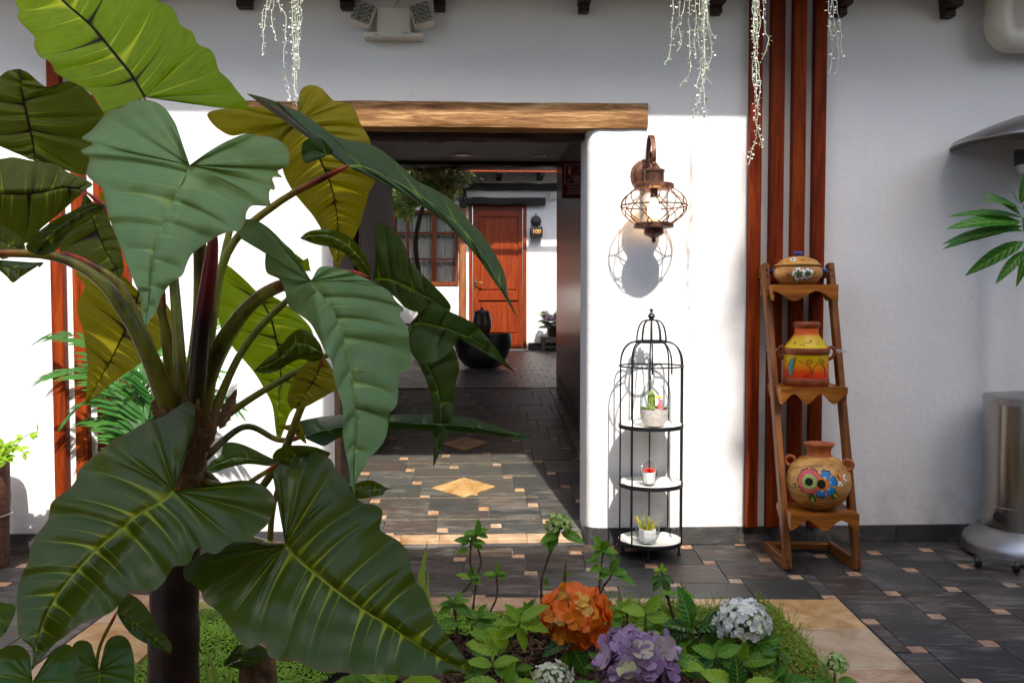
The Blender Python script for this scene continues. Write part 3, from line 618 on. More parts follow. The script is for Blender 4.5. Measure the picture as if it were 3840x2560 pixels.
pw = house(MB().box(CR, CR+0.2, WT, 4.25, 0, 2.86).build('passage_wall', M['brown_gloss'])); tag(pw, 'dim passage wall on the right beside the hydrant sign', 'wall')
MB().box(CR-0.012, CR, WT, 4.05, 0.0, 0.5).build('skirting_tile', M['slate_skirt'], pw) if False else None
for k in range(12):
    y0, y1 = WT+k*0.3, min(WT+(k+1)*0.3, 4.02)
    z0, z1 = 0.022+SL*y0, 0.022+SL*y1
    MB().add([(CR-0.012, y0+.001, z0-.02), (CR-0.012, y1-.001, z1-.02), (CR-0.012, y1-.001, z1+.09), (CR-0.012, y0+.001, z0+.09), (CR+.002, y0+.001, z0-.02), (CR+.002, y1-.001, z1-.02), (CR+.002, y1-.001, z1+.09), (CR+.002, y0+.001, z0+.09)],
        [(0,3,2,1),(4,5,6,7),(0,1,5,4),(1,2,6,5),(2,3,7,6),(3,0,4,7)]).build('skirting_tile', M['slate_skirt'], pw)
pl = house(MB().box(CL-0.2, CL, WT, 4.25, 0, 2.86).build('passage_wall', M['plaster'])); tag(pl, 'grey-lit passage wall on the left behind the big leaves', 'wall')
dj = house(thing('passage_door', 'dark brown door frame in the left wall of the passage', 'door')); dj.matrix_world = HM
for y0, y1 in ((0.5, 0.62), (1.35, 1.47)): MB().box(CL-0.01, CL+0.035, y0, y1, 0.02, 2.15, 0.004).build('door_frame', M['dark_wood'], dj)
MB().box(CL-0.01, CL+0.035, 0.5, 1.47, 2.152, 2.26, 0.004).build('door_frame', M['dark_wood'], dj); MB().box(CL-0.01, CL+0.012, 0.622, 1.348, 0.05, 2.148).build('door_leaf', M['dark_wood'], dj)
ceil = house(MB().box(CL-0.2, CR+0.2, WT, 4.25, 2.55, 2.6).build('passage_ceiling', M['ceiling'])); tag(ceil, kind='structure')
for (dx, dy, r) in ((1062.8, 356, 0.10), (1235.5, 357, 0.055)):
    o_ = HI @ EYEV; d_ = HI.to_3x3() @ ray(dx, dy); p = o_ + d_*((2.55-o_.z)/d_.z)
    dl = house(thing('downlight', 'large round ceiling light in the passage' if r > .08 else 'small round ceiling light in the passage', 'ceiling light', group='passage ceiling lights')); dl.matrix_world = HM @ Matrix.Translation(p)
    MB().lathe([(r*.8, -0.004), (r*.8, -0.012), (r, -0.012), (r, -0.001), (r*.8, -0.001)], 32).build('trim_ring', M['white_plastic'], dl, 40); MB().lathe([(0.001, -0.006), (r*.79, -0.006)], 32).build('diffuser', M['white_ceramic'], dl)
hb = house(timber(CL-0.3, CR+0.3, 4.02, 4.2, HL(1100, 382, 4.1).z, HL(1100, 366, 4.1).z+.02, 30, 0.02, 11.0).build('passage_beam', M['black_wood'], None, 50, True)); tag(hb, 'black beam across the far end of the passage ceiling', 'beam')

# hydrant-cabinet sign, standing out from the passage wall
sy = 2.0; a, b = HL(1291.5, 370, sy), HL(1347, 456, sy)
sg = house(thing('hydrant_sign', 'dark red sign reading GABINETE CONTRA INCENDIOS at the passage wall', 'sign')); sg.matrix_world = HM @ Matrix.Translation((a.x, sy, b.z))
SW, SH = b.x-a.x, a.z-b.z
MB().box(0, SW, 0, 0.006, 0, SH, 0.001).build('panel', M['sign_red'], sg)
MB().box(SW, max(SW+0.01, CR-a.x+0.005), 0.0005, 0.0055, SH*0.2, SH*0.3).build('bracket', M['steel2'], sg)
def text(s, size, loc, m, parent, name='lettering', rot=(pi/2, 0, 0), ext=0.0006, align='CENTER'):
    cu = bpy.data.curves.new('t', 'FONT'); cu.body = s; cu.size = size; cu.extrude = ext; cu.align_x = align; cu.resolution_u = 3
    o = bpy.data.objects.new('t', cu); col.objects.link(o); dg = bpy.context.evaluated_depsgraph_get(); me = bpy.data.meshes.new_from_object(o.evaluated_get(dg)); bpy.data.objects.remove(o)
    me.materials.clear(); q = obj(name, me, M[m], parent); q.location = loc; q.rotation_euler = rot; return q
for i, s in enumerate(('GABINETE', 'CONTRA', 'INCENDIOS')): text(s, SH*0.082, (SW/2, -0.0012, SH*(0.27-0.078*i)), 'sign_white', sg)
fr = MB(); fx0, fx1, fz0, fz1 = SW*.12, SW*.88, SH*.38, SH*.9; rr = SW*.06
pts = [(cx+rr*cos(q), -0.001, cz+rr*sin(q)) for cx, cz, q0 in ((fx1-rr, fz1-rr, 0), (fx0+rr, fz1-rr, pi/2), (fx0+rr, fz0+rr, pi), (fx1-rr, fz0+rr, 1.5*pi)) for q in [q0+k*pi/8 for k in range(5)]]
fr.tube(pts+[pts[0], pts[1]], SW*.013, 6, False); fr.tube([(fx0+SW*.08, -.001, fz0+SW*.1), (fx1-SW*.08, -.001, fz1-SW*.12)], SW*.012, 6)
fr.tube([(SW*.62+SW*.17*(1-k/60)*cos(k*.42), -.001, SH*.51+SW*.17*(1-k/60)*sin(k*.42)) for k in range(56)], SW*.012, 6)
fr.tube([(SW*.30, -.001, SH*.64), (SW*.30, -.001, SH*.79)], SW*.045, 8); fr.tube([(SW*.24, -.001, SH*.83), (SW*.44, -.001, SH*.82)], SW*.02, 6)
fr.build('pictogram', M['sign_white'], sg)

# ================================================================== far patio
FY, FZ = 10.75, 0.022+SL*RY+0.004
pf = house(MB().box(CL-2.2, CR+2.2, RY+0.01, FY+0.3, FZ-0.5, FZ-0.012).build('patio_floor', M['grout_dark'])); tag(pf, kind='structure')
lay(pf, (p0.x-TA, p0.y-TB), (AX-1.3, AX+1.3, RY, FY), [[(1, 0, AX+1.25), (-1, 0, -(AX-1.6)), (0, -1, -(RY+0.012)), (0, 1, FY)]], FZ-0.012, 'slate', 'inset', big='patio_slate_tile', small='patio_inset_tile')
# patio side walls and floor beyond the passage
for x0, x1, lb in ((CL-2.4, CL-2.2, 'left side wall of the far patio'), (CR+2.2, CR+2.4, 'right side wall of the far patio')):
    o = house(MB().box(x0, x1, 4.25, FY+0.4, 0, 3.0).build('patio_wall', M['plaster'])); tag(o, lb, 'wall')
def fh(dx, dy): p = HL(dx, dy, FY); return p.x, p.z
fw = house(thing('far_wall', 'white far wall of the patio round the orange door and window', 'wall')); fw.matrix_world = HM
wx0, wz1 = fh(901, 483); wx1, wz0 = fh(1053, 656); dx0, dz1 = fh(1077, 470); dx1, _ = fh(1209.5, 470); dz0 = FZ+0.02
seg = [(-4.2, wx0, FZ-.1, 3.7), (wx0, wx1, FZ-.1, wz0), (wx0, wx1, wz1, 3.7), (wx1, dx0, FZ-.1, 3.7), (dx0, dx1, dz1, 3.7), (dx1, 3.6, FZ-.1, 3.7)]
q = MB()
for a, b, c, d in seg: q.box(a, b, FY, FY+0.25, c, d)
q.build('plaster', M['plaster'], fw); skirting(fw, dx1+0.03, 2.2, FY, 0.13, 0.5, 0.015, FZ); skirting(fw, -2.5, dx0-0.3, FY, 0.13, 0.5, 0.015, FZ)
# door
dr = house(thing('patio_door', 'orange-brown panelled wooden door at the far end of the patio', 'door')); dr.matrix_world = HM
fwid = 0.06
for a, b, c, d in ((dx0, dx0+fwid, dz0, dz1), (dx1-fwid, dx1, dz0, dz1), (dx0+fwid, dx1-fwid, dz1-fwid, dz1)): MB().box(a+.001, b-.001, FY-0.03, FY+0.12, c, d-.001, 0.004).build('door_frame', M['door_wood'], dr)
L0, L1, T1 = dx0+fwid+.004, dx1-fwid-.004, dz1-fwid-.004
leafd = MB().box(L0, L1, FY+0.055, FY+0.085, dz0, T1).build('door_leaf', M['door_wood'], dr)
pa, pb = fh(1099, 690)[0], fh(1190.5, 690)[0]; za, zb, zc = fh(1100, 768)[1], fh(1100, 690)[1], fh(1100, 669)[1]
for a, b, c, d in ((L0, pa, dz0, T1), (pb, L1, dz0, T1), (pa, pb, dz0, za), (pa, pb, zb, zc), (pa, pb, T1-.13, T1)):
    MB().box(a+.0015, b-.0015, FY+0.03, FY+0.054, c+.0015, d-.0015, 0.004).build('rail', M['door_wood'], leafd)
for c, d in ((za, zb), (zc, T1-.13)): MB().box(pa+.03, pb-.03, FY+0.042, FY+0.054, c+.03, d-.03, 0.008).build('panel', M['door_wood'], leafd)
hx, hz = fh(1092, 648); h = MB(); h.tube([(hx, FY+.03, hz), (hx, FY-.03, hz), (hx+.02, FY-.045, hz), (hx+.12, FY-.045, hz-.01)], 0.012, 8); h.box(hx-.02, hx+.02, FY+.022, FY+.031, hz-.11, hz+.06, .003); h.build('handle', M['brass'], leafd, 40)
# window
wd = house(thing('patio_window', 'brown wooden window with small panes and pale curtains', 'window')); wd.matrix_world = HM
X = lambda v: fh(v, 560)[0]; Zf = lambda v: fh(1000, v)[1]
for a, b, c, d in ((901, 909, 483, 656), (1044, 1053, 483, 656), (909, 1044, 647, 656), (909, 1044, 483, 490)): MB().box(X(a), X(b)-.001, FY-.02, FY+.1, Zf(d), Zf(c)-.001, .004).build('frame', M['window_wood'], wd)
for a, b in ((934, 940), (992, 1003)): MB().box(X(a), X(b), FY+.0, FY+.06, Zf(646.5), Zf(490.5), .003).build('mullion', M['window_wood'], wd)
xs_ = [909, 934, 940, 992, 1003, 1044]
for c, d in ((533, 538), (593, 597)):
    for i in (0, 2, 4): MB().box(X(xs_[i])+.001, X(xs_[i+1])-.001, FY+.005, FY+.05, Zf(d), Zf(c), .003).build('glazing_bar', M['window_wood'], wd)
zs_ = [490, 533, 538, 593, 597, 647]
for i in (0, 2, 4):
    for j in (0, 2, 4): MB().box(X(xs_[i])+.002, X(xs_[i+1])-.002, FY+.025, FY+.029, Zf(zs_[j+1])+.002, Zf(zs_[j])-.002).build('pane', M['glass'], wd)
cu = MB(); n = 160; vs = []; fs = []
for k in range(n+1):
    x = X(905)+(X(1048)-X(905))*k/n; y = FY+.13+.018*sin(k*0.75)+.012*sin(k*0.31+1)
    vs += [(x, y, Zf(652)), (x, y, Zf(487))]
for k in range(n): fs.append((2*k, 2*k+2, 2*k+3, 2*k+1))
cu = house(cu.add(vs, fs).build('curtain', M['curtain'], None, 180)); tag(cu, 'pale gathered curtain hanging inside the patio window', 'curtain')
iw = house(MB().box(X(880), X(1070), FY+.26, FY+.3, Zf(690), Zf(460)).build('room_wall', M['paint_cream'])); tag(iw, 'wall of the room seen behind the patio window curtain', 'wall')
# beams, post, far roof
def fbeam(name, x0, x1, y0_, y1_, off0, off1, m, label, seed):
    a, d = HL(x0, y0_, FY-off1), HL(x1, y1_, FY-off1); o = house(timber(a.x, d.x, FY-off1, FY-off0, d.z, a.z, 24, 0.012, seed).build(name, M[m], None, 50, True)); tag(o, label, 'beam'); return o
fbeam('patio_beam', 1060, 1420, 420, 436.5, 0.005, 0.14, 'black_wood', 'long black beam on the far wall above the door', 2.0)
fbeam('door_lintel', 1060, 1253, 453, 470, 0.005, 0.16, 'black_wood', 'short black lintel directly over the orange door', 4.0)
a, d = HL(1055, 395, FY-.12), HL(1077, 476, FY-.12); o = house(timber(d.z, a.z+.3, 0, 0.12, 0, 0.1, 14, 0.01, 5., 2).build('black_post', M['black_wood'], None, 50, True)); o.matrix_world = HM @ Matrix.Translation((a.x, FY-.16, 0)); tag(o, 'short black post under the roof beside the door lintel', 'post')
a, d = HL(1055, 476, FY-.1), HL(1077, 800, FY-.1); o = house(timber(FZ+.005, a.z, 0, 0.11, 0, 0.10, 24, 0.012, 9., 2).build('timber_post', M['post_wood'], None, 50, True)); o.matrix_world = HM @ Matrix.Translation((a.x, FY-.115, 0)); tag(o, 'rough reddish timber post between window and door', 'post')
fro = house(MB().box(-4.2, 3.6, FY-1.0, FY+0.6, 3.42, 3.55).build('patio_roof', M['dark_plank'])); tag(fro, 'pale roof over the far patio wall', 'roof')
for k, xd in enumerate((1146, 1240.5, 1050)):
    x = HL(xd, 410, FY-.2).x; o = MB().box(-.045, .045, FY-.9, FY, 3.27, 3.418, .004).build('rafter', M['black_wood'], fro); o.location = (x, -.001, 0)
MB().box(-4.2, dx0-.02, FY-1.62, FY-1.002, 3.42, 3.55).build('window_shade_slab', M['dark_plank'], fro)  # slab added to keep the sun off the patio window
a, d = HL(1074, 385, FY-1.05), HL(1500, 397, FY-1.05); MB().box(a.x-2.0, d.x, FY-1.05, FY-1.002, d.z, a.z, .004).build('fascia', M['door_wood'], fro)
cov = house(MB().box(-4.2, 3.6, 4.27, 8.4, 3.1, 3.22).build('patio_shade_slab', M['dark_plank'])); tag(cov, 'flat slab added over the near half of the far patio to darken it', 'roof')  # added overhead to darken the patio and its upper wall
# wall lantern with number, flood light
lx, lz = fh(1230.6, 530); la = house(thing('number_lantern', 'small black wall lantern with the number 100 beside the far door', 'lantern')); la.matrix_world = HM @ Matrix.Translation((lx, FY, lz))
MB().lathe([(0.001, 0), (0.09, 0), (0.09, .03), (0.06, .045), (0.001, .045)], 24).build('wall_plate', M['black_plastic'], la, 40).matrix_local = Matrix.Translation((0, -.002, .16)) @ Matrix.Rotation(pi/2, 4, 'X')
sc = MB(); sc.tube([(0, -.03, .29), (0, -.03, .16), (0, -.06, .10), (0, -.10, .07)], .008, 6)
for s in (-1, 1): sc.tube([(s*.09*(1-k/22)*cos(k*.4), -.10, .06+.05*(1-k/22)*sin(k*.4)) for k in range(18)], .006, 5)
sc.build('scrollwork', M['black_plastic'], la); MB().box(-.1, .1, -.2, -.02, -.115, .05, .006).build('body', M['black_plastic'], la)
t = NT('lit_number'); t.P(base=(0.8,0.4,0.1), emit=(1.0,0.40,0.06), emits=0.3); M['lit_number'] = t.m
text('100', .095, (0, -.2022, -.06), 'lit_number', la, 'number')
lx, lz = fh(1266, 446); fl = house(thing('flood_light', 'small white flood light under the beam at right of the far door', 'lamp')); fl.matrix_world = HM @ Matrix.Translation((lx, FY, lz))
MB().box(-.06, .06, -.13, -.09, -.06, .06, .006).build('head', M['white_plastic'], fl).rotation_euler = (0.25, 0, 0.2); MB().tube([(0, 0, .02), (0, -.1, 0)], .012, 6).build('arm', M['white_plastic'], fl)
for k in range(9): o = MB().lathe([(.001, 0), (.014, 0), (.016, .008)], 10).build('led', M['white_ceramic'], fl); o.matrix_local = Matrix.Rotation(0.2, 4, 'Z') @ Matrix.Rotation(0.25, 4, 'X') @ Matrix.Translation((-.036+.036*(k % 3), -.134, -.036+.036*(k//3))) @ Matrix.Rotation(pi/2, 4, 'X')

# ================================================================== the rest of the courtyard, behind and beside the camera
def opp(name, boxes, label, wins=()):
    t = thing(name, label, 'building')
    q = MB()
    for b in boxes: q.box(*b)
    q.build('wall', M['ochre_paint'], t)
    for (x, y, z, ww, hh) in wins:
        f = MB().box(x-ww/2, x+ww/2, y-.02, y+.04, z, z+hh, .01).build('window', M['window_wood'], t); MB().box(x-ww/2+.08, x+ww/2-.08, y+.041, y+.05, z+.08, z+hh-.08).build('pane', M['glass'], f)
    return t
HT = 6.80
opp('opposite_house', [(-3.6, 2.44, -5, -1.5, -.1, HT)], 'cream two-storey house on the near side of the courtyard', [(-2.6+1.7*k, -1.5, 3.6, 1.0, 1.5) for k in range(3)]+[(-3, -1.5, .8, 1.1, 1.4), (1.2, -1.5, .8, 1.1, 1.4)])
opp('sun_block_slab', [(2.45, 5.2, -2.2, -1.51, -.1, 10.2)], 'unseen tall slab added to keep the sun off the right of the wall', [(4.2, -1.51, 4, 1.0, 1.5)])  # unseen sun blocker, kept thin so its shadow edge falls upright beside the slats
for x0, x1, lb in ((-5.0, -4.75, 'dark timber courtyard wall far to the left'), (4.6, 4.85, 'dark timber courtyard wall far to the right')):
    o = MB().box(x0, x1, -1.5, 4.2, -.1, 2.8).build('courtyard_wall', M['dark_plank']); tag(o, lb, 'wall')
# ================================================================== wall lamp
def LD(dx, dy, yl): return HL(dx, dy, yl)
LY = -0.20
lc = LD(1502, 473, LY); s_ = PXM(4.37)
def zl(dy): return LD(1502, dy, LY).z - lc.z
lamp = thing('wall_lantern', 'rust-brown wall lantern with round wire cage and lit bulb', 'wall lamp'); lamp.matrix_world = HM @ Matrix.Translation(lc)
bp = LD(1486, 402, -0.02); bpl = bp-lc
o = MB().lathe([(0.001, 0.03), (0.05, 0.03), (0.062, 0.024), (0.066, 0.012), (0.078, 0.010), (0.08, 0.0), (0.001, 0.0)], 40).build('wall_plate', M['rust'], lamp, 40)
o.matrix_local = Matrix.Translation((bpl.x, -LY-0.001, bpl.z)) @ Matrix.Rotation(pi/2, 4, 'X')
zt = zl(303); zb_ = zl(380); pts = [(bpl.x, 0.185, bpl.z), (bpl.x, 0.17, bpl.z-.015), (bpl.x*.85, 0.155, bpl.z+0.03), (bpl.x*.6, 0.15, (zt+bpl.z)/2), (bpl.x*.4, 0.135, zt-0.03), (bpl.x*.2, 0.10, zt), (0, 0.045, zt-0.02), (0, 0.012, zt-0.075), (0, 0.012, zb_+0.03), (0, 0.045, zb_+0.012), (0, 0.075, zb_+0.035), (0, 0.072, zb_+0.07), (0, 0.05, zb_+0.072)]
pts = spline(pts, 60)
st = MB(); vs = []; fs = []
for k, p in enumerate(pts):
    t = (pts[min(k+1, 59)]-pts[max(k-1, 0)]).normalized(); nrm = t.cross(Vector((1, 0, 0))).normalized()*0.0025; wv = Vector((0.011, 0, 0))
    vs += [p-wv-nrm, p+wv-nrm, p+wv+nrm, p-wv+nrm]
for k in range(59):
    for j in range(4): fs.append((4*k+j, 4*k+(j+1) % 4, 4*k+4+(j+1) % 4, 4*k+4+j))
fs += [(3, 2, 1, 0), (236, 237, 238, 239)]
st.add(vs, fs).build('arm', M['rust'], lamp, 40, True)
MB().lathe([(0.001, .013), (.008, .012), (.013, .004), (.013, -.004), (.008, -.011), (.001, -.012)], 20, (0, 0, zl(377))).build('ball', M['rust'], lamp, 60)
MB().lathe([(.012, zl(381)), (.02, zl(385)), (.047, zl(390)), (.051, zl(391)), (.051, zl(395)), (.047, zl(396)), (.047, zl(417)), (.053, zl(419)), (.053, zl(421)), (.09, zl(422)), (.095, zl(424)), (.095, zl(432)), (.088, zl(434)), (.001, zl(434))], 40).build('cap', M['rust'], lamp, 35)
MB().lathe([(.001, zl(512)), (.09, zl(512)), (.095, zl(514)), (.095, zl(523)), (.06, zl(525)), (.047, zl(526)), (.047, zl(537)), (.04, zl(540)), (.014, zl(546)), (.009, zl(549)), (.011, zl(553)), (.006, zl(557)), (.001, zl(558))], 40).build('base_cup', M['rust'], lamp, 35)
z0, z1, zm = zl(433), zl(513), 0.0
for k in range(8):
    for sgn in (-1, 1):
        pp = []
        for j in range(19):
            t = j/18; z = z0+(z1-z0)*t; r = .088+(.157-.088)*sin(pi*t)**0.75; w = 2*pi*k/8+sgn*(t-.5)*1.05; pp.append((r*cos(w), r*sin(w), z))
        MB().tube(pp, .0028, 5).build('cage_wire', M['rust'], lamp, 180)
MB().ring(.159, .0035, 48, 6).build('cage_ring', M['rust'], lamp, 180)
MB().lathe([(.066, z1), (.068, z1+.01), (.068, z0-.01), (.066, z0)], 40).build('glass_cylinder', M['glass'], lamp, 60)
MB().lathe([(.001, zl(434)), (.018, zl(434)), (.018, zl(455)), (.001, zl(455))], 20).build('socket', M['rust'], lamp, 40)
MB().lathe([(.012, zl(455)), (.015, zl(462)), (.026, zl(474)), (.031, zl(484)), (.027, zl(493)), (.014, zl(500)), (.001, zl(502))], 24).build('bulb', M['bulb'], lamp, 180)

# ================================================================== birdcage shelf
BY = 4.40; bc = P(1494, 1100, BY); bc.z = 0; BR = .155
cage = thing('birdcage_shelf', 'black wire birdcage-shaped shelf with three cream trays', 'shelf', bc)
def bz(dy): return P(1494, dy, BY).z
zt = [bz(975.5), bz(1108.4), bz(1238.7)]; zr = bz(840); zs = bz(784.5); zd = bz(735); zf = bz(708.6)
for z in zt:
    tr = MB().lathe([(.001, -.006), (BR*.90, -.006), (BR*.97, .006), (BR*.985, .006), (BR*.985, .003), (BR*.91, -.010), (.001, -.010)], 56, (0, 0, z)).build('tray', M['tray'], cage, 40)
    MB().lathe([(BR*.986, .007), (BR*1.012, .007), (BR*1.012, -.012), (BR*.986, -.012), (BR*.986, .007)], 56, (0, 0, z)).build('rim', M['iron_black'], tr, 40)
MB().ring(BR*1.0, .0042, 56, 6, (0, 0, zr)).build('hoop', M['iron_black'], cage, 180)
MB().lathe([(.070, -.006), (.075, -.006), (.075, .007), (.070, .007), (.070, -.006)], 40, (0, 0, zs)).build('hoop', M['iron_black'], cage, 40)
NB = 10
for k in range(NB):
    w = 2*pi*(k+.35)/NB; fr_ = cos(w+pi/2-radians(14)) > 0.72
    pp = [(BR*cos(w), BR*sin(w), zr-.03 if fr_ else zt[2]-.008), (BR*cos(w), BR*sin(w), zr)]
    for j in range(1, 13):
        t = j/12*pi/2; r = .072+(BR-.072)*cos(t)**0.9; pp.append((r*cos(w), r*sin(w), zr+(zs-zr)*sin(t)**.85))
    MB().tube(pp, .0042, 6).build('bar', M['iron_black'], cage, 180)
    pp = []
    for j in range(13):
        t = j/12*pi/2; r = .012+(.0735-.012)*cos(t)**.62; pp.append((r*cos(w), r*sin(w), zs+(zd-zs)*sin(t)))
    MB().tube(pp, .0036, 6).build('dome_bar', M['iron_black'], cage, 180)
h = zf-zd; MB().lathe([(.001, -.004), (.014, -.004), (.016, .002), (.010, .007), (.019, h*.32), (.014, h*.5), (.006, h*.66), (.005, h*.74), (.009, h*.83), (.008, h*.95), (.001, h)], 24, (0, 0, zd)).build('finial', M['iron_black'], cage, 60)
for w in (-100, -8, 188, 80):
    w = radians(w); MB().lathe([(.001, 0), (.009, 0), (.009, .012), (.0055, .014), (.0055, zt[2]-.01), (.001, zt[2]-.01)], 12, (BR*.9*cos(w), BR*.9*sin(w), 0)).build('foot', M['iron_black'], cage, 40)

def egg_glass(parent, R, H, tilt, cut, seed, bottom=0.25, name='glass_egg', rtop=0.35):
    import bmesh
    n, m = 48, 30; prof = []
    for k in range(m+1):
        t = k/m; r = R*max(0.015, sin(pi*min(1, (t*.93+.055)))**.62)*(1.0-.12*t); prof.append((r, H*t))
    prof = [(.001, .001), (prof[0][0], .0)]+prof[1:]; mb = MB().lathe(prof, n); me = mb.mesh(name)
    ax = Vector((sin(radians(seed)), -cos(radians(tilt)), sin(radians(tilt)))).normalized(); c = Vector((0, 0, H*.5))+Vector((ax.x*R, ax.y*R, ax.z*H*.5))*cut
    bm = bmesh.new(); bm.from_mesh(me); bmesh.ops.remove_doubles(bm, verts=bm.verts, dist=1e-5)
    bmesh.ops.bisect_plane(bm, geom=bm.verts[:]+bm.edges[:]+bm.faces[:], plane_co=c, plane_no=ax, clear_outer=True)
    bv = [v.co.copy() for v in bm.verts if v.is_boundary and abs((v.co-c).dot(ax)) < 1e-4]; bm.to_mesh(me); bm.free()
    o = obj(name, me, M['glass'], parent, 180)
    if len(bv) > 6:
        cc = sum(bv, Vector())/len(bv); u = ax.orthogonal().normalized(); v = ax.cross(u); bv.sort(key=lambda p: atan2((p-cc).dot(v), (p-cc).dot(u)))
        q = resample(bv+[bv[0]], 60); MB().tube(q+[q[1]], .0010, 6, False).build('rim', M['rim_glass'], o, 180)
    return o
t = NT('rim_glass'); t.P(base=(.30,.35,.37), rough=.08, spec=.8); M['rim_glass'] = t.m
def rosette(parent, name, m, c, R, n=14, up=0.5, layers=3, w=0.32):
    q = MB()
    for l in range(layers):
        for k in range(n-2*l):
            a = 2*pi*k/(n-2*l)+l*.4; e = up*(l+.4)/layers*1.6; L = R*(1-.22*l); d = Vector((cos(a)*cos(e), sin(a)*cos(e), sin(e))); s = Vector((-sin(a), cos(a), 0))*L*w*.5; u = Vector((0, 0, 1))*L*.06
            b = Vector(c)
            q.add([b, b+d*L*.55+s-u, b+d*L+u, b+d*L*.55-s-u, b+d*L*.5+u*2.2], [(0, 1, 4), (1, 2, 4), (2, 3, 4), (3, 0, 4)])
    return q.build(name, M[m], parent)
def hexpot(parent, R, H, c=(0, 0, 0), m='white_ceramic'):
    return MB().lathe([(.001, .001), (R*.86, .001), (R, H), (R*.88, H), (R*.8, H*.8), (.001, H*.8)], 6, c).build('cup', M[m], parent)
t1 = thing('cactus_terrarium', 'egg-shaped glass terrarium with green cactus on the top tray', 'terrarium', bc+Vector((.012, -.02, zt[0]-.005)))
egg_glass(t1, .074, .232, 34, .50, 10)
MB().lathe([(.001, .006), (.045, .006), (.062, .03), (.068, .07), (.069, .085), (.001, .088)], 40).build('sand_fill', M['sand'], t1, 40)
cb = MB(); n = 20
for k in range(9):
    t = k/8
    for j in range(n): w = 2*pi*j/n; r = .016*(1-.75*max(0, t-.75)/.25*.9)*(1+.14*cos(w*10)); cb.v.append((r*cos(w)-.012, r*sin(w)+.005, .085+.09*t))
for k in range(8):
    for j in range(n): cb.f.append((k*n+j, k*n+(j+1) % n, (k+1)*n+(j+1) % n, (k+1)*n+j))
cb.f.append(tuple(8*n+j for j in range(n))); cb.build('cactus', M['leaf_dark'], t1, 60)
for k, (x, y, R, m_) in enumerate([(-.045, -.02, .022, 'leaf_mid'), (-.03, -.035, .02, 'leaf_mid'), (-.01, -.045, .018, 'leaf_mid'), (-.05, .01, .02, 'leaf_mid'), (.045, -.02, .018, 'creeper_red'), (.035, .02, .03, 'leaf_dark'), (.015, .03, .024, 'leaf_mid'), (.052, -.005, .016, 'creeper_red')]): rosette(t1, 'succulent', m_, (x, y, .088), R, 12, .7, 3)
fg = MB().lathe([(.001, .088), (.014, .088), (.011, .105), (.006, .122), (.003, .125)], 14, (.024, -.03, 0)).build('figurine_dress', M['paint_pink'], t1, 60)
MB().lathe([(.001, .122), (.008, .127), (.009, .134), (.006, .141), (.001, .143)], 14, (.024, -.03, 0)).build('figurine_head', M['paint_rose'], t1, 60)
MB().lathe([(.016, .139), (.012, .143), (.008, .148), (.001, .15)], 16, (.016, -.026, .004)).build('figurine_hat', M['paint_yellow'], t1, 60)
t2 = thing('red_succulent_terrarium', 'small glass egg with red succulent on the middle tray', 'terrarium', bc+Vector((-.012, -.045, zt[1]-.005)))
egg_glass(t2, .045, .132, 36, .45, -15); hexpot(t2, .03, .055, (0, 0, .012)); rosette(t2, 'succulent', 'paint_red', (0, 0, .068), .038, 12, .95, 4)
t3 = thing('yellow_fern_bowl', 'rounded glass bowl with yellow-green plant on the bottom tray', 'terrarium', bc+Vector((-.02, -.05, zt[2]-.005)))
egg_glass(t3, .062, .125, 62, .38, 10, name='glass_bowl'); hexpot(t3, .042, .065, (0, 0, .006))
sp = MB()
for k in range(13):
    a = random.uniform(0, 2*pi) if k > 4 else [3.3, 2.6, -0.2, 0.6, 4.4][k]; L = random.uniform(.06, .10); e = random.uniform(.7, 1.35) if k > 4 else .6
    base = Vector((0, 0, .055)); d = Vector((cos(a)*cos(e), sin(a)*cos(e), sin(e)))
    for j in range(26):
        t = j/25; p = base+d*L*t+Vector((0, 0, .012*t*t)); r = .011*(1-t*.75)
        for _ in range(5):
            v = Vector((random.gauss(0, 1), random.gauss(0, 1), random.gauss(0, 1))).normalized(); s = v.orthogonal().normalized()*.0025; sp.add([p-s, p+s, p+v*r+d*r*.6], [(0, 1, 2)])
t = NT('yellow_fern'); a = t.noise(30, 3, .5, t.coord()); t.P(base=t.ramp(a, [(.35, (.12,.25,.02)), (.6, (.5,.4,.02))]), rough=.6); M['yfern'] = t.m
sp.build('foliage', M['yfern'], t3)['kind'] = 'stuff'

# ================================================================== ladder shelf with three painted pots
b0, b1 = P(1806, 1312, 4.14), P(1972, 1312, 4.14); tp0, tp1 = P(1746+8, 606, 4.50), P(1899+8, 605, 4.50)
b0.z = b1.z = 0.0
xc_b, xc_t = (b0.x+b1.x)/2, (tp0.x+tp1.x)/2; hw_ = .158; zt_ = tp0.z
lad = thing('ladder_shelf', 'leaning wooden ladder shelf with three scalloped shelves', 'shelf')
def rail(p, q, wx, wy, name, m='ladder_wood'):
    p, q = Vector(p), Vector(q); d = (q-p); L = d.length; o = MB().box(-wx/2, wx/2, -wy/2, wy/2, 0, L, .003).build(name, M[m], lad)
    o.matrix_local = Matrix.Translation(p) @ d.to_track_quat('Z', 'Y').to_matrix().to_4x4(); return o
def stile_at(s, z):
    t = z/zt_; return Vector((xc_b+(xc_t-xc_b)*t+s*hw_, 4.14+.355*t, z))
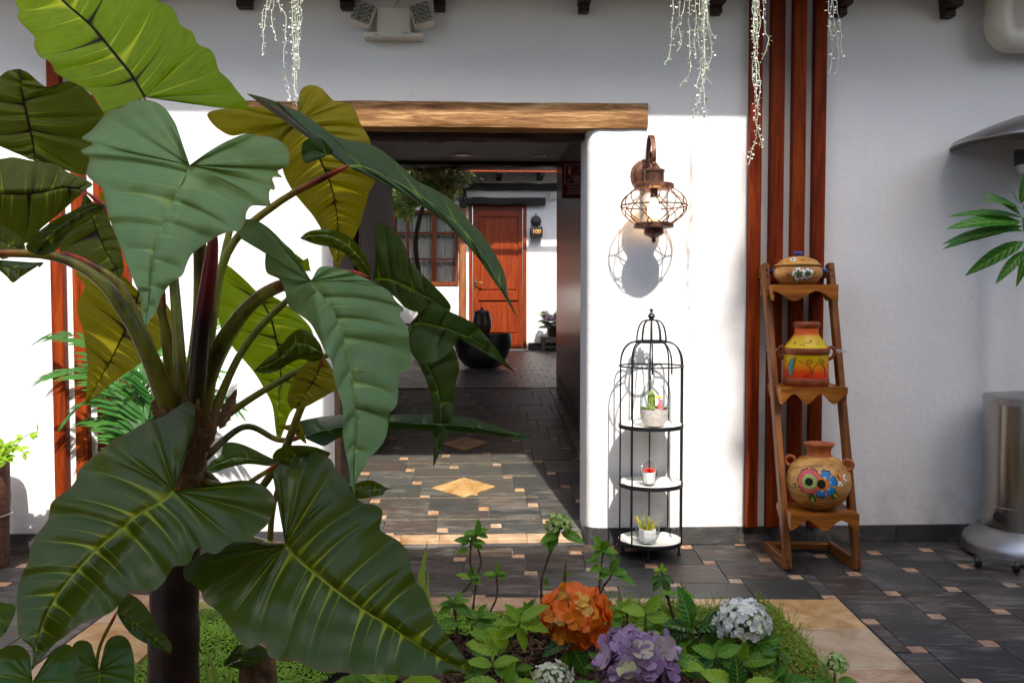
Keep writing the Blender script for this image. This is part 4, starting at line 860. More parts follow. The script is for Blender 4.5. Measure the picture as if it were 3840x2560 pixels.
for s in (-1, 1):
    o = rail(stile_at(s, 0.004), stile_at(s, zt_), .030, .045, 'stile')
    for k in (.02, .045, zt_-.03, zt_-.06):
        q = stile_at(s, k)+Vector((0, -.024, 0)); MB().lathe([(.001, 0), (.004, 0), (.004, .003)], 8).build('screw', M['iron_black'], lad).matrix_local = Matrix.Translation(q) @ Matrix.Rotation(pi/2, 4, 'X')
    rail(stile_at(s, 0.026)+Vector((s*-.001, .025, 0)), (xc_b+s*(hw_-.001)-.015, 4.465, .026), .028, .05, 'base_rail')
    q = stile_at(s, zt_-.045); rail(q+Vector((0, .025, 0)), (q.x-.004, 4.54+.0635*q.x-.012, q.z), .03, .05, 'top_rail')
rail((xc_b-hw_, 4.465+.0, .03), (xc_b+hw_-.03, 4.465, .03), .05, .028, 'base_rail')
def scallop(x0, x1, z1, h, n=2.0, N=40, ph=0.0):
    lo = [(x0+(x1-x0)*k/N, z1-h*(.70+.30*(cos(2*pi*n*k/N+ph)))) for k in range(N+1)]
    return [(x0, z1)]+lo+[(x1, z1)]
shelf_z = [1.312, .832, .272]; shelf_o = []
for i, z in enumerate(shelf_z):
    c = (stile_at(-1, z)+stile_at(1, z))/2; x0, x1 = c.x-.155, c.x+.155; yf, yb = c.y-.11, min(c.y+.13, wall_y(c.x)-.03)
    sh = MB().box(x0+.012, x1-.012, yf+.0125, yb, z-.018, z, .002).build('shelf_board', M['shelf_wood'], lad)
    o = MB().prism(scallop(0, x1-x0, 0, .078, [1.5, 2.5, 2.0][i], 40, pi if i == 0 else 0), 0, .012).build('front_apron', M['shelf_wood'], sh, None, True); o.location = (x0, yf, z+.001)
    for sx in (x0, x1-.0105):
        o = MB().prism(scallop(0, yb-yf-.014, 0, .075, 1.5, 30), 0, .0105).build('side_apron', M['shelf_wood'], sh, None, True); o.matrix_local = Matrix.Translation((sx+.0105, yf+.0135, z)) @ Matrix.Rotation(pi/2, 4, 'Z')
    shelf_o.append((c.x, (yf+yb)/2, z))
def rprof(prof, z):
    for (r0, z0), (r1, z1) in zip(prof, prof[1:]):
        if min(z0, z1) <= z <= max(z0, z1) and abs(z1-z0) > 1e-6: return r0+(r1-r0)*(z-z0)/(z1-z0)
    return prof[-1][0]
def decal(parent, prof, polys, m, name, th=.0012, fa=0.0):
    q = MB()
    for poly in polys:
        cs = sum(p[0] for p in poly)/len(poly); cz = sum(p[1] for p in poly)/len(poly); n = len(poly); vs = []; 
        for t in (0.0, .33, .66, 1.0):
            for (s, z) in (poly if t else [(cs, cz)]):
                s2, z2 = cs+(s-cs)*t, cz+(z-cz)*t; r = rprof(prof, z2); rm = max(r, .02); a = fa+s2/max(rprof(prof, cz), .03); vs.append(((r+th)*cos(a), (r+th)*sin(a), z2))
        fs = [(0, 1+i, 1+(i+1) % n) for i in range(n)]
        for l in range(2):
            for i in range(n): j = (i+1) % n; fs.append((1+l*n+i, 1+(l+1)*n+i, 1+(l+1)*n+j, 1+l*n+j))
        q.add(vs, fs)
    return q.build(name, M[m], parent, 180)
def line_decal(parent, prof, lines, m, name, w=.0016, fa=0.0):
    q = MB()
    for ln in lines:
        pp = [];
        for s, z in [tuple(v)[:2] for v in spline([(a, b, 0) for a, b in ln], max(6, 5*len(ln)))]:
            r = rprof(prof, z)+.0008; a = fa+s/max(r, .03); pp.append((r*cos(a), r*sin(a), z))
        q.tube(pp, w, 5)
    return q.build(name, M[m], parent, 180)
def ell(cx, cz, a, b, rot=0.0, n=14, wob=0.0):
    return [(cx+a*cos(t)*cos(rot)-b*sin(t)*sin(rot), cz+a*cos(t)*sin(rot)+b*sin(t)*cos(rot)) for t in [2*pi*k/n for k in range(n)]]
def petal2(cx, cz, r0, r1, ang, wd, notch=True):
    pts = []
    for (l, s) in ((r0, 0.0), (r0+(r1-r0)*.35, .7), (r0+(r1-r0)*.75, 1.0), (r1, .62), (r1*(.94 if notch else 1.03), 0.0), (r1, -.62), (r0+(r1-r0)*.75, -1.0), (r0+(r1-r0)*.35, -.7)):
        pts.append((cx+l*cos(ang)-s*wd*sin(ang), cz+l*sin(ang)+s*wd*cos(ang)))
    return pts
# --- lidded casserole
x, y, z = shelf_o[0]; fa = atan2(-y, -x)
pot = thing('lidded_pot', 'lidded buff clay pot with white painted flowers and blue handles', 'pot', (x-.012, y-.02, z+.001))
pr = [(.001, 0), (.07, 0), (.085, .008), (.112, .04), (.117, .058), (.110, .08), (.098, .092)]
MB().lathe(pr+[(.094, .092), (.10, .07)], 48).build('body', M['clay'], pot, 60)
lp = [(.112, .094), (.112, .098), (.10, .102), (.085, .119), (.05, .134), (.02, .138), (.001, .138)]
lid = MB().lathe([(.001, .09), (.1, .092)]+lp, 48).build('lid', M['clay'], pot, 60); MB().lathe([(.012, .136), (.012, .146), (.022, .152), (.02, .162), (.001, .163)], 24).build('knob', M['blue_glaze'], lid, 50)
for s in (-1, 1):
    a = fa+s*pi/2+.12*s; c = Vector((.115*cos(a), .115*sin(a), .072)); MB().ring(.016, .0105, 20, 10, (0, 0, 0)).build('handle', M['blue_glaze'], pot, 180).matrix_local = Matrix.Translation(c) @ Matrix.Rotation(a, 4, 'Z') @ Matrix.Rotation(.5, 4, 'Y')
for (cs, cz, R) in ((.005, .05, .034), (.048, .052, .028)):
    P1 = [petal2(cs, cz, .004, R, 2*pi*k/5+.5, R*.36) for k in range(5)]
    decal(pot, pr, [[(cs+(u-cs)*1.12, cz+(v-cz)*1.12) for u, v in q] for q in P1], 'paint_black', 'painted_outline', .0007, fa); decal(pot, pr, P1, 'paint_white', 'painted_flower', .0014, fa)
    decal(pot, pr, [petal2(cs, cz, .002, R*.6, 2*pi*k/5+.5, R*.14) for k in range(5)], 'paint_black', 'painted_shade', .002, fa); decal(pot, pr, [ell(cs, cz, R*.28, R*.3)], 'paint_green', 'painted_centre', .0027, fa)
decal(pot, pr, [ell(-.052, .066, .008, .007), ell(-.06, .043, .008, .007)], 'paint_orange', 'painted_berry', .0014, fa)
line_decal(pot, pr, [[(-.046, .066), (-.036, .07), (-.03, .074)], [(-.04, .071), (-.037, .078)], [(-.054, .043), (-.042, .048), (-.03, .043)], [(-.044, .047), (-.046, .056)], [(.082, .05), (.088, .058), (.09, .068)]], 'paint_black', 'painted_tendril', .0009, fa)
P1 = [petal2(-.02, .125, .003, .022, 2*pi*k/5, .008) for k in range(5)]; lpd = [(.112, .098), (.10, .102), (.085, .119), (.05, .134), (.02, .138)]
decal(lid, lpd, [ell(-.022+.009*cos(k*1.26), .1215+.006*sin(k*1.26), .0075, .0055) for k in range(5)], 'paint_white', 'painted_flower', .0016, fa); decal(lid, lpd, [ell(-.022, .1215, .005, .004)], 'paint_black', 'painted_centre', .0026, fa)
decal(lid, lpd, [ell(.042, .117, .008, .006)], 'paint_orange', 'painted_berry', .0014, fa); line_decal(lid, lpd, [[(.035, .117), (.022, .122), (.01, .119)], [(.02, .121), (.022, .113)]], 'paint_black', 'painted_tendril', .0009, fa)
# --- yellow churn
x, y, z = shelf_o[1]; fa = atan2(-y, -x)
ch = thing('yellow_churn', 'yellow and red glazed clay churn with black scrolls', 'pot', (x-.008, y-.012, z+.001))
pr = [(.001, .0), (.103, .0), (.106, .012), (.104, .04), (.103, .15), (.105, .155), (.105, .178), (.098, .182), (.09, .198), (.062, .235), (.056, .25), (.055, .278)]
MB().lathe(pr+[(.05, .278), (.05, .24)], 48).build('body', M['yellow_glaze'], ch, 50)
MB().lathe([(.104, .149), (.1075, .152), (.1075, .178), (.104, .181)], 48).build('band', M['brown_glaze'], ch, 50); MB().lathe([(.1045, .004), (.108, .008), (.1075, .034), (.1045, .038)], 48).build('band', M['brown_glaze'], ch, 50)
MB().lathe([(.054, .274), (.061, .278), (.063, .286), (.062, .298), (.056, .304), (.05, .30), (.05, .276)], 40).build('mouth', M['brown_glaze'], ch, 50)
for s in (-1, 1):
    a = fa+s*pi/2; d = Vector((cos(a), sin(a), 0)); pp = spline([d*.10+Vector((0, 0, .125)), d*.122+Vector((0, 0, .14)), d*.128+Vector((0, 0, .17)), d*.113+Vector((0, 0, .183)), d*.10+Vector((0, 0, .178))], 16)
    MB().tube(pp, .008, 8).build('handle', M['brown_glaze'], ch, 180)
    q = MB()
    for k in range(7):
        e = random.uniform(-.5, .6); q.tube([d*.118+Vector((0, 0, .172)), d*(.13+.01*k)+Vector((0, .01*e, .165+.012*e)), d*(.135+.016*random.random())+Vector((0, .02*e, .15+.02*random.random()))], .0016, 4)
    q.build('twine', M['sand'], ch)
def spiral(cx, cz, R, turns, tail, flip=1): return [(cx+flip*R*(1-k/18)*cos(-.4+turns*2*pi*k/18), cz+R*(1-k/18)*sin(-.4+turns*2*pi*k/18)) for k in range(17, -1, -1)]+tail
line_decal(ch, pr, [spiral(.018, .115, .017, 1.3, [(.022, .085), (.012, .06), (-.008, .048)], -1), [(.07, .138), (.055, .11), (.035, .09), (.028, .06), (.018, .045)], spiral(.085, .115, .014, 1.2, [(.095, .09), (.1, .05)], -1)], 'paint_black', 'painted_scroll', .0016, fa)
line_decal(ch, pr, [[(-.03, .19), (-.02, .2), (-.008, .196), (-.012, .19)], spiral(.018, .213, .008, 1.2, [(.0, .206), (-.012, .21)]), spiral(-.052, .205, .007, 1.1, [(-.06, .195)], -1), [(.05, .2), (.06, .205), (.068, .198)], [(-.03, .115), (-.027, .124), (-.024, .114), (-.02, .117), (-.016, .113), (-.012, .118)]], 'paint_black', 'painted_scroll', .0010, fa)
LF = [(-.045, .138), (-.06, .13), (-.075, .125), (-.088, .105), (-.09, .08), (-.084, .06), (-.074, .045), (-.066, .06), (-.06, .08), (-.056, .1), (-.052, .12)]
decal(ch, pr, [LF], 'paint_teal', 'painted_leaf', .0012, fa); line_decal(ch, pr, [LF+[LF[0]], [(-.048, .132), (-.068, .095), (-.076, .055)], [(-.066, .098), (-.08, .11)], [(-.07, .085), (-.06, .095)]], 'paint_black', 'painted_outline', .0014, fa)
# --- round vase
x, y, z = shelf_o[2]; fa = atan2(-y, -x)
vz = thing('round_vase', 'round buff clay vase painted with pink and blue flowers', 'vase', (x+.005, y-.005, z+.001))
pr = [(.001, 0), (.062, 0), (.085, .012), (.118, .045), (.139, .09), (.145, .125), (.139, .165), (.118, .205), (.088, .232), (.06, .245)]
MB().lathe(pr, 56).build('body', M['clay'], vz, 60)
MB().lathe([(.058, .243), (.052, .256), (.052, .266), (.058, .285), (.07, .298), (.07, .303), (.062, .303), (.048, .28), (.045, .25)], 48).build('neck', M['terracotta'], vz, 50)
for s in (-1, 1):
    a = fa+s*pi/2-.15; d = Vector((cos(a), sin(a), 0)); MB().ring(.022, .0085, 24, 8).build('handle', M['terracotta'], vz, 180).matrix_local = Matrix.Translation(d*.128+Vector((0, 0, .212))) @ Matrix.Rotation(a, 4, 'Z') @ Matrix.Rotation(pi/2, 4, 'X')
def flower(cs, cz, R, mm, mi, n, skip=()):
    Q = [petal2(cs, cz, .012, R, 2*pi*k/n+.3, R*.34) for k in range(n) if k not in skip]
    decal(vz, pr, [[(cs+(u-cs)*1.09, cz+(v-cz)*1.09) for u, v in q] for q in Q], 'paint_black', 'painted_outline', .0008, fa); decal(vz, pr, Q, mm, 'painted_petal', .0016, fa)
    decal(vz, pr, [petal2(cs, cz, .01, R*.62, 2*pi*k/n+.3, R*.13) for k in range(n) if k not in skip], mi, 'painted_shade', .0022, fa)
flower(.022, .138, .06, 'paint_blue', 'paint_sky', 6, (2, 3)); decal(vz, pr, [ell(.018, .14, .03, .031)], 'paint_orange', 'painted_centre', .0026, fa); decal(vz, pr, [ell(.012, .14, .019, .02)], 'paint_black', 'painted_eye', .0032, fa)
flower(-.04, .146, .056, 'paint_pink', 'paint_rose', 7); decal(vz, pr, [ell(-.04, .146, .034, .034)], 'paint_lime', 'painted_centre', .0038, fa); decal(vz, pr, [ell(-.04, .146, .018, .018)], 'paint_black', 'painted_eye', .0046, fa)
for (cs, cz, an, L) in ((-.028, .09, -1.45, .05), (.055, .106, -.75, .052), (-.105, .128, -2.4, .034)):
    q = [(cs+L*u*cos(an)-v*L*.3*sin(an), cz+L*u*sin(an)+v*L*.3*cos(an)) for u, v in ((0, 0), (.2, .7), (.5, 1), (.8, .6), (1, 0), (.8, -.6), (.5, -1), (.2, -.7))]
    decal(vz, pr, [[(cs+L*.5*cos(an)+(a-cs-L*.5*cos(an))*1.12, cz+L*.5*sin(an)+(b-cz-L*.5*sin(an))*1.12) for a, b in q]], 'paint_black', 'painted_outline', .0008, fa); decal(vz, pr, [q], 'paint_green', 'painted_leaf', .0016, fa)
    q2 = [(cs+L*(.25+.7*u)*cos(an)-v*L*.15*sin(an), cz+L*(.25+.7*u)*sin(an)+v*L*.15*cos(an)) for u, v in ((0, 0), (.5, 1), (1, 0), (.5, -1))]; decal(vz, pr, [q2], 'paint_yellow', 'painted_shade', .0022, fa)
bug = [ell(.098, .178, .012, .009, -.8), ell(.107, .16, .017, .009, -1.0)]
decal(vz, pr, [ell(.104, .166, .022, .013, -.95)], 'paint_black', 'painted_outline', .0008, fa); decal(vz, pr, bug, 'paint_orange', 'painted_butterfly', .0016, fa)
W_ = [ell(.093, .142, .015, .006, -1.75), ell(.106, .138, .014, .006, -1.3), ell(.124, .172, .014, .006, .4), ell(.13, .155, .016, .006, -.7)]
decal(vz, pr, [[(sum(p[0] for p in q)/14+(a-sum(p[0] for p in q)/14)*1.2, sum(p[1] for p in q)/14+(b-sum(p[1] for p in q)/14)*1.2) for a, b in q] for q in W_], 'paint_black', 'painted_outline', .0010, fa); decal(vz, pr, W_, 'paint_white', 'painted_wing', .0018, fa)
line_decal(vz, pr, [[(-.055, .205), (-.045, .212), (-.03, .208), (-.028, .198)], [(-.02, .2), (-.008, .213), (.02, .216)], [(.092, .186), (.09, .196), (.084, .198)], [(.099, .188), (.102, .196)]], 'paint_black', 'painted_tendril', .0009, fa)

# ================================================================== patio heater
HY = PZ(2362, 1270).y; hc = PZ(2362, 1270); hs = PXM(HY)
def hz_(dy): return P(2362, dy, HY).z
ht = thing('patio_heater', 'stainless steel patio heater at the right edge of the courtyard', 'heater', hc)
rb, rt_ = 141*hs, 100*hs
MB().lathe([(.001, .004), (rb*.97, .004), (rb, .015), (rb, .05), (rb*.97, .075), (rt_*1.06, .135), (rt_*1.0, .14)], 64).build('base', M['steel2'], ht, 35)
zb, ztp = .135, hz_(920); bd = MB().lathe([(rt_*.99, zb), (rt_*1.01, zb+.004), (rt_*1.01, zb+.11), (rt_*.992, zb+.113), (rt_*.992, ztp), (rt_*.98, ztp)], 72).build('tank_housing', M['steel'], ht, 35)
MB().lathe([(rt_*1.012, ztp-.012), (rt_*1.012, ztp+.022), (rt_*.98, ztp+.026), (.05, ztp+.045), (.03, ztp+.047), (.001, ztp+.047)], 64).build('housing_lid', M['steel2'], ht, 35)
fa = atan2(-hc.y, -hc.x); MB().lathe([(.001, .0), (.027, .0), (.027, .005), (.001, .006)], 24).build('port', M['black_plastic'], ht, 40).matrix_local = Matrix.Translation(((rt_*1.012)*cos(fa-.62), (rt_*1.012)*sin(fa-.62), zb+.065)) @ Matrix.Rotation(fa-.62, 4, 'Z') @ Matrix.Rotation(pi/2, 4, 'Y')
zh = hz_(332); MB().tube([(0, 0, ztp+.05), (0, 0, zh-.2)], .03, 24).build('pole', M['steel'], ht, 40)
zb0 = hz_(398); bu = MB().lathe([(.001, zb0-.01), (.05, zb0-.01), (68*hs*.62, zb0), (68*hs*.72, zb0+.03), (68*hs*.72, zb0+.035), (68*hs*.66, zb0+.036), (68*hs*.66, zh-.02), (.04, zh+.01)], 40).build('burner', M['steel2'], ht, 35)
gr = MB()
for k in range(40):
    w = 2*pi*k/40; r = 68*hs*.68; gr.tube([(r*cos(w), r*sin(w), zb0+.037), (r*cos(w), r*sin(w), zh-.025)], .0035, 4)
for k in range(12): gr.ring(68*hs*.68, .003, 40, 4, (0, 0, zb0+.045+k*(zh-zb0-.08)/11))
gr.build('burner_mesh', M['black_plastic'], bu)
rh = 181*hs; MB().lathe([(rh, zh), (rh*1.004, zh+.004), (rh*.97, zh+.025), (rh*.62, zh+.085), (rh*.3, zh+.13), (.03, zh+.15), (.001, zh+.15)], 72).build('hood', M['steel2'], ht, 40); MB().lathe([(rh*.995, zh+.002), (rh*.6, zh+.075), (.03, zh+.135)], 72).build('hood_lining', M['steel2'], ht, 40)
for (dx, dy) in ((2246, 1288), (2334, 1300)):
    p = PZ(dx, dy, .03)-hc; o = MB().lathe([(.001, -.014), (.022, -.014), (.026, -.009), (.026, .009), (.022, .014), (.001, .014)], 24).build('wheel', M['black_plastic'], ht, 40); o.matrix_local = Matrix.Translation((p.x, p.y, .028)) @ Matrix.Rotation(pi/2, 4, 'Y') @ Matrix.Rotation(.3, 4, 'X')
p, q = PZ(2252, 1285, .04)-hc, PZ(2330, 1297, .04)-hc; pp = MB(); 
d = (q-p); d.z = 0; nn = Vector((-d.y, d.x, 0)).normalized()*.022
pp.add([p-nn, q-nn, q+nn, p+nn, *[v+Vector((0, 0, .022)) for v in (p-nn, q-nn, q+nn, p+nn)]], [(0,3,2,1),(4,5,6,7),(0,1,5,4),(1,2,6,5),(2,3,7,6),(3,0,4,7)]).build('wheel_bracket', M['steel'], ht)

# ================================================================== things on the wall, high up
el_c = HL(906, 60); em = thing('emergency_light', 'white twin-head emergency light high on the wall', 'emergency light'); em.matrix_world = HM @ Matrix.Translation(el_c)
s = PXM(4.45)
MB().box(-38*s, 40*s, -.07, -.001, -28*s, 32*s, .006).build('body', M['white_plastic'], em); MB().box(-67*s, 68*s, -.085, -.001, -35.5*s, -26*s, .004).build('base_bar', M['white_plastic'], em)
MB().box(20*s, 34*s, -.0712, -.0702, -25*s, -23.4*s).build('vent', M['black_plastic'], em)
for k, (x0, x1, m_) in enumerate(((-40, -36, 'black_plastic'), (-34, -32.5, 'paint_red'), (12, 37, 'sand'))): MB().box(x0*s, x1*s, -.0862, -.0850, -32*s, -29.5*s).build(('socket', 'indicator', 'label_plate')[k], M[m_], em)
MB().tube([tuple(v) for v in spline([(5*s, -.02, 31*s), (2*s, -.03, 40*s), (10*s, -.02, 50*s), (4*s, -.004, 62*s)], 14)], .003, 5).build('cable', M['sand'], em)
t = NT('lens_silver'); t.P(base=(.5,.5,.45), metal=.9, rough=.25); M['lens'] = t.m
for sgn, cx, cz, rot in ((-1, -68*s, 8*s, .35), (1, 66*s, 8*s, -.3)):
    hd = MB().box(-23*s, 23*s, -.05, .0, -25*s, 25*s, .006).build('lamp_head', M['white_plastic'], em); hd.matrix_local = Matrix.Translation((cx, -.05, cz)) @ Matrix.Rotation(rot, 4, 'Y') @ Matrix.Rotation(-.25, 4, 'X')
    for k in range(12):
        o = MB().lathe([(.001, -.004), (.004, -.003), (.0115, .0065), (.0125, .0065), (.0125, .001)], 14).build('reflector', M['lens'], hd, 40); o.matrix_local = Matrix.Translation(((-15+15*(k % 3))*s, -.0515, (-18+12*(k//3))*s)) @ Matrix.Rotation(pi/2, 4, 'X')
    MB().box(-22*s, 22*s, -.064, -.0605, -24*s, 24*s, .001).build('lens_cover', M['glass'], hd)
pc = thing('vent_pipe', 'cream elbow pipe at the top right corner of the wall', 'pipe'); pc.matrix_world = HM
a = HL(2293, 60, -.1); r = 29*s; pts = [(a.x, -.1, a.z+.5), (a.x, -.1, HL(2293, 60, -.1).z), (a.x, -.1, HL(2293, 92, -.1).z+.01)]
MB().tube([(a.x, -.1, a.z+.6), (a.x, -.1, HL(2293, 40, -.1).z)], r, 32).build('pipe', M['white_plastic'], pc, 40)
zc = HL(2293, 90, -.1).z; MB().tube(spline([(a.x, -.1, HL(2293, 38, -.1).z), (a.x+.004, -.1, HL(2293, 62, -.1).z), (a.x+.03, -.1, zc+.01), (a.x+.08, -.1, zc), (a.x+.13, -.1, zc)], 16), r*1.08, 32).build('elbow', M['white_plastic'], pc, 40)
MB().tube([(a.x+.128, -.1, zc), (a.x+.7, -.1, zc)], r, 32).build('pipe', M['white_plastic'], pc, 40)
o_ = HM @ Vector((a.x+.6, -.1, zc))

# ================================================================== far patio things
bw = PZ(1107, 846, FZ); sB = PXM(bw.y+.1); bo = thing('black_bowl', 'large round black bowl on the far patio floor', 'bowl', (bw.x, bw.y+.15, FZ))
R = 67*sB; Hh = (846-768)*sB*1.02
MB().lathe([(.001, 0), (R*.45, 0), (R*.62, Hh*.06), (R*.85, Hh*.3), (R*.98, Hh*.65), (R, Hh*.85), (R*.97, Hh), (R*.93, Hh*.98), (R*.9, Hh*.9)], 56).build('bowl', M['bowl_black'], bo, 50); MB().lathe([(.001, Hh*.97), (R*.92, Hh*.97), (R*.92, Hh*.93), (.001, Hh*.93)], 48).build('top_disc', M['terracotta'], bo, 40)
jr = thing('lidded_jar', 'dark lidded jar standing on the black bowl', 'jar', (bw.x-.01, bw.y+.2, FZ+Hh*.97)); r = 23*sB; h = 55*sB
MB().lathe([(.001, 0), (r*.7, 0), (r*.8, h*.05), (r, h*.4), (r*.98, h*.55), (r*.8, h*.86), (r*.78, h*.9)], 24).build('body', M['jar_brown'], jr, 50); MB().lathe([(r*.82, h*.9), (r*.84, h*.93), (r*.5, h*1.0), (r*.12, h*1.02), (r*.16, h*1.06), (r*.1, h*1.12), (.001, h*1.13)], 24).build('lid', M['jar_brown'], jr, 50)
a, b = fh(1241, 772), fh(1300, 808); st = house(thing('flower_stand', 'weathered wooden stand against the far patio wall', 'stand')); st.matrix_world = HM
x0, x1, y0, y1, zt2 = a[0], b[0], FY-.42, FY-.06, a[1]
MB().box(x0, x1, y0, y1, zt2-.05, zt2, .004).build('top', M['grey_wood'], st)
for xx_ in (x0, x1-.05):
    for yy_ in (y0, y1-.05): MB().box(xx_+.002, xx_+.048, yy_+.002, yy_+.048, FZ+.002, zt2-.05, .003).build('leg', M['grey_wood'], st)
for k, z in enumerate((FZ+.06, FZ+.14)): MB().box(x0+.05, x1-.05, y0+.004, y0+.03, z, z+.03, .003).build('rung', M['grey_wood'], st)
# ================================================================== small plants: shared leaf meshes
def ovate(name, m, W=0.5, fold=0.12, droop=0.15, serr=0.0, corr=0.012, n=11, heart=False):
    vs = []; fs = []; c = 5
    for k in range(n):
        t = k/(n-1); w = W*0.5*(sin(pi*t**0.8)**0.8 if not heart else (1-t)**.75*(1.25 if t < .3 else 1.0))
        w = max(w, 0.004); y = t
        for j in range(c):
            s = (j-2)/2; z = -droop*t*t+fold*abs(s)*w*2*.5+corr*sin(t*26+abs(s)*1.5)*(abs(s)); e = 1+(serr*((k % 2)*2-1) if abs(s) == 1 else 0)
            vs.append((s*w*e, y-(.04 if abs(s) == 1 else 0)*0, z))
    for k in range(n-1):
        for j in range(c-1): a = k*c+j; fs.append((a, a+1, a+c+1, a+c))
    mb = MB(); mb.uv = [(k/(n-1), abs(j-2)/2) for k in range(n) for j in range(c)]; me = mb.add(vs, fs).mesh(name); me.materials.append(M[m]); me.polygons.foreach_set('use_smooth', [True]*len(me.polygons)); return me
LEAF = {k: ovate('leaf', k, .52, .22, .20, .06, .008, 17) for k in ('leaf_mid', 'leaf_lime', 'leaf_dark')}
LANCE = ovate('leaf', 'leaf_dark', .26, .2, .22, 0, .004)
def orient(pos, d, nrm, s):
    d = Vector(d).normalized(); nrm = Vector(nrm); x = d.cross(nrm).normalized(); z = x.cross(d)
    m = Matrix((x, d, z)).transposed().to_4x4(); return Matrix.Translation(pos) @ m @ Matrix.Diagonal((s, s, s, 1))
def put_leaf(parent, me, pos, d, nrm, s, name='leaf'):
    o = obj(name, me, None, parent); o.matrix_local = orient(pos, d, nrm, s); return o
def img_leaf(parent, me, dx, dy, Y, L, ang, fwd=-0.35, name='leaf'):
    """leaf rooted at a point seen at dx,dy, pointing ang degrees (0 right, 90 up) and a little towards the viewer"""
    p = P(dx, dy, Y); a = radians(ang); d = Vector((cos(a), fwd+random.uniform(-.25, .25), sin(a))); n_ = Vector((random.uniform(-.45, .45), -.6+random.uniform(-.3, .3), .85)); return put_leaf(parent, me, p, d, n_, L*PXM(Y)*1.08, name)
def stemtube(parent, pts, r0, r1, m='stem_brown', knots=True, name='stem'):
    pts = spline(pts, 5*len(pts)); n = len(pts)
    return MB().tube(pts, [(r0+(r1-r0)*k/(n-1))*(1+(.35 if knots and k % 4 == 0 else 0)) for k in range(n)], 7).build(name, M[m], parent, 180)
# soil
SX0, SX1, SY0, SY1 = CXL+KW, CXR-KW, 1.2, CYB-KB
def soil_h(x, y):
    return -.035+.03*noise.noise(Vector((x*2.1, y*2.1, 0)))+.018*noise.noise(Vector((x*9, y*9, 3)))+.008*noise.noise(Vector((x*30, y*30, 7)))
vs = []; fs = []; nx, ny = 150, 120
for j in range(ny+1):
    for i in range(nx+1):
        x = SX0+(SX1-SX0)*i/nx; y = SY0+(SY1-SY0)*j/ny; vs.append((x, y, soil_h(x, y)))
for j in range(ny):
    for i in range(nx): a = j*(nx+1)+i; fs.append((a, a+1, a+nx+2, a+nx+1))
so = MB().add(vs, fs).build('soil', M['soil'], None, 180); tag(so, kind='structure')
MB().box(SX0, SX1, SY0-2.4, SY0, -.3, -.05).build('soil_bed', M['soil'], so)
def scatter(name, label, cat, n, fx, m, size, up=.6, h=None, tri=False):
    q = MB()
    for _ in range(n):
        x, y, z = fx(); s = size*random.uniform(.6, 1.35); a = random.uniform(0, 2*pi); d = Vector((cos(a), sin(a), random.uniform(-.3, .7))).normalized(); nn = Vector((random.gauss(0, .5), random.gauss(0, .5)-.2, 1)).normalized(); x_ = d.cross(nn).normalized()*s*.42; p = Vector((x, y, z))
        q.add([p, p+d*s*.5+x_, p+d*s, p+d*s*.5-x_], [(0, 1, 2, 3)])
    o = q.build(name, M[m]); return tag(o, label, cat, kind='stuff')
ch_ = MB()
for _ in range(5200):
    x = random.uniform(-.6, SX1-.03); y = random.uniform(2.35, 3.42); s = random.uniform(.004, .016); L = s*random.uniform(1.2, 3.2); a = random.uniform(0, pi); t_ = random.uniform(-.5, .5)
    d = Vector((cos(a), sin(a), t_)).normalized()*L; e = Vector((-sin(a), cos(a), random.uniform(-.4, .4))).normalized()*s*.5; u = d.cross(e).normalized()*s*.25; p = Vector((x, y, soil_h(x, y)+.004+random.random()*.008))
    ch_.add([p-d/2-e-u, p+d/2-e*.6-u, p+d/2+e*.7-u, p-d/2+e-u, p-d/2-e*.6+u, p+d/2-e*.5+u, p+d/2+e*.5+u, p-d/2+e*.7+u], [(0,3,2,1),(4,5,6,7),(0,1,5,4),(1,2,6,5),(2,3,7,6),(3,0,4,7)])
tag(ch_.build('bark_mulch', M['chip']), 'dark bark chips covering the planting bed', 'mulch', kind='stuff')
def moss_pt():
    while True:
        x, y = random.uniform(SX0-.03, .3), random.uniform(2.3, SY1+.05)
        edge_ = y > 3.33+.07*noise.noise(Vector((x*3, 0, 0))) or (x < -.62+.2*noise.noise(Vector((0, y*3, 0))))
        if edge_ and random.random() < .96: return x, y, max(soil_h(x, y), -.02)+.012+.03*(noise.noise(Vector((x*6, y*6, 1)))+.6)*random.random()
scatter('baby_tears', 'bright green ground cover along the back and left of the bed', 'ground cover', 42000, moss_pt, 'moss', .009)
def creep_pt():
    while True:
        x = random.uniform(.25, SX1+.10); y = random.uniform(2.35, SY1+.06); k = .14*noise.noise(Vector((x*3.3, y*3.3, 9)))
        dR = (SX1+.07)-x; dB = (SY1+.05)-y
        if dR > .02+abs(k)*.2 and min(dR-.26, dB-.24) < k and dB > 0.0:
            hh = .085*(1-max(0, min(1, (min(dR, dB))/.4)))**.3; hh *= min(1, dR/.08, dB/.08+.2); return x, y, max(soil_h(x, y), -.01)+.006+hh*random.random()**.7*1.1*(.7+.5*noise.noise(Vector((x*8, y*8, 2))))
scatter('creeper', 'low green creeper spilling over the right kerb', 'ground cover', 20000, creep_pt, 'creeper', .0105)
scatter('russet_creeper', 'russet leaf tips scattered through the creeper at the right kerb', 'ground cover', 5200, creep_pt, 'creeper_red', .0105)
sp_ = MB()
for _ in range(520):
    x, y, z = creep_pt(); p = Vector((x, y, z)); L = random.uniform(.02, .075); d = Vector((random.uniform(-.5, .6), random.uniform(-.5, .5), 1)).normalized(); sp_.tube([p, p+d*L*.6, p+d*L], .0008, 3)
    for k in range(6): a = random.uniform(0, 6.28); e = Vector((cos(a), sin(a), .4))*.008; q = p+d*L*(.3+.7*k/5); f = e.cross(d).normalized()*.003; sp_.add([q, q+e*.5+f, q+e, q+e*.5-f], [(0, 1, 2, 3)])
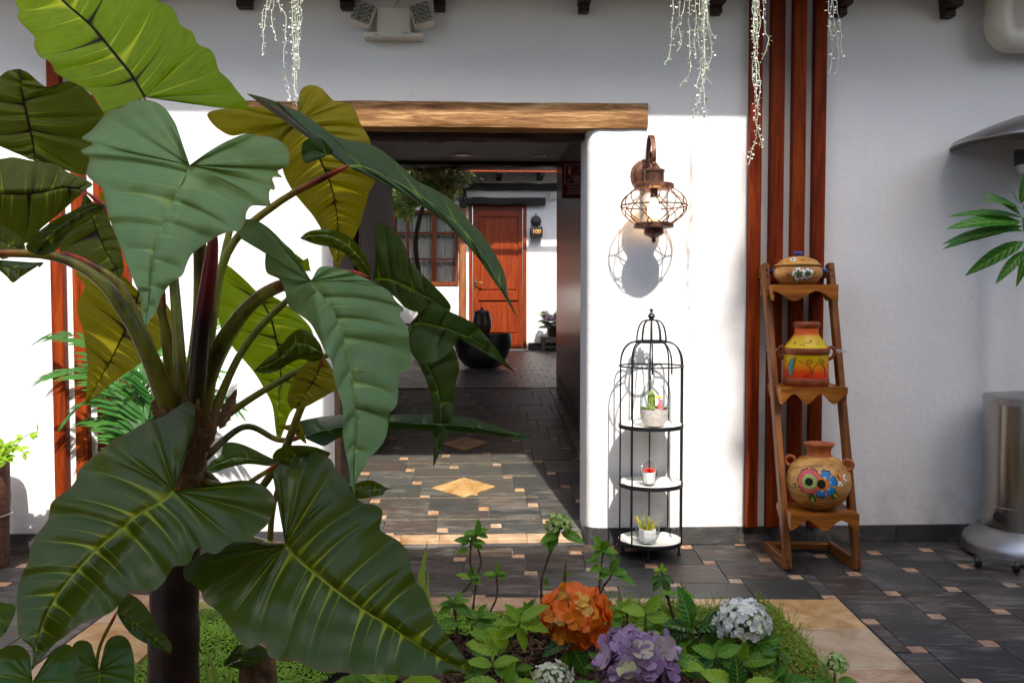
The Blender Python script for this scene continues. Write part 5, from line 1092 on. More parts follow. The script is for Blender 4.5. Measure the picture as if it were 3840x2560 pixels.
tag(sp_.build('creeper_sprigs', M['creeper']), 'fine upright sprigs standing out of the creeper', 'ground cover', kind='stuff')

# ------------------------------------------------------------------ hydrangeas
def floret_mesh(m, n=4, cup=.25):
    vs = [(0, 0, 0)]; fs = []
    for k in range(n):
        a = 2*pi*k/n; b = len(vs)
        for (l, w) in ((.30, .30), (.68, .56), (1.0, .30), (1.0, -.30), (.68, -.56), (.30, -.30)): vs.append((l*cos(a)-w*sin(a), l*sin(a)+w*cos(a), cup*l*l-.05))
        vs.append((.6*cos(a), .6*sin(a), cup*.2)); c = len(vs)-1
        seq = [0, b, b+1, b+2, b+3, b+4, b+5]; fs += [(seq[i], seq[(i+1) % 7], c) for i in range(7)]
    me = MB().add(vs, fs).mesh('floret'); me.materials.append(M[m]); return me
FLO = {k: floret_mesh(k) for k in ('pet_orange', 'pet_purple', 'pet_white', 'pet_cream', 'pet_lime', 'pet_mixed')}
def head(parent, c, R, m, n, fr=.24, squash=.82, low=-.55):
    hd = MB().lathe([(.001, -.5*R), (R*.35, -.35*R), (R*.62, .0), (R*.5, .4*R*squash), (.001, .62*R*squash)], 14).build('flower_head', M['stem_green'], parent, 60); hd.location = c
    for k in range(n):
        z = 1-(1-low)*(k+.5)/n; w = k*2.39996+random.uniform(-.25, .25); r = sqrt(max(0, 1-z*z)); d = Vector((r*cos(w), r*sin(w), z))
        nn = (d+Vector((random.gauss(0, .32), random.gauss(0, .32), random.gauss(0, .32)))).normalized(); lum = .80+.34*noise.noise(Vector((d.x*1.9, d.y*1.9, d.z*1.9+c[0]*31)))+.06; p = Vector((d.x*R, d.y*R, d.z*R*squash))*min(1.06, max(.72, lum+.12))*random.uniform(.9, 1.04)
        s = R*fr*random.uniform(.65, 1.2); t = nn.orthogonal(); t.rotate(Matrix.Rotation(random.uniform(0, 6.28), 3, nn)); o = obj('floret', FLO[m], None, hd); o.matrix_local = orient(p, t, nn, s)
    return hd
def hyd(label, Y, hx, hy, R, m, n, stem, leaves, lm='leaf_mid', fr=.24, cat='hydrangea', squash=.82, stem_m='stem_green', low=-.55, r=(.006, .004)):
    base = P(*stem[0], Y); base.z = soil_h(base.x, base.y)-.01; t = thing('hydrangea', label, cat, group='hydrangeas in the bed')
    c = P(hx, hy, Y); Rm = R*PXM(Y)
    pts = [base]+[P(a, b, Y) for a, b in stem[1:]]+[c-Vector((0, 0, Rm*.3))]; stemtube(t, pts, r[0], r[1], stem_m, stem_m == 'stem_brown')
    head(t, c, Rm, m, n, fr, squash, low)
    for (dx, dy, L, an, *z) in leaves: img_leaf(t, LEAF[z[0] if z else lm], dx, dy, Y+(z[1] if len(z) > 1 else .0), L, an)
    return t
hyd('large orange hydrangea head in the middle of the bed', 3.03, 1322, 1416, 79, 'pet_orange', 95, [(1308, 1540), (1312, 1500)], [(1310, 1470, 70, 200, 'leaf_dark'), (1312, 1480, 75, -60, 'leaf_dark'), (1305, 1500, 50, 240)], squash=.84, low=-.75, fr=.29)
hyd('large purple hydrangea head at the bottom of the picture', 2.68, 1466, 1520, 90, 'pet_purple', 95, [(1470, 1640), (1468, 1600)], [(1470, 1590, 120, 20), (1440, 1590, 120, 160), (1545, 1530, 70, 15, 'leaf_lime'), (1550, 1510, 75, -15, 'leaf_mid')], fr=.30, low=-.75)
hyd('white hydrangea head with broad green leaves at right', 2.98, 1703, 1424, 62, 'pet_white', 210, [(1697, 1520), (1702, 1480)], [(1702, 1490, 95, 35), (1704, 1500, 90, 10), (1690, 1470, 75, 200), (1730, 1440, 75, -60, 'leaf_dark'), (1720, 1460, 85, -25, 'leaf_dark'), (1680, 1500, 70, 230)], fr=.15, squash=.74)
hyd('cream hydrangea head at the bottom edge beside the purple one', 2.58, 1270, 1560, 47, 'pet_cream', 120, [(1275, 1660), (1272, 1620)], [(1240, 1590, 70, 160), (1300, 1590, 80, 20)], fr=.17)
hyd('small lime hydrangea bud at the right end of the bed', 2.75, 1917, 1526, 30, 'pet_lime', 70, [(1915, 1640), (1917, 1590)], [(1900, 1560, 50, 200, 'leaf_mid'), (1925, 1560, 55, -10, 'leaf_mid'), (1935, 1565, 60, -40, 'leaf_dark'), (1890, 1575, 60, 230, 'leaf_mid'), (1955, 1580, 50, 0, 'leaf_dark')], fr=.2)
hyd('lime hydrangea head on a tall bare stem before the passage', 3.32, 1283, 1203, 31, 'pet_lime', 90, [(1252, 1440), (1243, 1350), (1252, 1300), (1272, 1250), (1285, 1215)], [(1285, 1225, 48, 190, 'leaf_mid'), (1290, 1222, 52, -15, 'leaf_mid'), (1284, 1222, 46, 215, 'leaf_mid'), (1280, 1228, 40, 235, 'leaf_dark'), (1250, 1340, 18, 60), (1250, 1345, 18, 0)], stem_m='stem_brown', fr=.2, squash=.7)
# leafy shoots: (label, Y, stems, leaves)
def shoot(label, Y, stems, leaves, lm='leaf_mid', sm='stem_brown', r=.0042):
    t = thing('hydrangea_shoot', label, 'shoot', group='leafy shoots in the bed')
    for st_ in stems:
        pts = [P(a, b, Y) for a, b in st_]; g_ = P(*st_[0], Y); g_.z = soil_h(g_.x, g_.y)-.01
        if pts[0].z > g_.z+.03: pts = [g_]+pts
        stemtube(t, pts, r, r*.75, sm)
    for (dx, dy, L, an, *z) in leaves: img_leaf(t, LEAF[z[0] if z else lm], dx, dy, Y, L, an)
    return t
def whorl(dx, dy, L, m=None, n=5, tilt=1.0):
    out = []
    for k in range(n):
        an = [15, 165, 70, -20, 200, 115, -45, 230][k]+random.uniform(-12, 12); out.append((dx, dy, L*random.uniform(.75, 1.1), an)+((m,) if m else ()))
    return out
shoot('pair of tall knotty shoots with leaf tufts left of the lime hydrangea', 3.2, [[(1048, 1440), (1050, 1380), (1085, 1330), (1080, 1290), (1082, 1240)], [(1085, 1420), (1095, 1330), (1105, 1290), (1095, 1250), (1092, 1222)]], whorl(1082, 1243, 34, n=5)+whorl(1094, 1222, 36, n=5)+whorl(1078, 1325, 32, n=4)+[(1075, 1262, 26, 185)])
shoot('slender curved shoot with one small tuft beside the tall pair', 3.22, [[(1110, 1440), (1128, 1400), (1142, 1365), (1140, 1320)]], whorl(1140, 1318, 30, n=5))
shoot('low leafy shoot at the tip of the lowest big leaf', 3.12, [[(1060, 1500), (1048, 1430), (1040, 1385)], [(1062, 1500), (1085, 1440), (1105, 1410)]], whorl(1042, 1385, 42, n=6)+whorl(1100, 1415, 44, n=5)+[(1060, 1430, 60, 170), (1080, 1430, 55, 10), (1075, 1480, 50, -30, 'leaf_mid')])
shoot('pale lime shoot with broad leaves left of the orange hydrangea', 2.98, [[(1152, 1530), (1165, 1490), (1185, 1450), (1195, 1425)]], [(1195, 1428, 72, 42, 'leaf_lime'), (1195, 1430, 66, 0, 'leaf_lime'), (1192, 1430, 60, 165, 'leaf_lime'), (1192, 1426, 50, 120, 'leaf_lime'), (1190, 1440, 52, -65, 'leaf_lime'), (1160, 1490, 85, 165, 'leaf_lime'), (1165, 1485, 58, 125, 'leaf_lime'), (1188, 1440, 50, 200, 'leaf_lime')], sm='stem_green')
shoot('tall leafy shoot behind the orange hydrangea head', 3.25, [[(1378, 1430), (1376, 1365), (1380, 1310), (1385, 1268)], [(1378, 1370), (1402, 1325), (1405, 1310)]], whorl(1383, 1262, 36, n=6)+whorl(1403, 1312, 36, n=5)+[(1383, 1300, 34, 190), (1378, 1290, 30, 160), (1408, 1315, 55, -15)])
shoot('bare broken brown stem behind the orange hydrangea head', 3.22, [[(1294, 1420), (1296, 1340), (1300, 1292)]], [(1300, 1325, 18, 60, 'leaf_mid')], r=.006)
shoot('thick stem with wilted leaves and a green bud', 3.12, [[(1552, 1450), (1540, 1395), (1520, 1330)]], whorl(1517, 1308, 18, 'leaf_lime', 5)+[(1518, 1325, 34, 235, 'leaf_dark'), (1520, 1322, 36, -60, 'leaf_dark'), (1518, 1322, 30, 200, 'leaf_dark'), (1522, 1320, 30, -30, 'leaf_dark'), (1550, 1360, 45, 0), (1550, 1362, 40, 160)], r=.006)
shoot('lime shoot between the orange and white hydrangeas', 3.05, [[(1485, 1500), (1483, 1450), (1482, 1405)]], [(1483, 1405, 52, 50, 'leaf_lime'), (1483, 1408, 55, 160, 'leaf_lime'), (1484, 1415, 60, 0, 'leaf_lime'), (1482, 1412, 40, 190, 'leaf_lime'), (1480, 1440, 60, 185, 'leaf_lime'), (1486, 1445, 70, -5, 'leaf_mid'), (1480, 1460, 45, 200)], sm='stem_green')
shoot('clump of broad dark green leaves left of the white hydrangea', 3.05, [[(1590, 1480), (1590, 1440), (1592, 1400)], [(1600, 1480), (1615, 1440), (1640, 1400)]], [(1585, 1440, 95, 100, 'leaf_dark'), (1605, 1445, 100, 40, 'leaf_dark'), (1600, 1450, 90, 150, 'leaf_dark'), (1595, 1455, 85, 190, 'leaf_mid'), (1610, 1460, 80, -30, 'leaf_mid'), (1600, 1470, 80, -100, 'leaf_mid'), (1630, 1475, 75, -70, 'leaf_mid'), (1640, 1470, 60, 215, 'leaf_mid'), (1570, 1465, 60, 215, 'leaf_mid'), (1625, 1450, 70, 10, 'leaf_dark'), (1580, 1455, 70, 165, 'leaf_dark')], sm='stem_green')
shoot('bright green leaves at the bottom edge under the lowest big leaf', 2.5, [[(900, 1620), (900, 1570)], [(1165, 1640), (1160, 1580)]], [(900, 1575, 150, 172, 'leaf_lime'), (905, 1565, 90, 85, 'leaf_lime'), (915, 1580, 130, 8, 'leaf_lime'), (900, 1572, 90, 140, 'leaf_lime'), (880, 1590, 140, 195, 'leaf_mid'), (930, 1590, 120, -12, 'leaf_lime'), (1150, 1580, 90, 165, 'leaf_lime'), (1165, 1572, 60, 80, 'leaf_mid'), (1170, 1578, 80, 15, 'leaf_lime'), (1160, 1590, 90, 195, 'leaf_mid')], sm='stem_green')
shoot('low leaves at the bottom edge below the white hydrangea', 2.62, [[(1690, 1640), (1692, 1580)], [(1760, 1640), (1765, 1580)]], [(1690, 1585, 95, 140, 'leaf_lime'), (1700, 1590, 90, 30, 'leaf_lime'), (1695, 1580, 75, 95, 'leaf_dark'), (1760, 1585, 100, 30, 'leaf_mid'), (1765, 1580, 70, 75, 'leaf_mid'), (1670, 1590, 90, 170, 'leaf_mid'), (1780, 1560, 40, 60, 'leaf_dark'), (1785, 1550, 40, 110, 'leaf_dark')], sm='stem_green')
shoot('small ground-hugging leaves on the mulch left of the orange head', 3.0, [[(1180, 1545), (1185, 1530)], [(1220, 1560), (1222, 1545)]], [(1185, 1535, 40, 20), (1182, 1535, 38, 170), (1185, 1530, 30, 90), (1222, 1545, 38, 10), (1220, 1545, 36, 165), (1150, 1500, 40, 100, 'leaf_mid'), (1130, 1470, 55, 150, 'leaf_lime'), (1110, 1500, 60, 30, 'leaf_mid')])
shoot('leaves beneath the purple and orange heads', 2.85, [[(1400, 1560), (1395, 1520)]], [(1395, 1525, 45, 40), (1390, 1530, 45, 170), (1400, 1535, 45, -10), (1380, 1520, 40, 130)])
# strap leaves of a snake plant
def blade(parent, pts, Y, w, m='leaf_dark', name='blade'):
    pp = spline([P(a, b, Y) for a, b in pts], 18); vs = []; fs = []; n = len(pp)
    for k, p in enumerate(pp):
        t = k/(n-1); ww = w*PXM(Y)*(.55+.45*sin(pi*min(1, t*1.1+.2)))*(1 if t < .6 else max(0.03, 1-((t-.6)/.4)**1.6)); ta = (pp[min(k+1, n-1)]-pp[max(k-1, 0)]).normalized(); x = ta.cross(Vector((.25, -1, 0))).normalized()
        nn = x.cross(ta); vs += [p-x*ww/2-nn*ww*.1, p+nn*ww*.12, p+x*ww/2-nn*ww*.1]
    for k in range(n-1): fs += [(3*k, 3*k+1, 3*k+4, 3*k+3), (3*k+1, 3*k+2, 3*k+5, 3*k+4)]
    return MB().add(vs, fs).build(name, M[m], parent, 180)
sn = thing('snake_plant', 'upright dark strap leaf standing behind the big lower leaf', 'plant'); blade(sn, [(972, 1470), (970, 1400), (968, 1330), (982, 1240)], 3.1, 24); blade(sn, [(985, 1470), (984, 1400), (982, 1360), (984, 1308)], 3.12, 16)
sn = thing('strap_plant', 'narrow dark strap leaves beside the trunk at the bottom', 'plant')
for pts, w in (([(520, 1640), (505, 1590), (485, 1520), (462, 1470)], 16), ([(470, 1640), (480, 1580), (475, 1530), (468, 1500)], 14), ([(530, 1640), (525, 1590), (530, 1540), (536, 1500)], 14)): blade(sn, pts, 2.55, w)

# ------------------------------------------------------------------ hanging vines under the eave
DISC = None
def vine(label, strands, Y, dens=1.0):
    t = thing('hanging_vine', label, 'hanging plant', group='silvery vines hanging from the eave'); lf = MB(); lf2 = MB(); lf1 = lf
    for st_ in strands:
        pts = [P(a, b, Y+random.uniform(-.02, .02)) for a, b in st_]; top = pts[0].copy(); top.z = 2.858; pts = [top]+pts; ns = max(30, int((pts[0]-pts[-1]).length/.009)); pp = spline(pts, ns)
        pp = [p+Vector((noise.noise(p*26)*.006, noise.noise(p*26+Vector((9, 0, 0)))*.006, 0)) for p in pp]
        MB().tube(pp, .0009, 4).build('strand', M['silver'], t)
        for k in range(4, ns):
            if random.random() > .62*dens: continue
            lf = lf2 if random.random() < .3 else lf1; p = pp[k]; a = random.uniform(0, 6.28); e = Vector((cos(a), sin(a), random.uniform(-.5, .3))).normalized(); r = random.uniform(.002, .0054); c = p+e*random.uniform(.006, .014); lf.tube([p, c], .0006, 3, False)
            nn = Vector((random.gauss(0, 1), random.gauss(0, 1)-.6, random.gauss(0, 1))).normalized(); u = nn.orthogonal().normalized()*r; v = nn.cross(u)
            lf.add([c+u*cos(q)+v*sin(q) for q in [i*pi/3 for i in range(6)]], [(0, 1, 2, 3, 4, 5)])
    lf1.build('foliage', M['silver'], t)['kind'] = 'stuff'; lf2.build('foliage', M['silver_green'], t)['kind'] = 'stuff'; return t
VY = 3.86
c5 = lambda x, y: (1347.5+x*.3125, y*.3125)
vine('silvery trailing vine left of the emergency light', [[(612, 0), (607, 60), (603, 125)], [(628, 0), (622, 30), (634, 93)], [(640, 0), (655, 30), (655, 90), (652, 150), (664, 205), (668, 232)], [(676, 0), (678, 80), (676, 170), (681, 243)], [(684, 0), (686, 60), (683, 130), (680, 200)], [(690, 0), (692, 50), (688, 100), (686, 160)], [(672, 0), (670, 60), (674, 120), (672, 180)], [(620, 8), (606, 20), (601, 50), (604, 80)], [(680, 0), (682, 90), (678, 150), (682, 215)]], VY, 1.25)
vine('broad silvery vine above the wall lantern', [[c5(640, 0), c5(628, 200), c5(608, 400), c5(572, 468)], [c5(685, 0), c5(680, 180), c5(692, 320), c5(665, 380)], [c5(715, 0), c5(700, 120), c5(640, 250)], [c5(755, 0), c5(752, 200), c5(765, 470), c5(740, 560), c5(692, 625)], [c5(845, 0), c5(858, 300), c5(850, 560), c5(870, 760), c5(875, 940)], [c5(870, 0), c5(860, 250), c5(868, 480), c5(845, 640), c5(800, 780), c5(785, 880)], [c5(885, 0), c5(905, 200), c5(940, 285)], [c5(880, 60), c5(918, 380), c5(895, 520)], [c5(830, 0), c5(820, 250), c5(840, 480), c5(800, 640)], [c5(860, 100), c5(870, 520), c5(920, 620)], [c5(855, 0), c5(865, 400), c5(855, 600), c5(815, 800), c5(868, 880)], [c5(800, 0), c5(810, 150), c5(790, 260), c5(810, 430)], [c5(875, 0), c5(850, 180), c5(862, 350)]], VY, 1.2)
vine('silvery vine hanging in front of the reddish slats', [[c5(1235, 0), c5(1232, 300), c5(1245, 600), c5(1235, 850), c5(1250, 960), c5(1225, 1080), c5(1188, 1212)], [c5(1255, 0), c5(1250, 260), c5(1262, 480), c5(1275, 690), c5(1235, 800)], [c5(1300, 0), c5(1310, 220), c5(1340, 300), c5(1290, 440)], [c5(1220, 0), c5(1240, 350), c5(1210, 480), c5(1230, 640)], [c5(1245, 0), c5(1225, 200), c5(1240, 420), c5(1255, 760), c5(1260, 960), c5(1296, 1080)], [c5(1265, 0), c5(1275, 150), c5(1255, 330)]], VY, 1.25)
vine('thin silvery vine at the right of the reddish slats', [[(1903, 0), (1908, 60), (1912, 120), (1906, 190)], [(1915, 0), (1918, 70), (1926, 110), (1920, 175)], [(1910, 0), (1904, 50), (1908, 100)], [(1922, 0), (1930, 60), (1934, 135)]], VY, .8)

# ------------------------------------------------------------------ palm, tall pot, rubber plant, patio greenery
def frond(parent, pts, Y0, Y1, L, n=15, m='palm'):
    pp = spline([P(a, b, Y0+(Y1-Y0)*k/(len(pts)-1)) for k, (a, b) in enumerate(pts)], 30); q = MB(); q.tube(pp, [.003*(1-.7*k/29) for k in range(30)], 5)
    for k in range(n):
        t = .32+.66*k/(n-1); i = int(t*29); p = pp[i]; ta = (pp[min(29, i+1)]-pp[i-1]).normalized(); sd = ta.cross(Vector((.1, -.35, .93))).normalized()
        for s in (-1, 1):
            d = (ta*(.75+.7*t)+sd*s*(1.05-.45*t)+Vector((0, 0, -.12))).normalized(); l = L*(.55+.6*sin(pi*min(1, t*.95)))*random.uniform(.85, 1.1); wd = l*.07; x = d.cross(Vector((random.uniform(-.3, .3), -.6, .8))).normalized()*wd; dz = Vector((0, 0, -1))
            a, b, c = p+d*l*.35+dz*l*.02, p+d*l*.7+dz*l*.09, p+d*l+dz*l*.22
            q.add([p-x*.3, p+x*.3, a+x, a-x, b+x*.8, b-x*.8, c], [(0, 1, 2, 3), (3, 2, 4, 5), (5, 4, 6)])
    return q.build('frond', M[m], parent)
pm = thing('parlour_palm', 'feathery potted palm against the sunlit slats at left', 'palm'); pY = 4.1
pb = P(330, 1180, pY); pb.z = 0
MB().lathe([(.001, .0), (.085, .0), (.115, .2), (.12, .21), (.11, .21), (.10, .18), (.001, .18)], 28, pb).build('pot', M['terracotta'], pm, 40)
for k, pts in enumerate([[(330, 1130), (290, 930), (220, 800), (140, 765), (95, 775)], [(330, 1130), (300, 980), (240, 880), (160, 852), (100, 862)], [(332, 1130), (310, 1000), (270, 930), (210, 915), (160, 950)], [(330, 1130), (330, 1000), (330, 900), (350, 830), (400, 790)], [(332, 1130), (345, 1000), (370, 900), (430, 850), (490, 850)], [(332, 1130), (350, 1020), (400, 930), (470, 905), (540, 930)], [(330, 1130), (320, 980), (300, 880), (270, 820), (240, 790)], [(332, 1130), (330, 1010), (345, 930), (330, 860), (300, 860)], [(330, 1130), (350, 1000), (420, 860), (480, 770), (505, 740)], [(331, 1130), (300, 1030), (255, 970), (205, 960)], [(333, 1130), (365, 1040), (395, 1000), (450, 985)], [(332, 1130), (340, 1010), (365, 930), (370, 860)]]): frond(pm, pts, pY, pY+random.uniform(-.12, .12), .155)
lp_ = thing('tall_pot', 'tall rough brown pot cut by the left edge of the picture', 'pot'); pc_ = P(-30, 1240, 4.12); pc_.z = 0
r0 = 52*PXM(4.12); prf = [(.001, 0), (r0*.82, 0), (r0*.9, .02), (r0*.92, .2), (r0, .32), (r0*.98, .5), (r0*.93, .56), (r0*.85, .56), (r0*.8, .5)]
MB().lathe(prf, 40, pc_).build('body', M['pot_bark'], lp_, 50); MB().ring(r0*1.02, .006, 40, 6, (pc_.x, pc_.y, .245)).build('wire_hoop', M['steel2'], lp_, 180)
tv = thing('pot_creeper', 'small lime leaves trailing out of the tall pot at left', 'plant', pc_)
for pts in ([(0, 1065), (30, 1030), (60, 1000), (88, 990)], [(0, 1060), (15, 1040), (40, 1025), (55, 1040)], [(-20, 1060), (0, 1030), (15, 1020)], [(-10, 1062), (10, 1045), (15, 1060)]):
    pp = [P(a, b, 4.02)-pc_ for a, b in pts]; st_ = MB().tube(spline(pp, 12), .0018, 4).build('stem', M['stem_green'], tv, 180)
    for p in spline(pp, 7)[1:]:
        for _ in range(2): a = random.uniform(0, 6.28); put_leaf(tv, LEAF['leaf_lime'], p, (cos(a), -.3, sin(a)*.6), (random.uniform(-.3, .3), -.7, .7), random.uniform(.035, .055))
rp = thing('rubber_plant', 'glossy long-leaved plant reaching in from the right edge', 'plant'); RYp = 3.75
rb_ = P(2530, 1240, RYp); rb_.z = 0; MB().lathe([(.001, 0), (.12, 0), (.16, .3), (.165, .31), (.15, .31), (.145, .27), (.001, .27)], 32, rb_).build('pot', M['terracotta'], rp, 40)
sp0 = [rb_+Vector((0, 0, .25)), P(2490, 900, RYp), P(2420, 680, RYp), P(2362, 560, RYp), P(2350, 500, RYp)]; stemtube(rp, sp0, .012, .005, 'stem_green', False)
for (dx, dy, L, an) in ((2345, 510, 165, 176), (2350, 500, 150, 168), (2350, 520, 160, 186), (2352, 530, 175, 178), (2352, 555, 130, 205), (2345, 480, 100, 160), (2340, 470, 70, 120), (2345, 468, 80, 85), (2350, 480, 100, 50), (2352, 530, 150, 15), (2356, 575, 90, 222), (2356, 510, 140, 30), (2345, 495, 90, 140), (2358, 560, 90, 260)): 
    o = img_leaf(rp, LANCE, dx, dy, RYp, L, an, -.15)
t = M['leaf_mid'].copy(); t.name = 'patio_tree_leaf'; M['tree_leaf'] = t
for n_ in t.node_tree.nodes:
    if n_.type == 'VALTORGB': n_.color_ramp.elements[0].color = (.07, .09, .02, 1); n_.color_ramp.elements[1].color = (.26, .25, .10, 1)
def leaf_mass(name, c, rad, n, size, m, parent, lumps=14):
    q = MB(); ctr = [Vector((random.gauss(0, .5)*rad[0], random.gauss(0, .5)*rad[1], random.gauss(0, .5)*rad[2])) for _ in range(lumps)]
    for _ in range(n):
        p = Vector(c)+random.choice(ctr)+Vector((random.gauss(0, .22)*rad[0], random.gauss(0, .22)*rad[1], random.gauss(0, .22)*rad[2])); d = Vector((random.gauss(0, 1), random.gauss(0, 1), random.gauss(0, 1)-.4)).normalized(); nn = Vector((random.gauss(0, .6), random.gauss(0, .6)-.4, 1)).normalized(); s = size*random.uniform(.6, 1.3); x = d.cross(nn).normalized()*s*.35; q.add([p, p+d*s*.5+x, p+d*s, p+d*s*.5-x], [(0, 1, 2, 3)])
    o = q.build(name, M[m], parent); o['kind'] = 'stuff'; return o
pt = thing('patio_tree', 'leafy tree in the far patio left of the black post', 'tree'); tY = 13.0
tb = P(960, 830, tY); tb.z = FZ; top = P(985, 430, tY)
stemtube(pt, [tb, tb+Vector((.05, 0, .9)), tb+Vector((-.03, .05, 1.7)), top], .05, .03, 'stem_brown', False, 'trunk')
for (dx, dy) in ((930, 400), (1040, 420), (1060, 390), (990, 380)): stemtube(pt, [top-Vector((0, 0, .3)), top, P(dx, dy, tY+random.uniform(-.2, .2))], .02, .008, 'stem_brown', False, 'branch')
leaf_mass('crown', P(1000, 415, tY), (.45, .4, .36), 2600, .07, 'tree_leaf', pt, 24); leaf_mass('crown', P(930, 460, tY+.3), (.3, .3, .25), 900, .09, 'leaf_dark', pt, 9)
hp = house(thing('stand_hydrangea', 'faded mixed hydrangea bunch on the wooden stand in the far patio', 'flowers')); a, b = fh(1241, 772), fh(1300, 808); hp.matrix_world = HM @ Matrix.Translation(((a[0]+b[0])/2, FY-.26, a[1]))
MB().lathe([(.001, 0.002), (.11, 0.002), (.14, .18), (.13, .18), (.001, .15)], 20).build('pot', M['jar_brown'], hp, 40)
for k in range(14): c = Vector((random.uniform(-.2, .2), random.uniform(-.16, .1), random.uniform(.16, .44))); head(hp, c, .085, 'pet_mixed', 16, .42, .8, -.4)
for k in range(26): a = random.uniform(0, 6.28); put_leaf(hp, LEAF['leaf_dark'], (random.uniform(-.15, .15), random.uniform(-.15, .1), random.uniform(.1, .3)), (cos(a), sin(a)-.3, .1), (0, -.5, .8), .16)

shoot('low green shoots along the back of the bed beside the orange head', 3.3, [[(1215, 1440), (1215, 1405)], [(1440, 1440), (1440, 1400)]], whorl(1215, 1405, 34, 'leaf_mid', 6)+whorl(1440, 1402, 36, 'leaf_lime', 6)+[(1225, 1430, 45, 20), (1205, 1430, 45, 160), (1430, 1430, 50, 170, 'leaf_mid'), (1450, 1430, 50, 10, 'leaf_mid')])
shoot('leafy fill right of the white hydrangea over the creeper', 2.9, [[(1790, 1560), (1785, 1500)], [(1640, 1540), (1645, 1500)]], whorl(1785, 1500, 30, 'leaf_mid', 5)+[(1645, 1505, 60, 150, 'leaf_mid'), (1650, 1505, 55, 30, 'leaf_mid'), (1640, 1510, 60, 200, 'leaf_dark'), (1655, 1515, 60, -15, 'leaf_mid')])

shoot('fresh green leaves around the foot of the white hydrangea', 2.92, [[(1700, 1545), (1705, 1520)], [(1560, 1560), (1562, 1530)]], [(1705, 1522, 70, 25, 'leaf_mid'), (1700, 1522, 70, 155, 'leaf_mid'), (1702, 1518, 50, 80, 'leaf_lime'), (1710, 1528, 75, -10, 'leaf_mid'), (1562, 1530, 60, 30, 'leaf_lime'), (1558, 1532, 55, 150, 'leaf_mid'), (1566, 1536, 60, -5, 'leaf_mid'), (1562, 1525, 45, 85, 'leaf_lime')])
shoot('bright shoot on the mulch between the big leaf and the orange head', 2.88, [[(1130, 1560), (1132, 1525)]], [(1132, 1527, 60, 25, 'leaf_lime'), (1130, 1527, 58, 160, 'leaf_lime'), (1132, 1522, 45, 90, 'leaf_lime'), (1136, 1532, 60, -10, 'leaf_mid'), (1126, 1532, 60, 190, 'leaf_mid')])

# tree on the near side of the courtyard: its crown breaks up the sunlight beside the slats
ct = thing('courtyard_tree', 'slender tall tree on the near side of the courtyard', 'tree'); cb = Vector((3.3, -.8, 0))
stemtube(ct, [cb, cb+Vector((-.1, .0, 2.4)), cb+Vector((-.35, -.05, 4.6)), cb+Vector((-.8, -.1, 6.4)), cb+Vector((-1.0, -.1, 8.0))], .10, .03, 'stem_brown', False, 'trunk')
for k in range(7):
    z = 5.6+.42*k; b_ = cb+Vector((-.55-.06*k, -.06, z)); stemtube(ct, [b_, b_+Vector((random.uniform(-.3, .1), random.uniform(-.2, .2), .25)), b_+Vector((random.uniform(-.6, .2), random.uniform(-.35, .35), .4))], .018, .006, 'stem_brown', False, 'branch')
leaf_mass('crown', (2.42, -.9, 7.3), (.34, .5, 1.3), 1300, .11, 'leaf_mid', ct, 22)
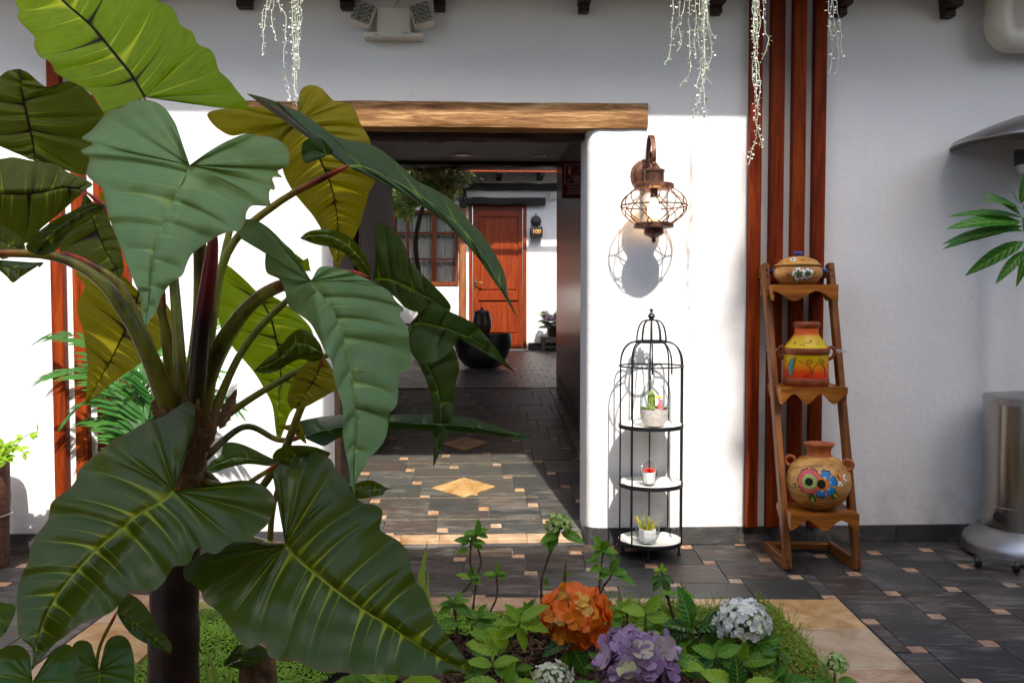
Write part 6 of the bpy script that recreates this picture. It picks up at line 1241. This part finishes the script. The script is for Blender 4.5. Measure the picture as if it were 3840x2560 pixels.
# ================================================================== giant aroid in the bed
def r1(*p): return [(a*.5, b*.5) for a, b in p]
def r2(*p): return [(a*.5, 784+b*.5) for a, b in p]
def r3(*p): return [(612.5+a*.5, 122.5+b*.5) for a, b in p]
def r4(*p): return [(612.5+a*.5, 784+b*.5) for a, b in p]
def leaf(parent, A, Lo, Ro, Mi, dep, m='aroid', nv=9, under=False, quilt=.010, fold=.0, droop=0.0, wave=.006, name='leaf', nu=120, nt=20, lobe=None, smooth=True):
    """A attachment, Lo/Ro outlines from A to the tip, Mi midrib; dep = (Y at A, Y at tip, Y at left extreme, Y at right extreme)"""
    A = Vector((*A, 0)); tip = Vector((*Mi[-1], 0)); V = lambda q: [Vector((*p, 0)) for p in q]
    mid = V([A[:2]]+list(Mi)); mid = spline(mid, 60)
    out = []
    for side in (Lo, Ro):
        pts = [A]+V(side)+[tip]; out.append(spline(pts, nu) if smooth else resample(pts, nu))
    ax = (tip-A); Ln = ax.length; ax /= Ln; px = Vector((-ax.y, ax.x, 0))
    # depth: tilt along the midrib and, separately, on each side
    if len(dep) == 2: dep = (dep[0], dep[1], (dep[0]+dep[1])/2, (dep[0]+dep[1])/2)
    wL = max(abs((p-A).dot(px)) for p in out[0])+1e-6; wR = max(abs((p-A).dot(px)) for p in out[1])+1e-6
    nrm = -ray(A.x, A.y).normalized(); vs = []; uvs = []; fs = []
    for si, o in enumerate(out):
        proj = [(p-A).dot(ax)/Ln for p in o]
        k0 = 0
        for k in range(nu):
            if proj[k] < 0.10: k0 = k
        if lobe is not None: k0 = int(lobe*nu)
        k0 = min(k0, int(nu*.6)); ul = k0/(nu-1)
        n_l = nv*.4 if ul > .05 else 0.0
        for k in range(nu):
            u = k/(nu-1); m_ = 0.0 if u <= ul else ((u-ul)/(1-ul))**1.12
            # vein phase
            nl = 4.0 if ul > .12 else (2.0 if ul > .05 else 0.0); ph = (u/ul*nl if u <= ul and nl else nl+(u-ul)/(1-ul)*(nv-3.0))+.35
            ph += .2*sin(ph*2.3+dep[0]*13+si*2.1)+.10*sin(ph*5.1+A.x); mi = m_*59; i0 = min(58, int(mi)); mp = mid[i0].lerp(mid[i0+1], mi-i0)
            for j in range(nt):
                t = j/(nt-1); p = mp.lerp(o[k], t)
                bow = .035*Ln*sin(pi*t)*(1-m_)*(1 if u > ul else .4); p = p-ax*bow*(0.6 if proj[k] > .05 else 0)
                q = p-A; s = q.dot(px); a = q.dot(ax)/Ln
                Y = dep[0]+(dep[1]-dep[0])*max(a, -.3)
                sgn = s; wdt = wL if si == 0 else wR; base = dep[2] if si == 0 else dep[3]
                mean = dep[0]+(dep[1]-dep[0])*.3; f_ = min(1.3, abs(s)/wdt); Y += (base-mean)*f_
                d = abs((ph+.5) % 1-.5); env = sin(pi*min(1, t*.92+.04))**.6
                h = quilt*(abs(sin(pi*ph))**.7-.55)*env*1.3-quilt*.5*exp(-(d/.07)**2)*(1-t)+wave*sin(ph*pi*1.0+si*1.3)*t**3*(1+.6*sin(ph*2.3))
                h += .004*noise.noise(Vector((p.x*.02, p.y*.02, dep[0]*7)))*6*quilt/.01*.3
                h -= quilt*.9*exp(-(t/.06)**2)
                h += fold*f_*f_-droop*max(0, a)**2
                w3 = P(p.x, p.y, Y)+nrm*h; vs.append(w3); uvs.append((ph, t))
        b0 = si*nu*nt
        for k in range(nu-1):
            for j in range(nt-1):
                a, b, c, d = b0+k*nt+j, b0+k*nt+j+1, b0+(k+1)*nt+j+1, b0+(k+1)*nt+j
                fs.append((a, b, c, d) if (si == 0) else (a, d, c, b))
    mb = MB(); mb.uv = uvs; mb.add(vs, fs); me = mb.mesh(name)
    # make the wanted side face the camera
    nx = sum((f.normal.dot(nrm)*f.area for f in me.polygons)); 
    if (nx < 0) != under: me.flip_normals()
    return obj(name, me, M[m], parent, 180)
def stalk(parent, pts, r, m='stalk', name='leaf_stalk', n=26):
    """pts (dx,dy,Y) from crown to blade; r radii (in photo units) along it"""
    w = spline([P(a, b, Y) for a, b, Y in pts], n); rr = []
    for k in range(n):
        t = k/(n-1)*(len(r)-1); i = min(len(r)-2, int(t)); Y = pts[0][2]+(pts[-1][2]-pts[0][2])*k/(n-1); rr.append((r[i]+(r[i+1]-r[i])*(t-i))*PXM(Y)*(1.0 if k < n-2 else (.75 if k == n-2 else .3)))
    return MB().tube(w, rr, 14, True, 1.0, True).build(name, M[m], parent, 180)
ar = thing('giant_aroid', 'huge green elephant-ear plant filling the left of the picture', 'plant')
TY = 2.45
# trunk (ringed below, fibrous above)
tk = MB(); w = spline([P(405, 1720, TY), P(398, 1568, TY), P(400, 1440, TY), P(402, 1330, TY), P(410, 1240, TY), P(425, 1150, TY)], 60); rad = []
for k in range(60): z = w[k].z; rad.append((59-9*k/59)*PXM(TY)*(1+.05*abs(sin(z*24+.6*sin(z*7)))**.5+.02*noise.noise(Vector((0, 0, z*14)))))
tk.tube(w, rad, 28).build('trunk', M['trunk'], ar, 180)
w = spline([P(428, 1170, TY), P(434, 1110, TY), P(436, 1060, TY), P(434, 1000, TY), P(432, 930, TY)], 40); q = MB(); q.tube(w, [(33+14*k/39)*PXM(TY)*(1+.08*noise.noise(Vector((k*.5, 1, 0)))) for k in range(40)], 24).build('crown', M['bark'], ar, 180)
for (a, b, an, L, wd) in ((372, 965, 100, 60, 26), (505, 985, 66, 100, 22), (395, 1000, 95, 70, 30), (470, 1040, 75, 110, 26), (412, 1075, 92, 80, 34), (450, 1090, 85, 90, 34), (440, 1000, 88, 110, 40)):
    p = P(a, b, TY-.07); d = Vector((cos(radians(an)), .1, sin(radians(an)))); me = ovate('sheath', 'bark', wd/L*1.3, .5, -.1, .1, .02); put_leaf(ar, me, p, d, (0, -1, .1), L*PXM(TY), 'leaf_sheath')
C0 = (428, 985, TY)
L = {}
# L1 upper left, seen from below
L[1] = leaf(ar, (332, 224), r1((640,462),(590,480),(520,508),(488,530),(465,500),(440,455),(400,415),(350,385),(310,370),(280,352),(250,330),(240,300),(215,275),(188,265),(165,235),(155,205),(160,175),(140,150),(100,110),(80,80),(88,50),(75,20),(55,-20),(45,-80),(20,-160),(40,-250)), r1((690,445),(780,445),(880,470),(960,490),(1060,500),(1140,498),(1130,465),(1090,415),(1055,370),(1010,330),(1000,308),(985,255),(960,225),(910,205),(885,150),(850,130),(825,110),(810,65),(780,30),(740,15),(690,-25),(640,-60),(560,-110),(480,-190),(380,-230),(250,-270)),
    r1((600,340),(520,240),(430,130),(340,50),(285,0),(170,-130),(60,-280)), (2.3, 2.62, 2.45, 2.3), 'aroid_bright', 9, True, quilt=.009)
# L3 central pale leaf, upper side
L[3] = leaf(ar, (436, 379), r1((845,735),(825,690),(815,630),(815,590),(790,540),(750,490),(700,465),(650,460),(600,465),(560,495),(505,505),(480,530),(450,565),(415,600),(370,635),(425,660),(370,695),(410,725),(395,790),(410,820),(450,850),(470,870),(490,950),(515,1040),(545,1120),(580,1200),(610,1270),(640,1350),(650,1420)), r1((885,750),(930,715),(1000,670),(1060,640),(1130,615),(1200,625),(1270,640),(1320,680),(1328,725),(1325,760),(1300,775),(1275,790),(1300,815),(1250,815),(1260,850),(1262,875),(1240,870),(1235,910),(1240,945),(1180,945),(1150,950),(1130,985),(1130,1010),(1100,1060),(1060,1060),(1010,1080),(980,1100),(930,1130),(880,1170),(855,1220),(840,1260),(800,1290),(770,1320),(740,1370),(720,1420),(700,1455)),
    r1((830,850),(790,930),(745,1040),(710,1150),(690,1270),(685,1370),(665,1500)), (2.12, 1.86, 2.10, 2.10), 'aroid_pale', 9, False, quilt=.0105, wave=.010)
# L12 lower left, upper side
L[12] = leaf(ar, (400, 1126), r2((790,640),(800,580),(820,530),(850,490),(880,440),(895,380),(895,310),(880,280),(850,280),(800,310),(750,345),(660,375),(600,410),(540,440),(500,470),(440,520),(380,570),(355,600),(350,630),(320,670),(280,700),(240,740),(225,790),(220,820),(190,860),(160,900),(140,960),(130,1020),(95,1080),(80,1130),(75,1200),(80,1260),(80,1310),(95,1360),(140,1410),(152,1450)), r2((815,680),(900,670),(960,660),(1040,645),(1110,637),(1170,645),(1220,670),(1250,700),(1265,740),(1265,780),(1230,840),(1180,880),(1140,915),(1080,920),(1040,935),(1010,965),(980,975),(940,960),(915,945),(890,970),(880,1000),(850,1025),(800,1030),(770,1080),(750,1110),(710,1145),(670,1145),(600,1140),(580,1170),(540,1220),(500,1250),(430,1270),(380,1290),(340,1320),(290,1360),(250,1390),(220,1420),(180,1470)),
    r2((740,740),(640,790),(545,870),(460,940),(390,1010),(320,1090),(260,1170),(210,1260),(180,1340),(160,1420),(150,1505)), (2.22, 1.90, 2.22, 2.02), 'aroid', 11, False, quilt=.0105, wave=.012)
# L13 lower centre, upper side, glossy
L[13] = leaf(ar, (655, 1249), r2((1250,935),(1180,925),(1110,915),(1060,920),(1000,950),(940,970),(890,1000),(850,1030),(845,1080),(880,1110),(920,1140),(930,1170),(945,1200),(1000,1240),(1040,1290),(1080,1340),(1110,1390),(1150,1410),(1205,1385),(1225,1420),(1240,1450),(1290,1470),(1340,1460),(1380,1470),(1420,1500),(1480,1515),(1540,1518),(1640,1522),(1740,1528),(1860,1532),(2000,1530),(2100,1526)), r4((75,860),(70,760),(50,690),(30,630),(35,580),(70,530),(110,500),(160,490),(220,500),(260,520),(300,550),(320,600),(350,610),(370,640),(390,690),(440,740),(500,750),(530,780),(525,820),(520,860),(545,880),(600,910),(630,940),(655,980),(660,1040),(690,1100),(730,1150),(745,1200),(770,1260),(800,1310),(840,1360),(870,1400),(900,1440),(930,1480)),
    r4((150,1000),(260,1090),(360,1170),(460,1240),(560,1300),(660,1370),(760,1430),(850,1480),(960,1522)), (2.25, 1.95, 1.98, 2.25), 'aroid', 11, False, quilt=.0095, wave=.010)
# L6 centre right, folded, upper side
L[6] = leaf(ar, (715, 645), r3((170,1000),(130,920),(80,870),(20,810),(-40,770),(-110,760),(-135,800),(-120,850),(-60,880),(-10,910),(-10,960),(0,1010),(60,1040),(85,1100),(100,1160),(150,1200),(200,1240),(240,1310),(270,1370),(300,1420),(310,1500),(345,1610),(350,1690),(350,1760),(360,1820),(375,1890),(385,1970)), r3((240,985),(300,980),(380,1000),(450,1030),(510,1060),(560,1090),(600,1140),(640,1180),(615,1200),(650,1260),(660,1330),(670,1400),(665,1440),(640,1470),(610,1480),(605,1560),(600,1610),(580,1640),(560,1670),(560,1720),(540,1780),(500,1830),(470,1860),(440,1910),(410,1970)),
    r3((270,1130),(330,1230),(360,1330),(380,1420),(395,1500),(400,1560),(408,1640),(410,1720),(402,1820),(400,1920),(405,2035)), (2.18, 2.0, 2.22, 2.28), 'aroid_pale', 10, False, quilt=.0095, fold=-.03, wave=.008)
# L4 yellow-green, seen from below
L[4] = leaf(ar, (680, 280), r3((95,290),(30,250),(-80,245),(-200,255),(-270,275),(-260,310),(-220,350),(-160,380),(-100,370),(-40,385),(30,420),(70,480),(75,540),(100,600),(140,660),(200,730),(240,790),(260,830),(300,930)), r3((155,250),(150,190),(165,160),(200,147),(250,160),(305,215),(350,225),(380,235),(410,270),(430,320),(470,390),(490,470),(498,560),(495,600),(470,640),(455,700),(430,780),(400,850),(355,930)),
    r3((190,385),(250,500),(300,620),(325,760),(328,880),(325,990)), (2.7, 2.62, 2.75, 2.75), 'aroid_yellow', 14, True, quilt=.010)
# L5 long drooping leaf, seen from the side
L[5] = leaf(ar, (798, 383), r3((330,460),(290,390),(250,350),(190,310),(120,275),(60,248),(0,230),(-60,200),(-95,183),(0,207),(80,238),(160,273),(240,328),(310,378),(370,398),(440,408),(500,430),(560,470),(620,520),(680,580),(760,620),(830,660),(890,710),(930,770),(990,830),(1030,890),(1070,960),(1100,1030),(1105,1080),(1115,1130)), r3((420,545),(480,557),(560,592),(640,642),(710,692),(780,752),(850,802),(920,882),(980,952),(1040,1042),(1090,1112),(1130,1182)),
    r3((440,520),(540,560),(640,615),(760,690),(860,770),(940,850),(1010,950),(1070,1050),(1115,1130),(1165,1245)), (2.45, 2.2, 2.75, 2.40), 'aroid_shaded', 11, True, quilt=.010, lobe=.33)
leaf(ar, (765, 352), r3((250,482),(185,505),(165,490),(160,460)), r3((300,440),(240,385),(175,400),(160,440)), r3((280,465),(220,450),(160,462)), (2.46, 2.40), 'aroid_shaded', 5, True, quilt=.004, nu=50)
# L2 family at the left edge
leaf(ar, (80, 370), r1((100,715),(40,690),(-60,640),(-120,560),(-110,440),(-40,370),(0,350),(40,325),(90,317)), r1((300,782),(390,802),(410,740),(440,620),(475,525),(450,480),(410,430),(360,390),(320,370),(285,390),(255,405),(210,400),(170,370),(130,335)), r1((150,650),(120,520),(100,420),(92,318)), (2.62, 2.55, 2.62, 2.66), 'aroid_olive', 10, True, quilt=.012, lobe=.02)
leaf(ar, (192, 438), r1((425,850),(400,828),(350,805),(310,790),(260,757),(200,747),(130,735),(60,722),(0,730),(-100,740),(-200,800)), r1((330,930),(250,1000),(190,1050),(140,1110),(100,1115),(60,1080),(0,1040),(-90,1010),(-200,940)), r1((300,860),(200,880),(100,890),(0,890),(-120,880),(-240,870)), (2.46, 2.30, 2.46, 2.46), 'aroid_olive', 9, True, quilt=.010, lobe=.02)
leaf(ar, (240, 470), r1((440,935),(390,940),(330,970),(250,1010),(170,1070),(125,1120),(120,1140),(140,1160)), r1((490,945),(470,965),(420,985),(360,1020),(320,1060),(285,1110),(265,1145),(230,1165),(190,1175)), r1((400,965),(320,1010),(250,1060),(200,1110),(165,1168)), (2.3, 2.15), 'aroid_olive', 8, False, quilt=.006, lobe=.02)
leaf(ar, (196, 445), r1((340,1020),(300,1080),(275,1130),(280,1160),(330,1180),(390,1210),(450,1250),(510,1275)), r1((440,940),(480,960),(500,1010),(530,1070),(555,1150),(570,1230),(560,1260)), r1((420,990),(455,1080),(490,1160),(530,1230),(548,1278)), (2.55, 2.48), 'aroid_olive', 8, True, quilt=.008, lobe=.02)
leaf(ar, (-20, 540), r1((0,1040),(50,1055),(90,1085),(112,1120)), r1((0,1185),(50,1180),(100,1160)), r1((20,1110),(70,1130),(120,1150)), (2.35, 2.28), 'aroid_olive', 6, True, quilt=.006, lobe=.02, nu=60)
leaf(ar, (-30, 600), r1((0,1195),(80,1200),(160,1205),(200,1205),(180,1230)), r1((0,1245),(30,1270),(60,1298),(100,1270)), r1((40,1225),(100,1235),(190,1212)), (2.25, 2.2), 'aroid', 6, False, quilt=.006, lobe=.02, nu=60)
# L9, L11 yellow-green leaves behind
leaf(ar, (592, 672), [(560,640),(520,608),(500,622),(497,650),(496,700),(510,760),(545,810),(580,850),(605,890),(625,930),(632,980)], [(640,688),(700,735),(722,780),(718,860),(690,920),(665,950),(648,1000)], [(607,700),(625,740),(637,790),(645,850),(640,920),(637,1017)], (2.78, 2.72), 'aroid_bright', 10, True, quilt=.010, lobe=.16)
leaf(ar, (320, 670), [(270,625),(220,612),(175,625),(186,642),(195,660),(180,690),(178,712),(190,760),(196,790),(200,830),(200,880)], [(365,680),(395,720),(400,760),(370,800),(340,822),(300,850),(270,870),(230,902)], [(305,720),(285,765),(258,820),(230,870),(195,930)], (2.72, 2.66), 'aroid_yellow', 10, True, quilt=.010, lobe=.2)
# L7 dark leaves at right
leaf(ar, (855, 640), r3((505,990),(500,900),(505,790),(540,790),(590,820),(620,860),(650,920),(665,960),(700,1000),(760,1060),(810,1110),(845,1158)), r3((520,1060),(560,1090),(600,1130),(640,1170),(700,1190),(770,1190)), r3((560,1040),(640,1070),(720,1110),(790,1150),(842,1185)), (2.42, 2.40), 'aroid_shaded', 8, True, quilt=.008, lobe=.1)
leaf(ar, (942, 742), r3((700,1195),(760,1158),(850,1190),(950,1240),(1000,1290),(1050,1350),(1100,1420)), r3((640,1290),(680,1400),(760,1420),(840,1370),(880,1310),(900,1320),(960,1350),(1040,1400),(1100,1442)), r3((750,1245),(870,1280),(1000,1345),(1145,1465)), (2.40, 2.22), 'aroid_shaded', 8, True, quilt=.008, lobe=.06)
leaf(ar, (950, 770), r3((640,1290),(650,1310),(680,1390),(740,1520),(760,1640),(765,1780)), r3((760,1300),(850,1340),(885,1440),(870,1510),(860,1610),(840,1710),(800,1820)), r3((720,1400),(780,1530),(800,1640),(790,1760),(765,1902)), (2.48, 2.45), 'aroid_shaded', 8, True, quilt=.008, lobe=.03)
# L8 horizontal leaf, L10, L14-L17 small ones
leaf(ar, (700, 1000), r4((120,380),(250,345),(400,335),(560,335),(750,335),(900,345),(1000,370),(1100,400)), r4((200,440),(260,480),(340,440),(450,430),(600,402),(750,410),(900,420),(1000,420),(1100,440),(1190,455)), r4((300,400),(500,365),(700,375),(900,385),(1050,410),(1215,437)), (2.5, 2.3, 2.6, 2.42), 'aroid_shaded', 9, False, quilt=.006, lobe=.05)
leaf(ar, (700, 1000), r4((150,372),(100,382),(60,385)), r4((180,470),(120,420),(70,400)), r4((120,400),(40,390)), (2.5, 2.45), 'aroid_yellow', 5, True, quilt=.004, nu=40, lobe=.02)
leaf(ar, (745, 818), [(735,790),(715,765),(690,755),(665,770),(640,800),(610,825),(585,850)], [(725,830),(690,825),(665,835),(640,850),(610,858)], [(715,795),(680,790),(640,825),(585,853)], (2.4, 2.3), 'aroid', 7, False, quilt=.006, lobe=.03)
leaf(ar, (745, 820), [(715,825),(690,845),(670,880),(660,915),(668,937)], [(765,850),(774,890),(755,905),(720,925),(690,940)], [(725,865),(700,905),(676,938)], (2.42, 2.36), 'aroid_yellow', 8, True, quilt=.006, lobe=.03)
leaf(ar, (642, 1060), [(620,1050),(570,1025),(535,1015),(515,1020),(505,1045),(485,1060)], [(620,1070),(570,1065),(520,1075),(490,1086)], [(600,1058),(540,1050),(470,1080)], (2.3, 2.2), 'aroid_pale', 7, False, quilt=.006, lobe=.02)
leaf(ar, (760, 1040), [(720,1025),(670,1022),(640,1030),(626,1045)], [(740,1062),(700,1075),(660,1068)], [(720,1048),(680,1048),(628,1058)], (2.4, 2.35), 'aroid', 6, False, quilt=.005, lobe=.02)
leaf(ar, (800, 1115), [(820,1108),(850,1102),(875,1112),(890,1120)], [(800,1140),(830,1145),(860,1140),(880,1135),(885,1126)], [(840,1125),(880,1122),(912,1118)], (2.32, 2.25), 'aroid', 6, False, quilt=.006, lobe=.02, nu=60)
leaf(ar, (853, 637), r3((470,970),(440,910),(400,860),(350,825),(280,808),(200,815)), r3((440,1010),(400,970),(360,920),(300,892),(220,876)), r3((430,940),(340,860),(250,835),(152,850)), (2.42, 2.3), 'aroid', 7, False, quilt=.005, lobe=.02)
leaf(ar, (700, 600), r3((130,920),(120,935),(115,960)), r3((190,940),(200,990),(205,1000)), r3((160,950),(150,985),(140,1000)), (2.4, 2.4), 'aroid_bright', 4, True, quilt=.004, nu=40, lobe=.02)
leaf(ar, (225, 470), r1((470,880),(490,900),(500,960)), r1((460,990),(480,1050),(500,1060)), r1((470,930),(490,1000),(510,1060)), (2.66, 2.66), 'aroid_yellow', 5, True, quilt=.004, nu=40, lobe=.02)
# stalks
stalk(ar, [C0, (415, 860, 2.45), (395, 600, 2.5), (355, 350, 2.45), (332, 226, 2.31)], [20, 14, 11, 9, 7])
stalk(ar, [(435, 985, TY), (448, 850, 2.42), (462, 700, 2.38), (455, 500, 2.3), (438, 385, 2.14)], [22, 20, 18, 14, 9], 'stalk')
stalk(ar, [(440, 985, TY), (452, 880, 2.38), (465, 740, 2.32), (480, 640, 2.28), (489, 560, 2.25), (492, 515, 2.24)], [24, 22, 21, 20, 18, 9], 'stalk_red', 'leaf_sheath')
stalk(ar, [(405, 985, TY), (372, 890, 2.38), (330, 790, 2.32), (285, 715, 2.3), (225, 640, 2.3), (130, 590, 2.3), (0, 582, 2.25), (-120, 590, 2.2)], [30, 25, 20, 16, 13, 11, 9, 8])
stalk(ar, [(400, 975, TY), (360, 850, 2.45), (318, 740, 2.45), (270, 650, 2.45), (205, 605, 2.45), (142, 578, 2.45)], [20, 17, 14, 11, 9, 6])
stalk(ar, [(425, 975, TY), (400, 840, 2.5), (372, 720, 2.5), (320, 560, 2.5), (240, 475, 2.48), (196, 440, 2.46)], [16, 13, 11, 9, 8, 7])
stalk(ar, [(455, 980, TY), (478, 860, 2.42), (520, 770, 2.4), (575, 700, 2.35), (640, 658, 2.28), (714, 646, 2.19)], [26, 22, 19, 17, 15, 11])
stalk(ar, [(450, 980, TY), (470, 850, 2.5), (500, 650, 2.52), (545, 545, 2.52), (640, 465, 2.5), (720, 420, 2.46), (802, 381, 2.42)], [18, 13, 11, 10, 9, 8, 7])
stalk(ar, [(448, 975, TY), (480, 800, 2.6), (520, 560, 2.7), (580, 380, 2.75), (640, 315, 2.74), (678, 283, 2.7)], [16, 12, 9, 8, 9, 8])
stalk(ar, [(452, 985, TY), (500, 840, 2.55), (560, 730, 2.7), (592, 674, 2.78)], [14, 10, 8, 6])
stalk(ar, [(470, 1000, TY), (560, 800, 2.5), (690, 665, 2.48), (790, 625, 2.45), (854, 640, 2.42)], [14, 9, 8, 7, 6])
stalk(ar, [(460, 1080, TY), (560, 1150, 2.5), (640, 1060, 2.46), (690, 940, 2.43), (742, 822, 2.41)], [12, 9, 10, 9, 7])
stalk(ar, [(440, 1140, TY), (520, 1220, 2.45), (610, 1250, 2.4), (650, 1252, 2.28)], [20, 15, 12, 8])
stalk(ar, [(418, 1160, TY), (410, 1140, 2.38), (402, 1128, 2.24)], [16, 13, 9])
stalk(ar, [(460, 1060, TY), (560, 980, 2.55), (640, 1010, 2.52), (700, 1002, 2.5)], [10, 8, 7, 6])
stalk(ar, [(450, 1100, TY), (540, 1120, 2.4), (600, 1090, 2.35), (642, 1062, 2.3)], [9, 7, 6, 5])
stalk(ar, [(620, 1250, 2.4), (625, 1180, 2.4), (640, 1110, 2.4)], [7, 7, 5])
stalk(ar, [(470, 990, TY), (600, 900, 2.5), (800, 790, 2.5), (900, 750, 2.46), (945, 745, 2.42)], [10, 8, 7, 6, 6])
for pts in ([(385, 960), (388, 850), (375, 740), (372, 650)], [(415, 960), (412, 820), (405, 700), (398, 600)], [(470, 960), (490, 850), (520, 760), (560, 700)]): stalk(ar, [(a, b, 2.5) for a, b in pts], [15, 12, 10, 7])
# second trunk stump at the bottom
sg_ = thing('young_trunk', 'short reddish-brown stump beside the main trunk', 'plant'); w = [P(588, 1680, 2.35), P(590, 1600, 2.35), P(592, 1540, 2.35), P(588, 1490, 2.35)]
MB().tube(spline(w, 14), [48*PXM(2.35)*(1-.15*k/13) for k in range(14)], 20).build('trunk', M['bark'], sg_, 180)
leaf(sg_, (545, 1480), r2((1060,1430),(1030,1475),(1032,1490)), r2((1150,1385),(1200,1395),(1240,1430),(1230,1450),(1180,1480),(1100,1500)), r2((1120,1440),(1080,1470),(1035,1488)), (2.3, 2.25), 'aroid', 6, False, quilt=.006, lobe=.02, nu=60)
# anthurium leaves, lower left corner
an_ = thing('anthurium', 'dark green heart-shaped leaves in the lower left corner', 'plant')
def anth(A, Lo, Ro, Mi, dep, stem): 
    leaf(an_, A, Lo, Ro, Mi, dep, 'aroid_anth', 8, False, quilt=.005, wave=.004, nu=80, nt=14); stalk(an_, stem, [5, 4, 4])
t = M['aroid'].copy(); t.name = 'anthurium_leaf_veined'; M['aroid_anth'] = t
for n_ in t.node_tree.nodes:
    if n_.type == 'MIX' and n_.data_type == 'RGBA':
        for s_i in (6, 7):
            c = n_.inputs[s_i].default_value
            if not n_.inputs[s_i].is_linked and abs(c[0]-.018) < .002: n_.inputs[s_i].default_value = (.014, .075, .014, 1)
            elif not n_.inputs[s_i].is_linked and abs(c[0]-.0306) < .003: n_.inputs[s_i].default_value = (.025, .14, .025, 1)
anth((75, 1564), r2((135,1520),(140,1460),(120,1415),(80,1392),(30,1400),(-20,1430),(-60,1500),(-70,1600),(-40,1720),(60,1830)), r2((165,1540),(200,1480),(240,1420),(290,1390),(330,1400),(345,1450),(340,1520),(330,1620),(290,1730),(220,1820)), r2((150,1620),(145,1720),(140,1880)), (1.95, 1.8), [(180, 1760, 2.1), (120, 1640, 2.02), (75, 1565, 1.96)])
anth((228, 1538), r2((445,1490),(430,1440),(420,1390),(390,1372),(350,1378),(325,1420),(315,1500),(320,1600),(360,1720),(420,1800)), r2((470,1480),(475,1420),(495,1370),(540,1348),(585,1365),(610,1420),(618,1500),(610,1600),(580,1700),(520,1790)), r2((458,1580),(462,1680),(465,1850)), (2.05, 1.92), [(250, 1760, 2.15), (235, 1640, 2.1), (228, 1540, 2.06)])
anth((268, 1404), r2((550,1200),(575,1165),(600,1160),(640,1185),(680,1230),(720,1300),(760,1350),(785,1385),(788,1410)), r2((560,1290),(600,1340),(640,1370),(690,1395),(740,1415),(770,1425)), r2((580,1260),(640,1310),(720,1370),(782,1440)), (2.2, 2.12), [(220, 1640, 2.2), (225, 1500, 2.2), (268, 1405, 2.2)])
anth((-30, 1420), r2((-30,1200),(30,1200),(68,1210),(70,1240),(50,1290)), r2((-60,1300),(-30,1350),(0,1360),(20,1340)), r2((-20,1260),(20,1290),(30,1330)), (2.1, 2.05), [(-60, 1700, 2.2), (-50, 1550, 2.15), (-30, 1421, 2.1)])
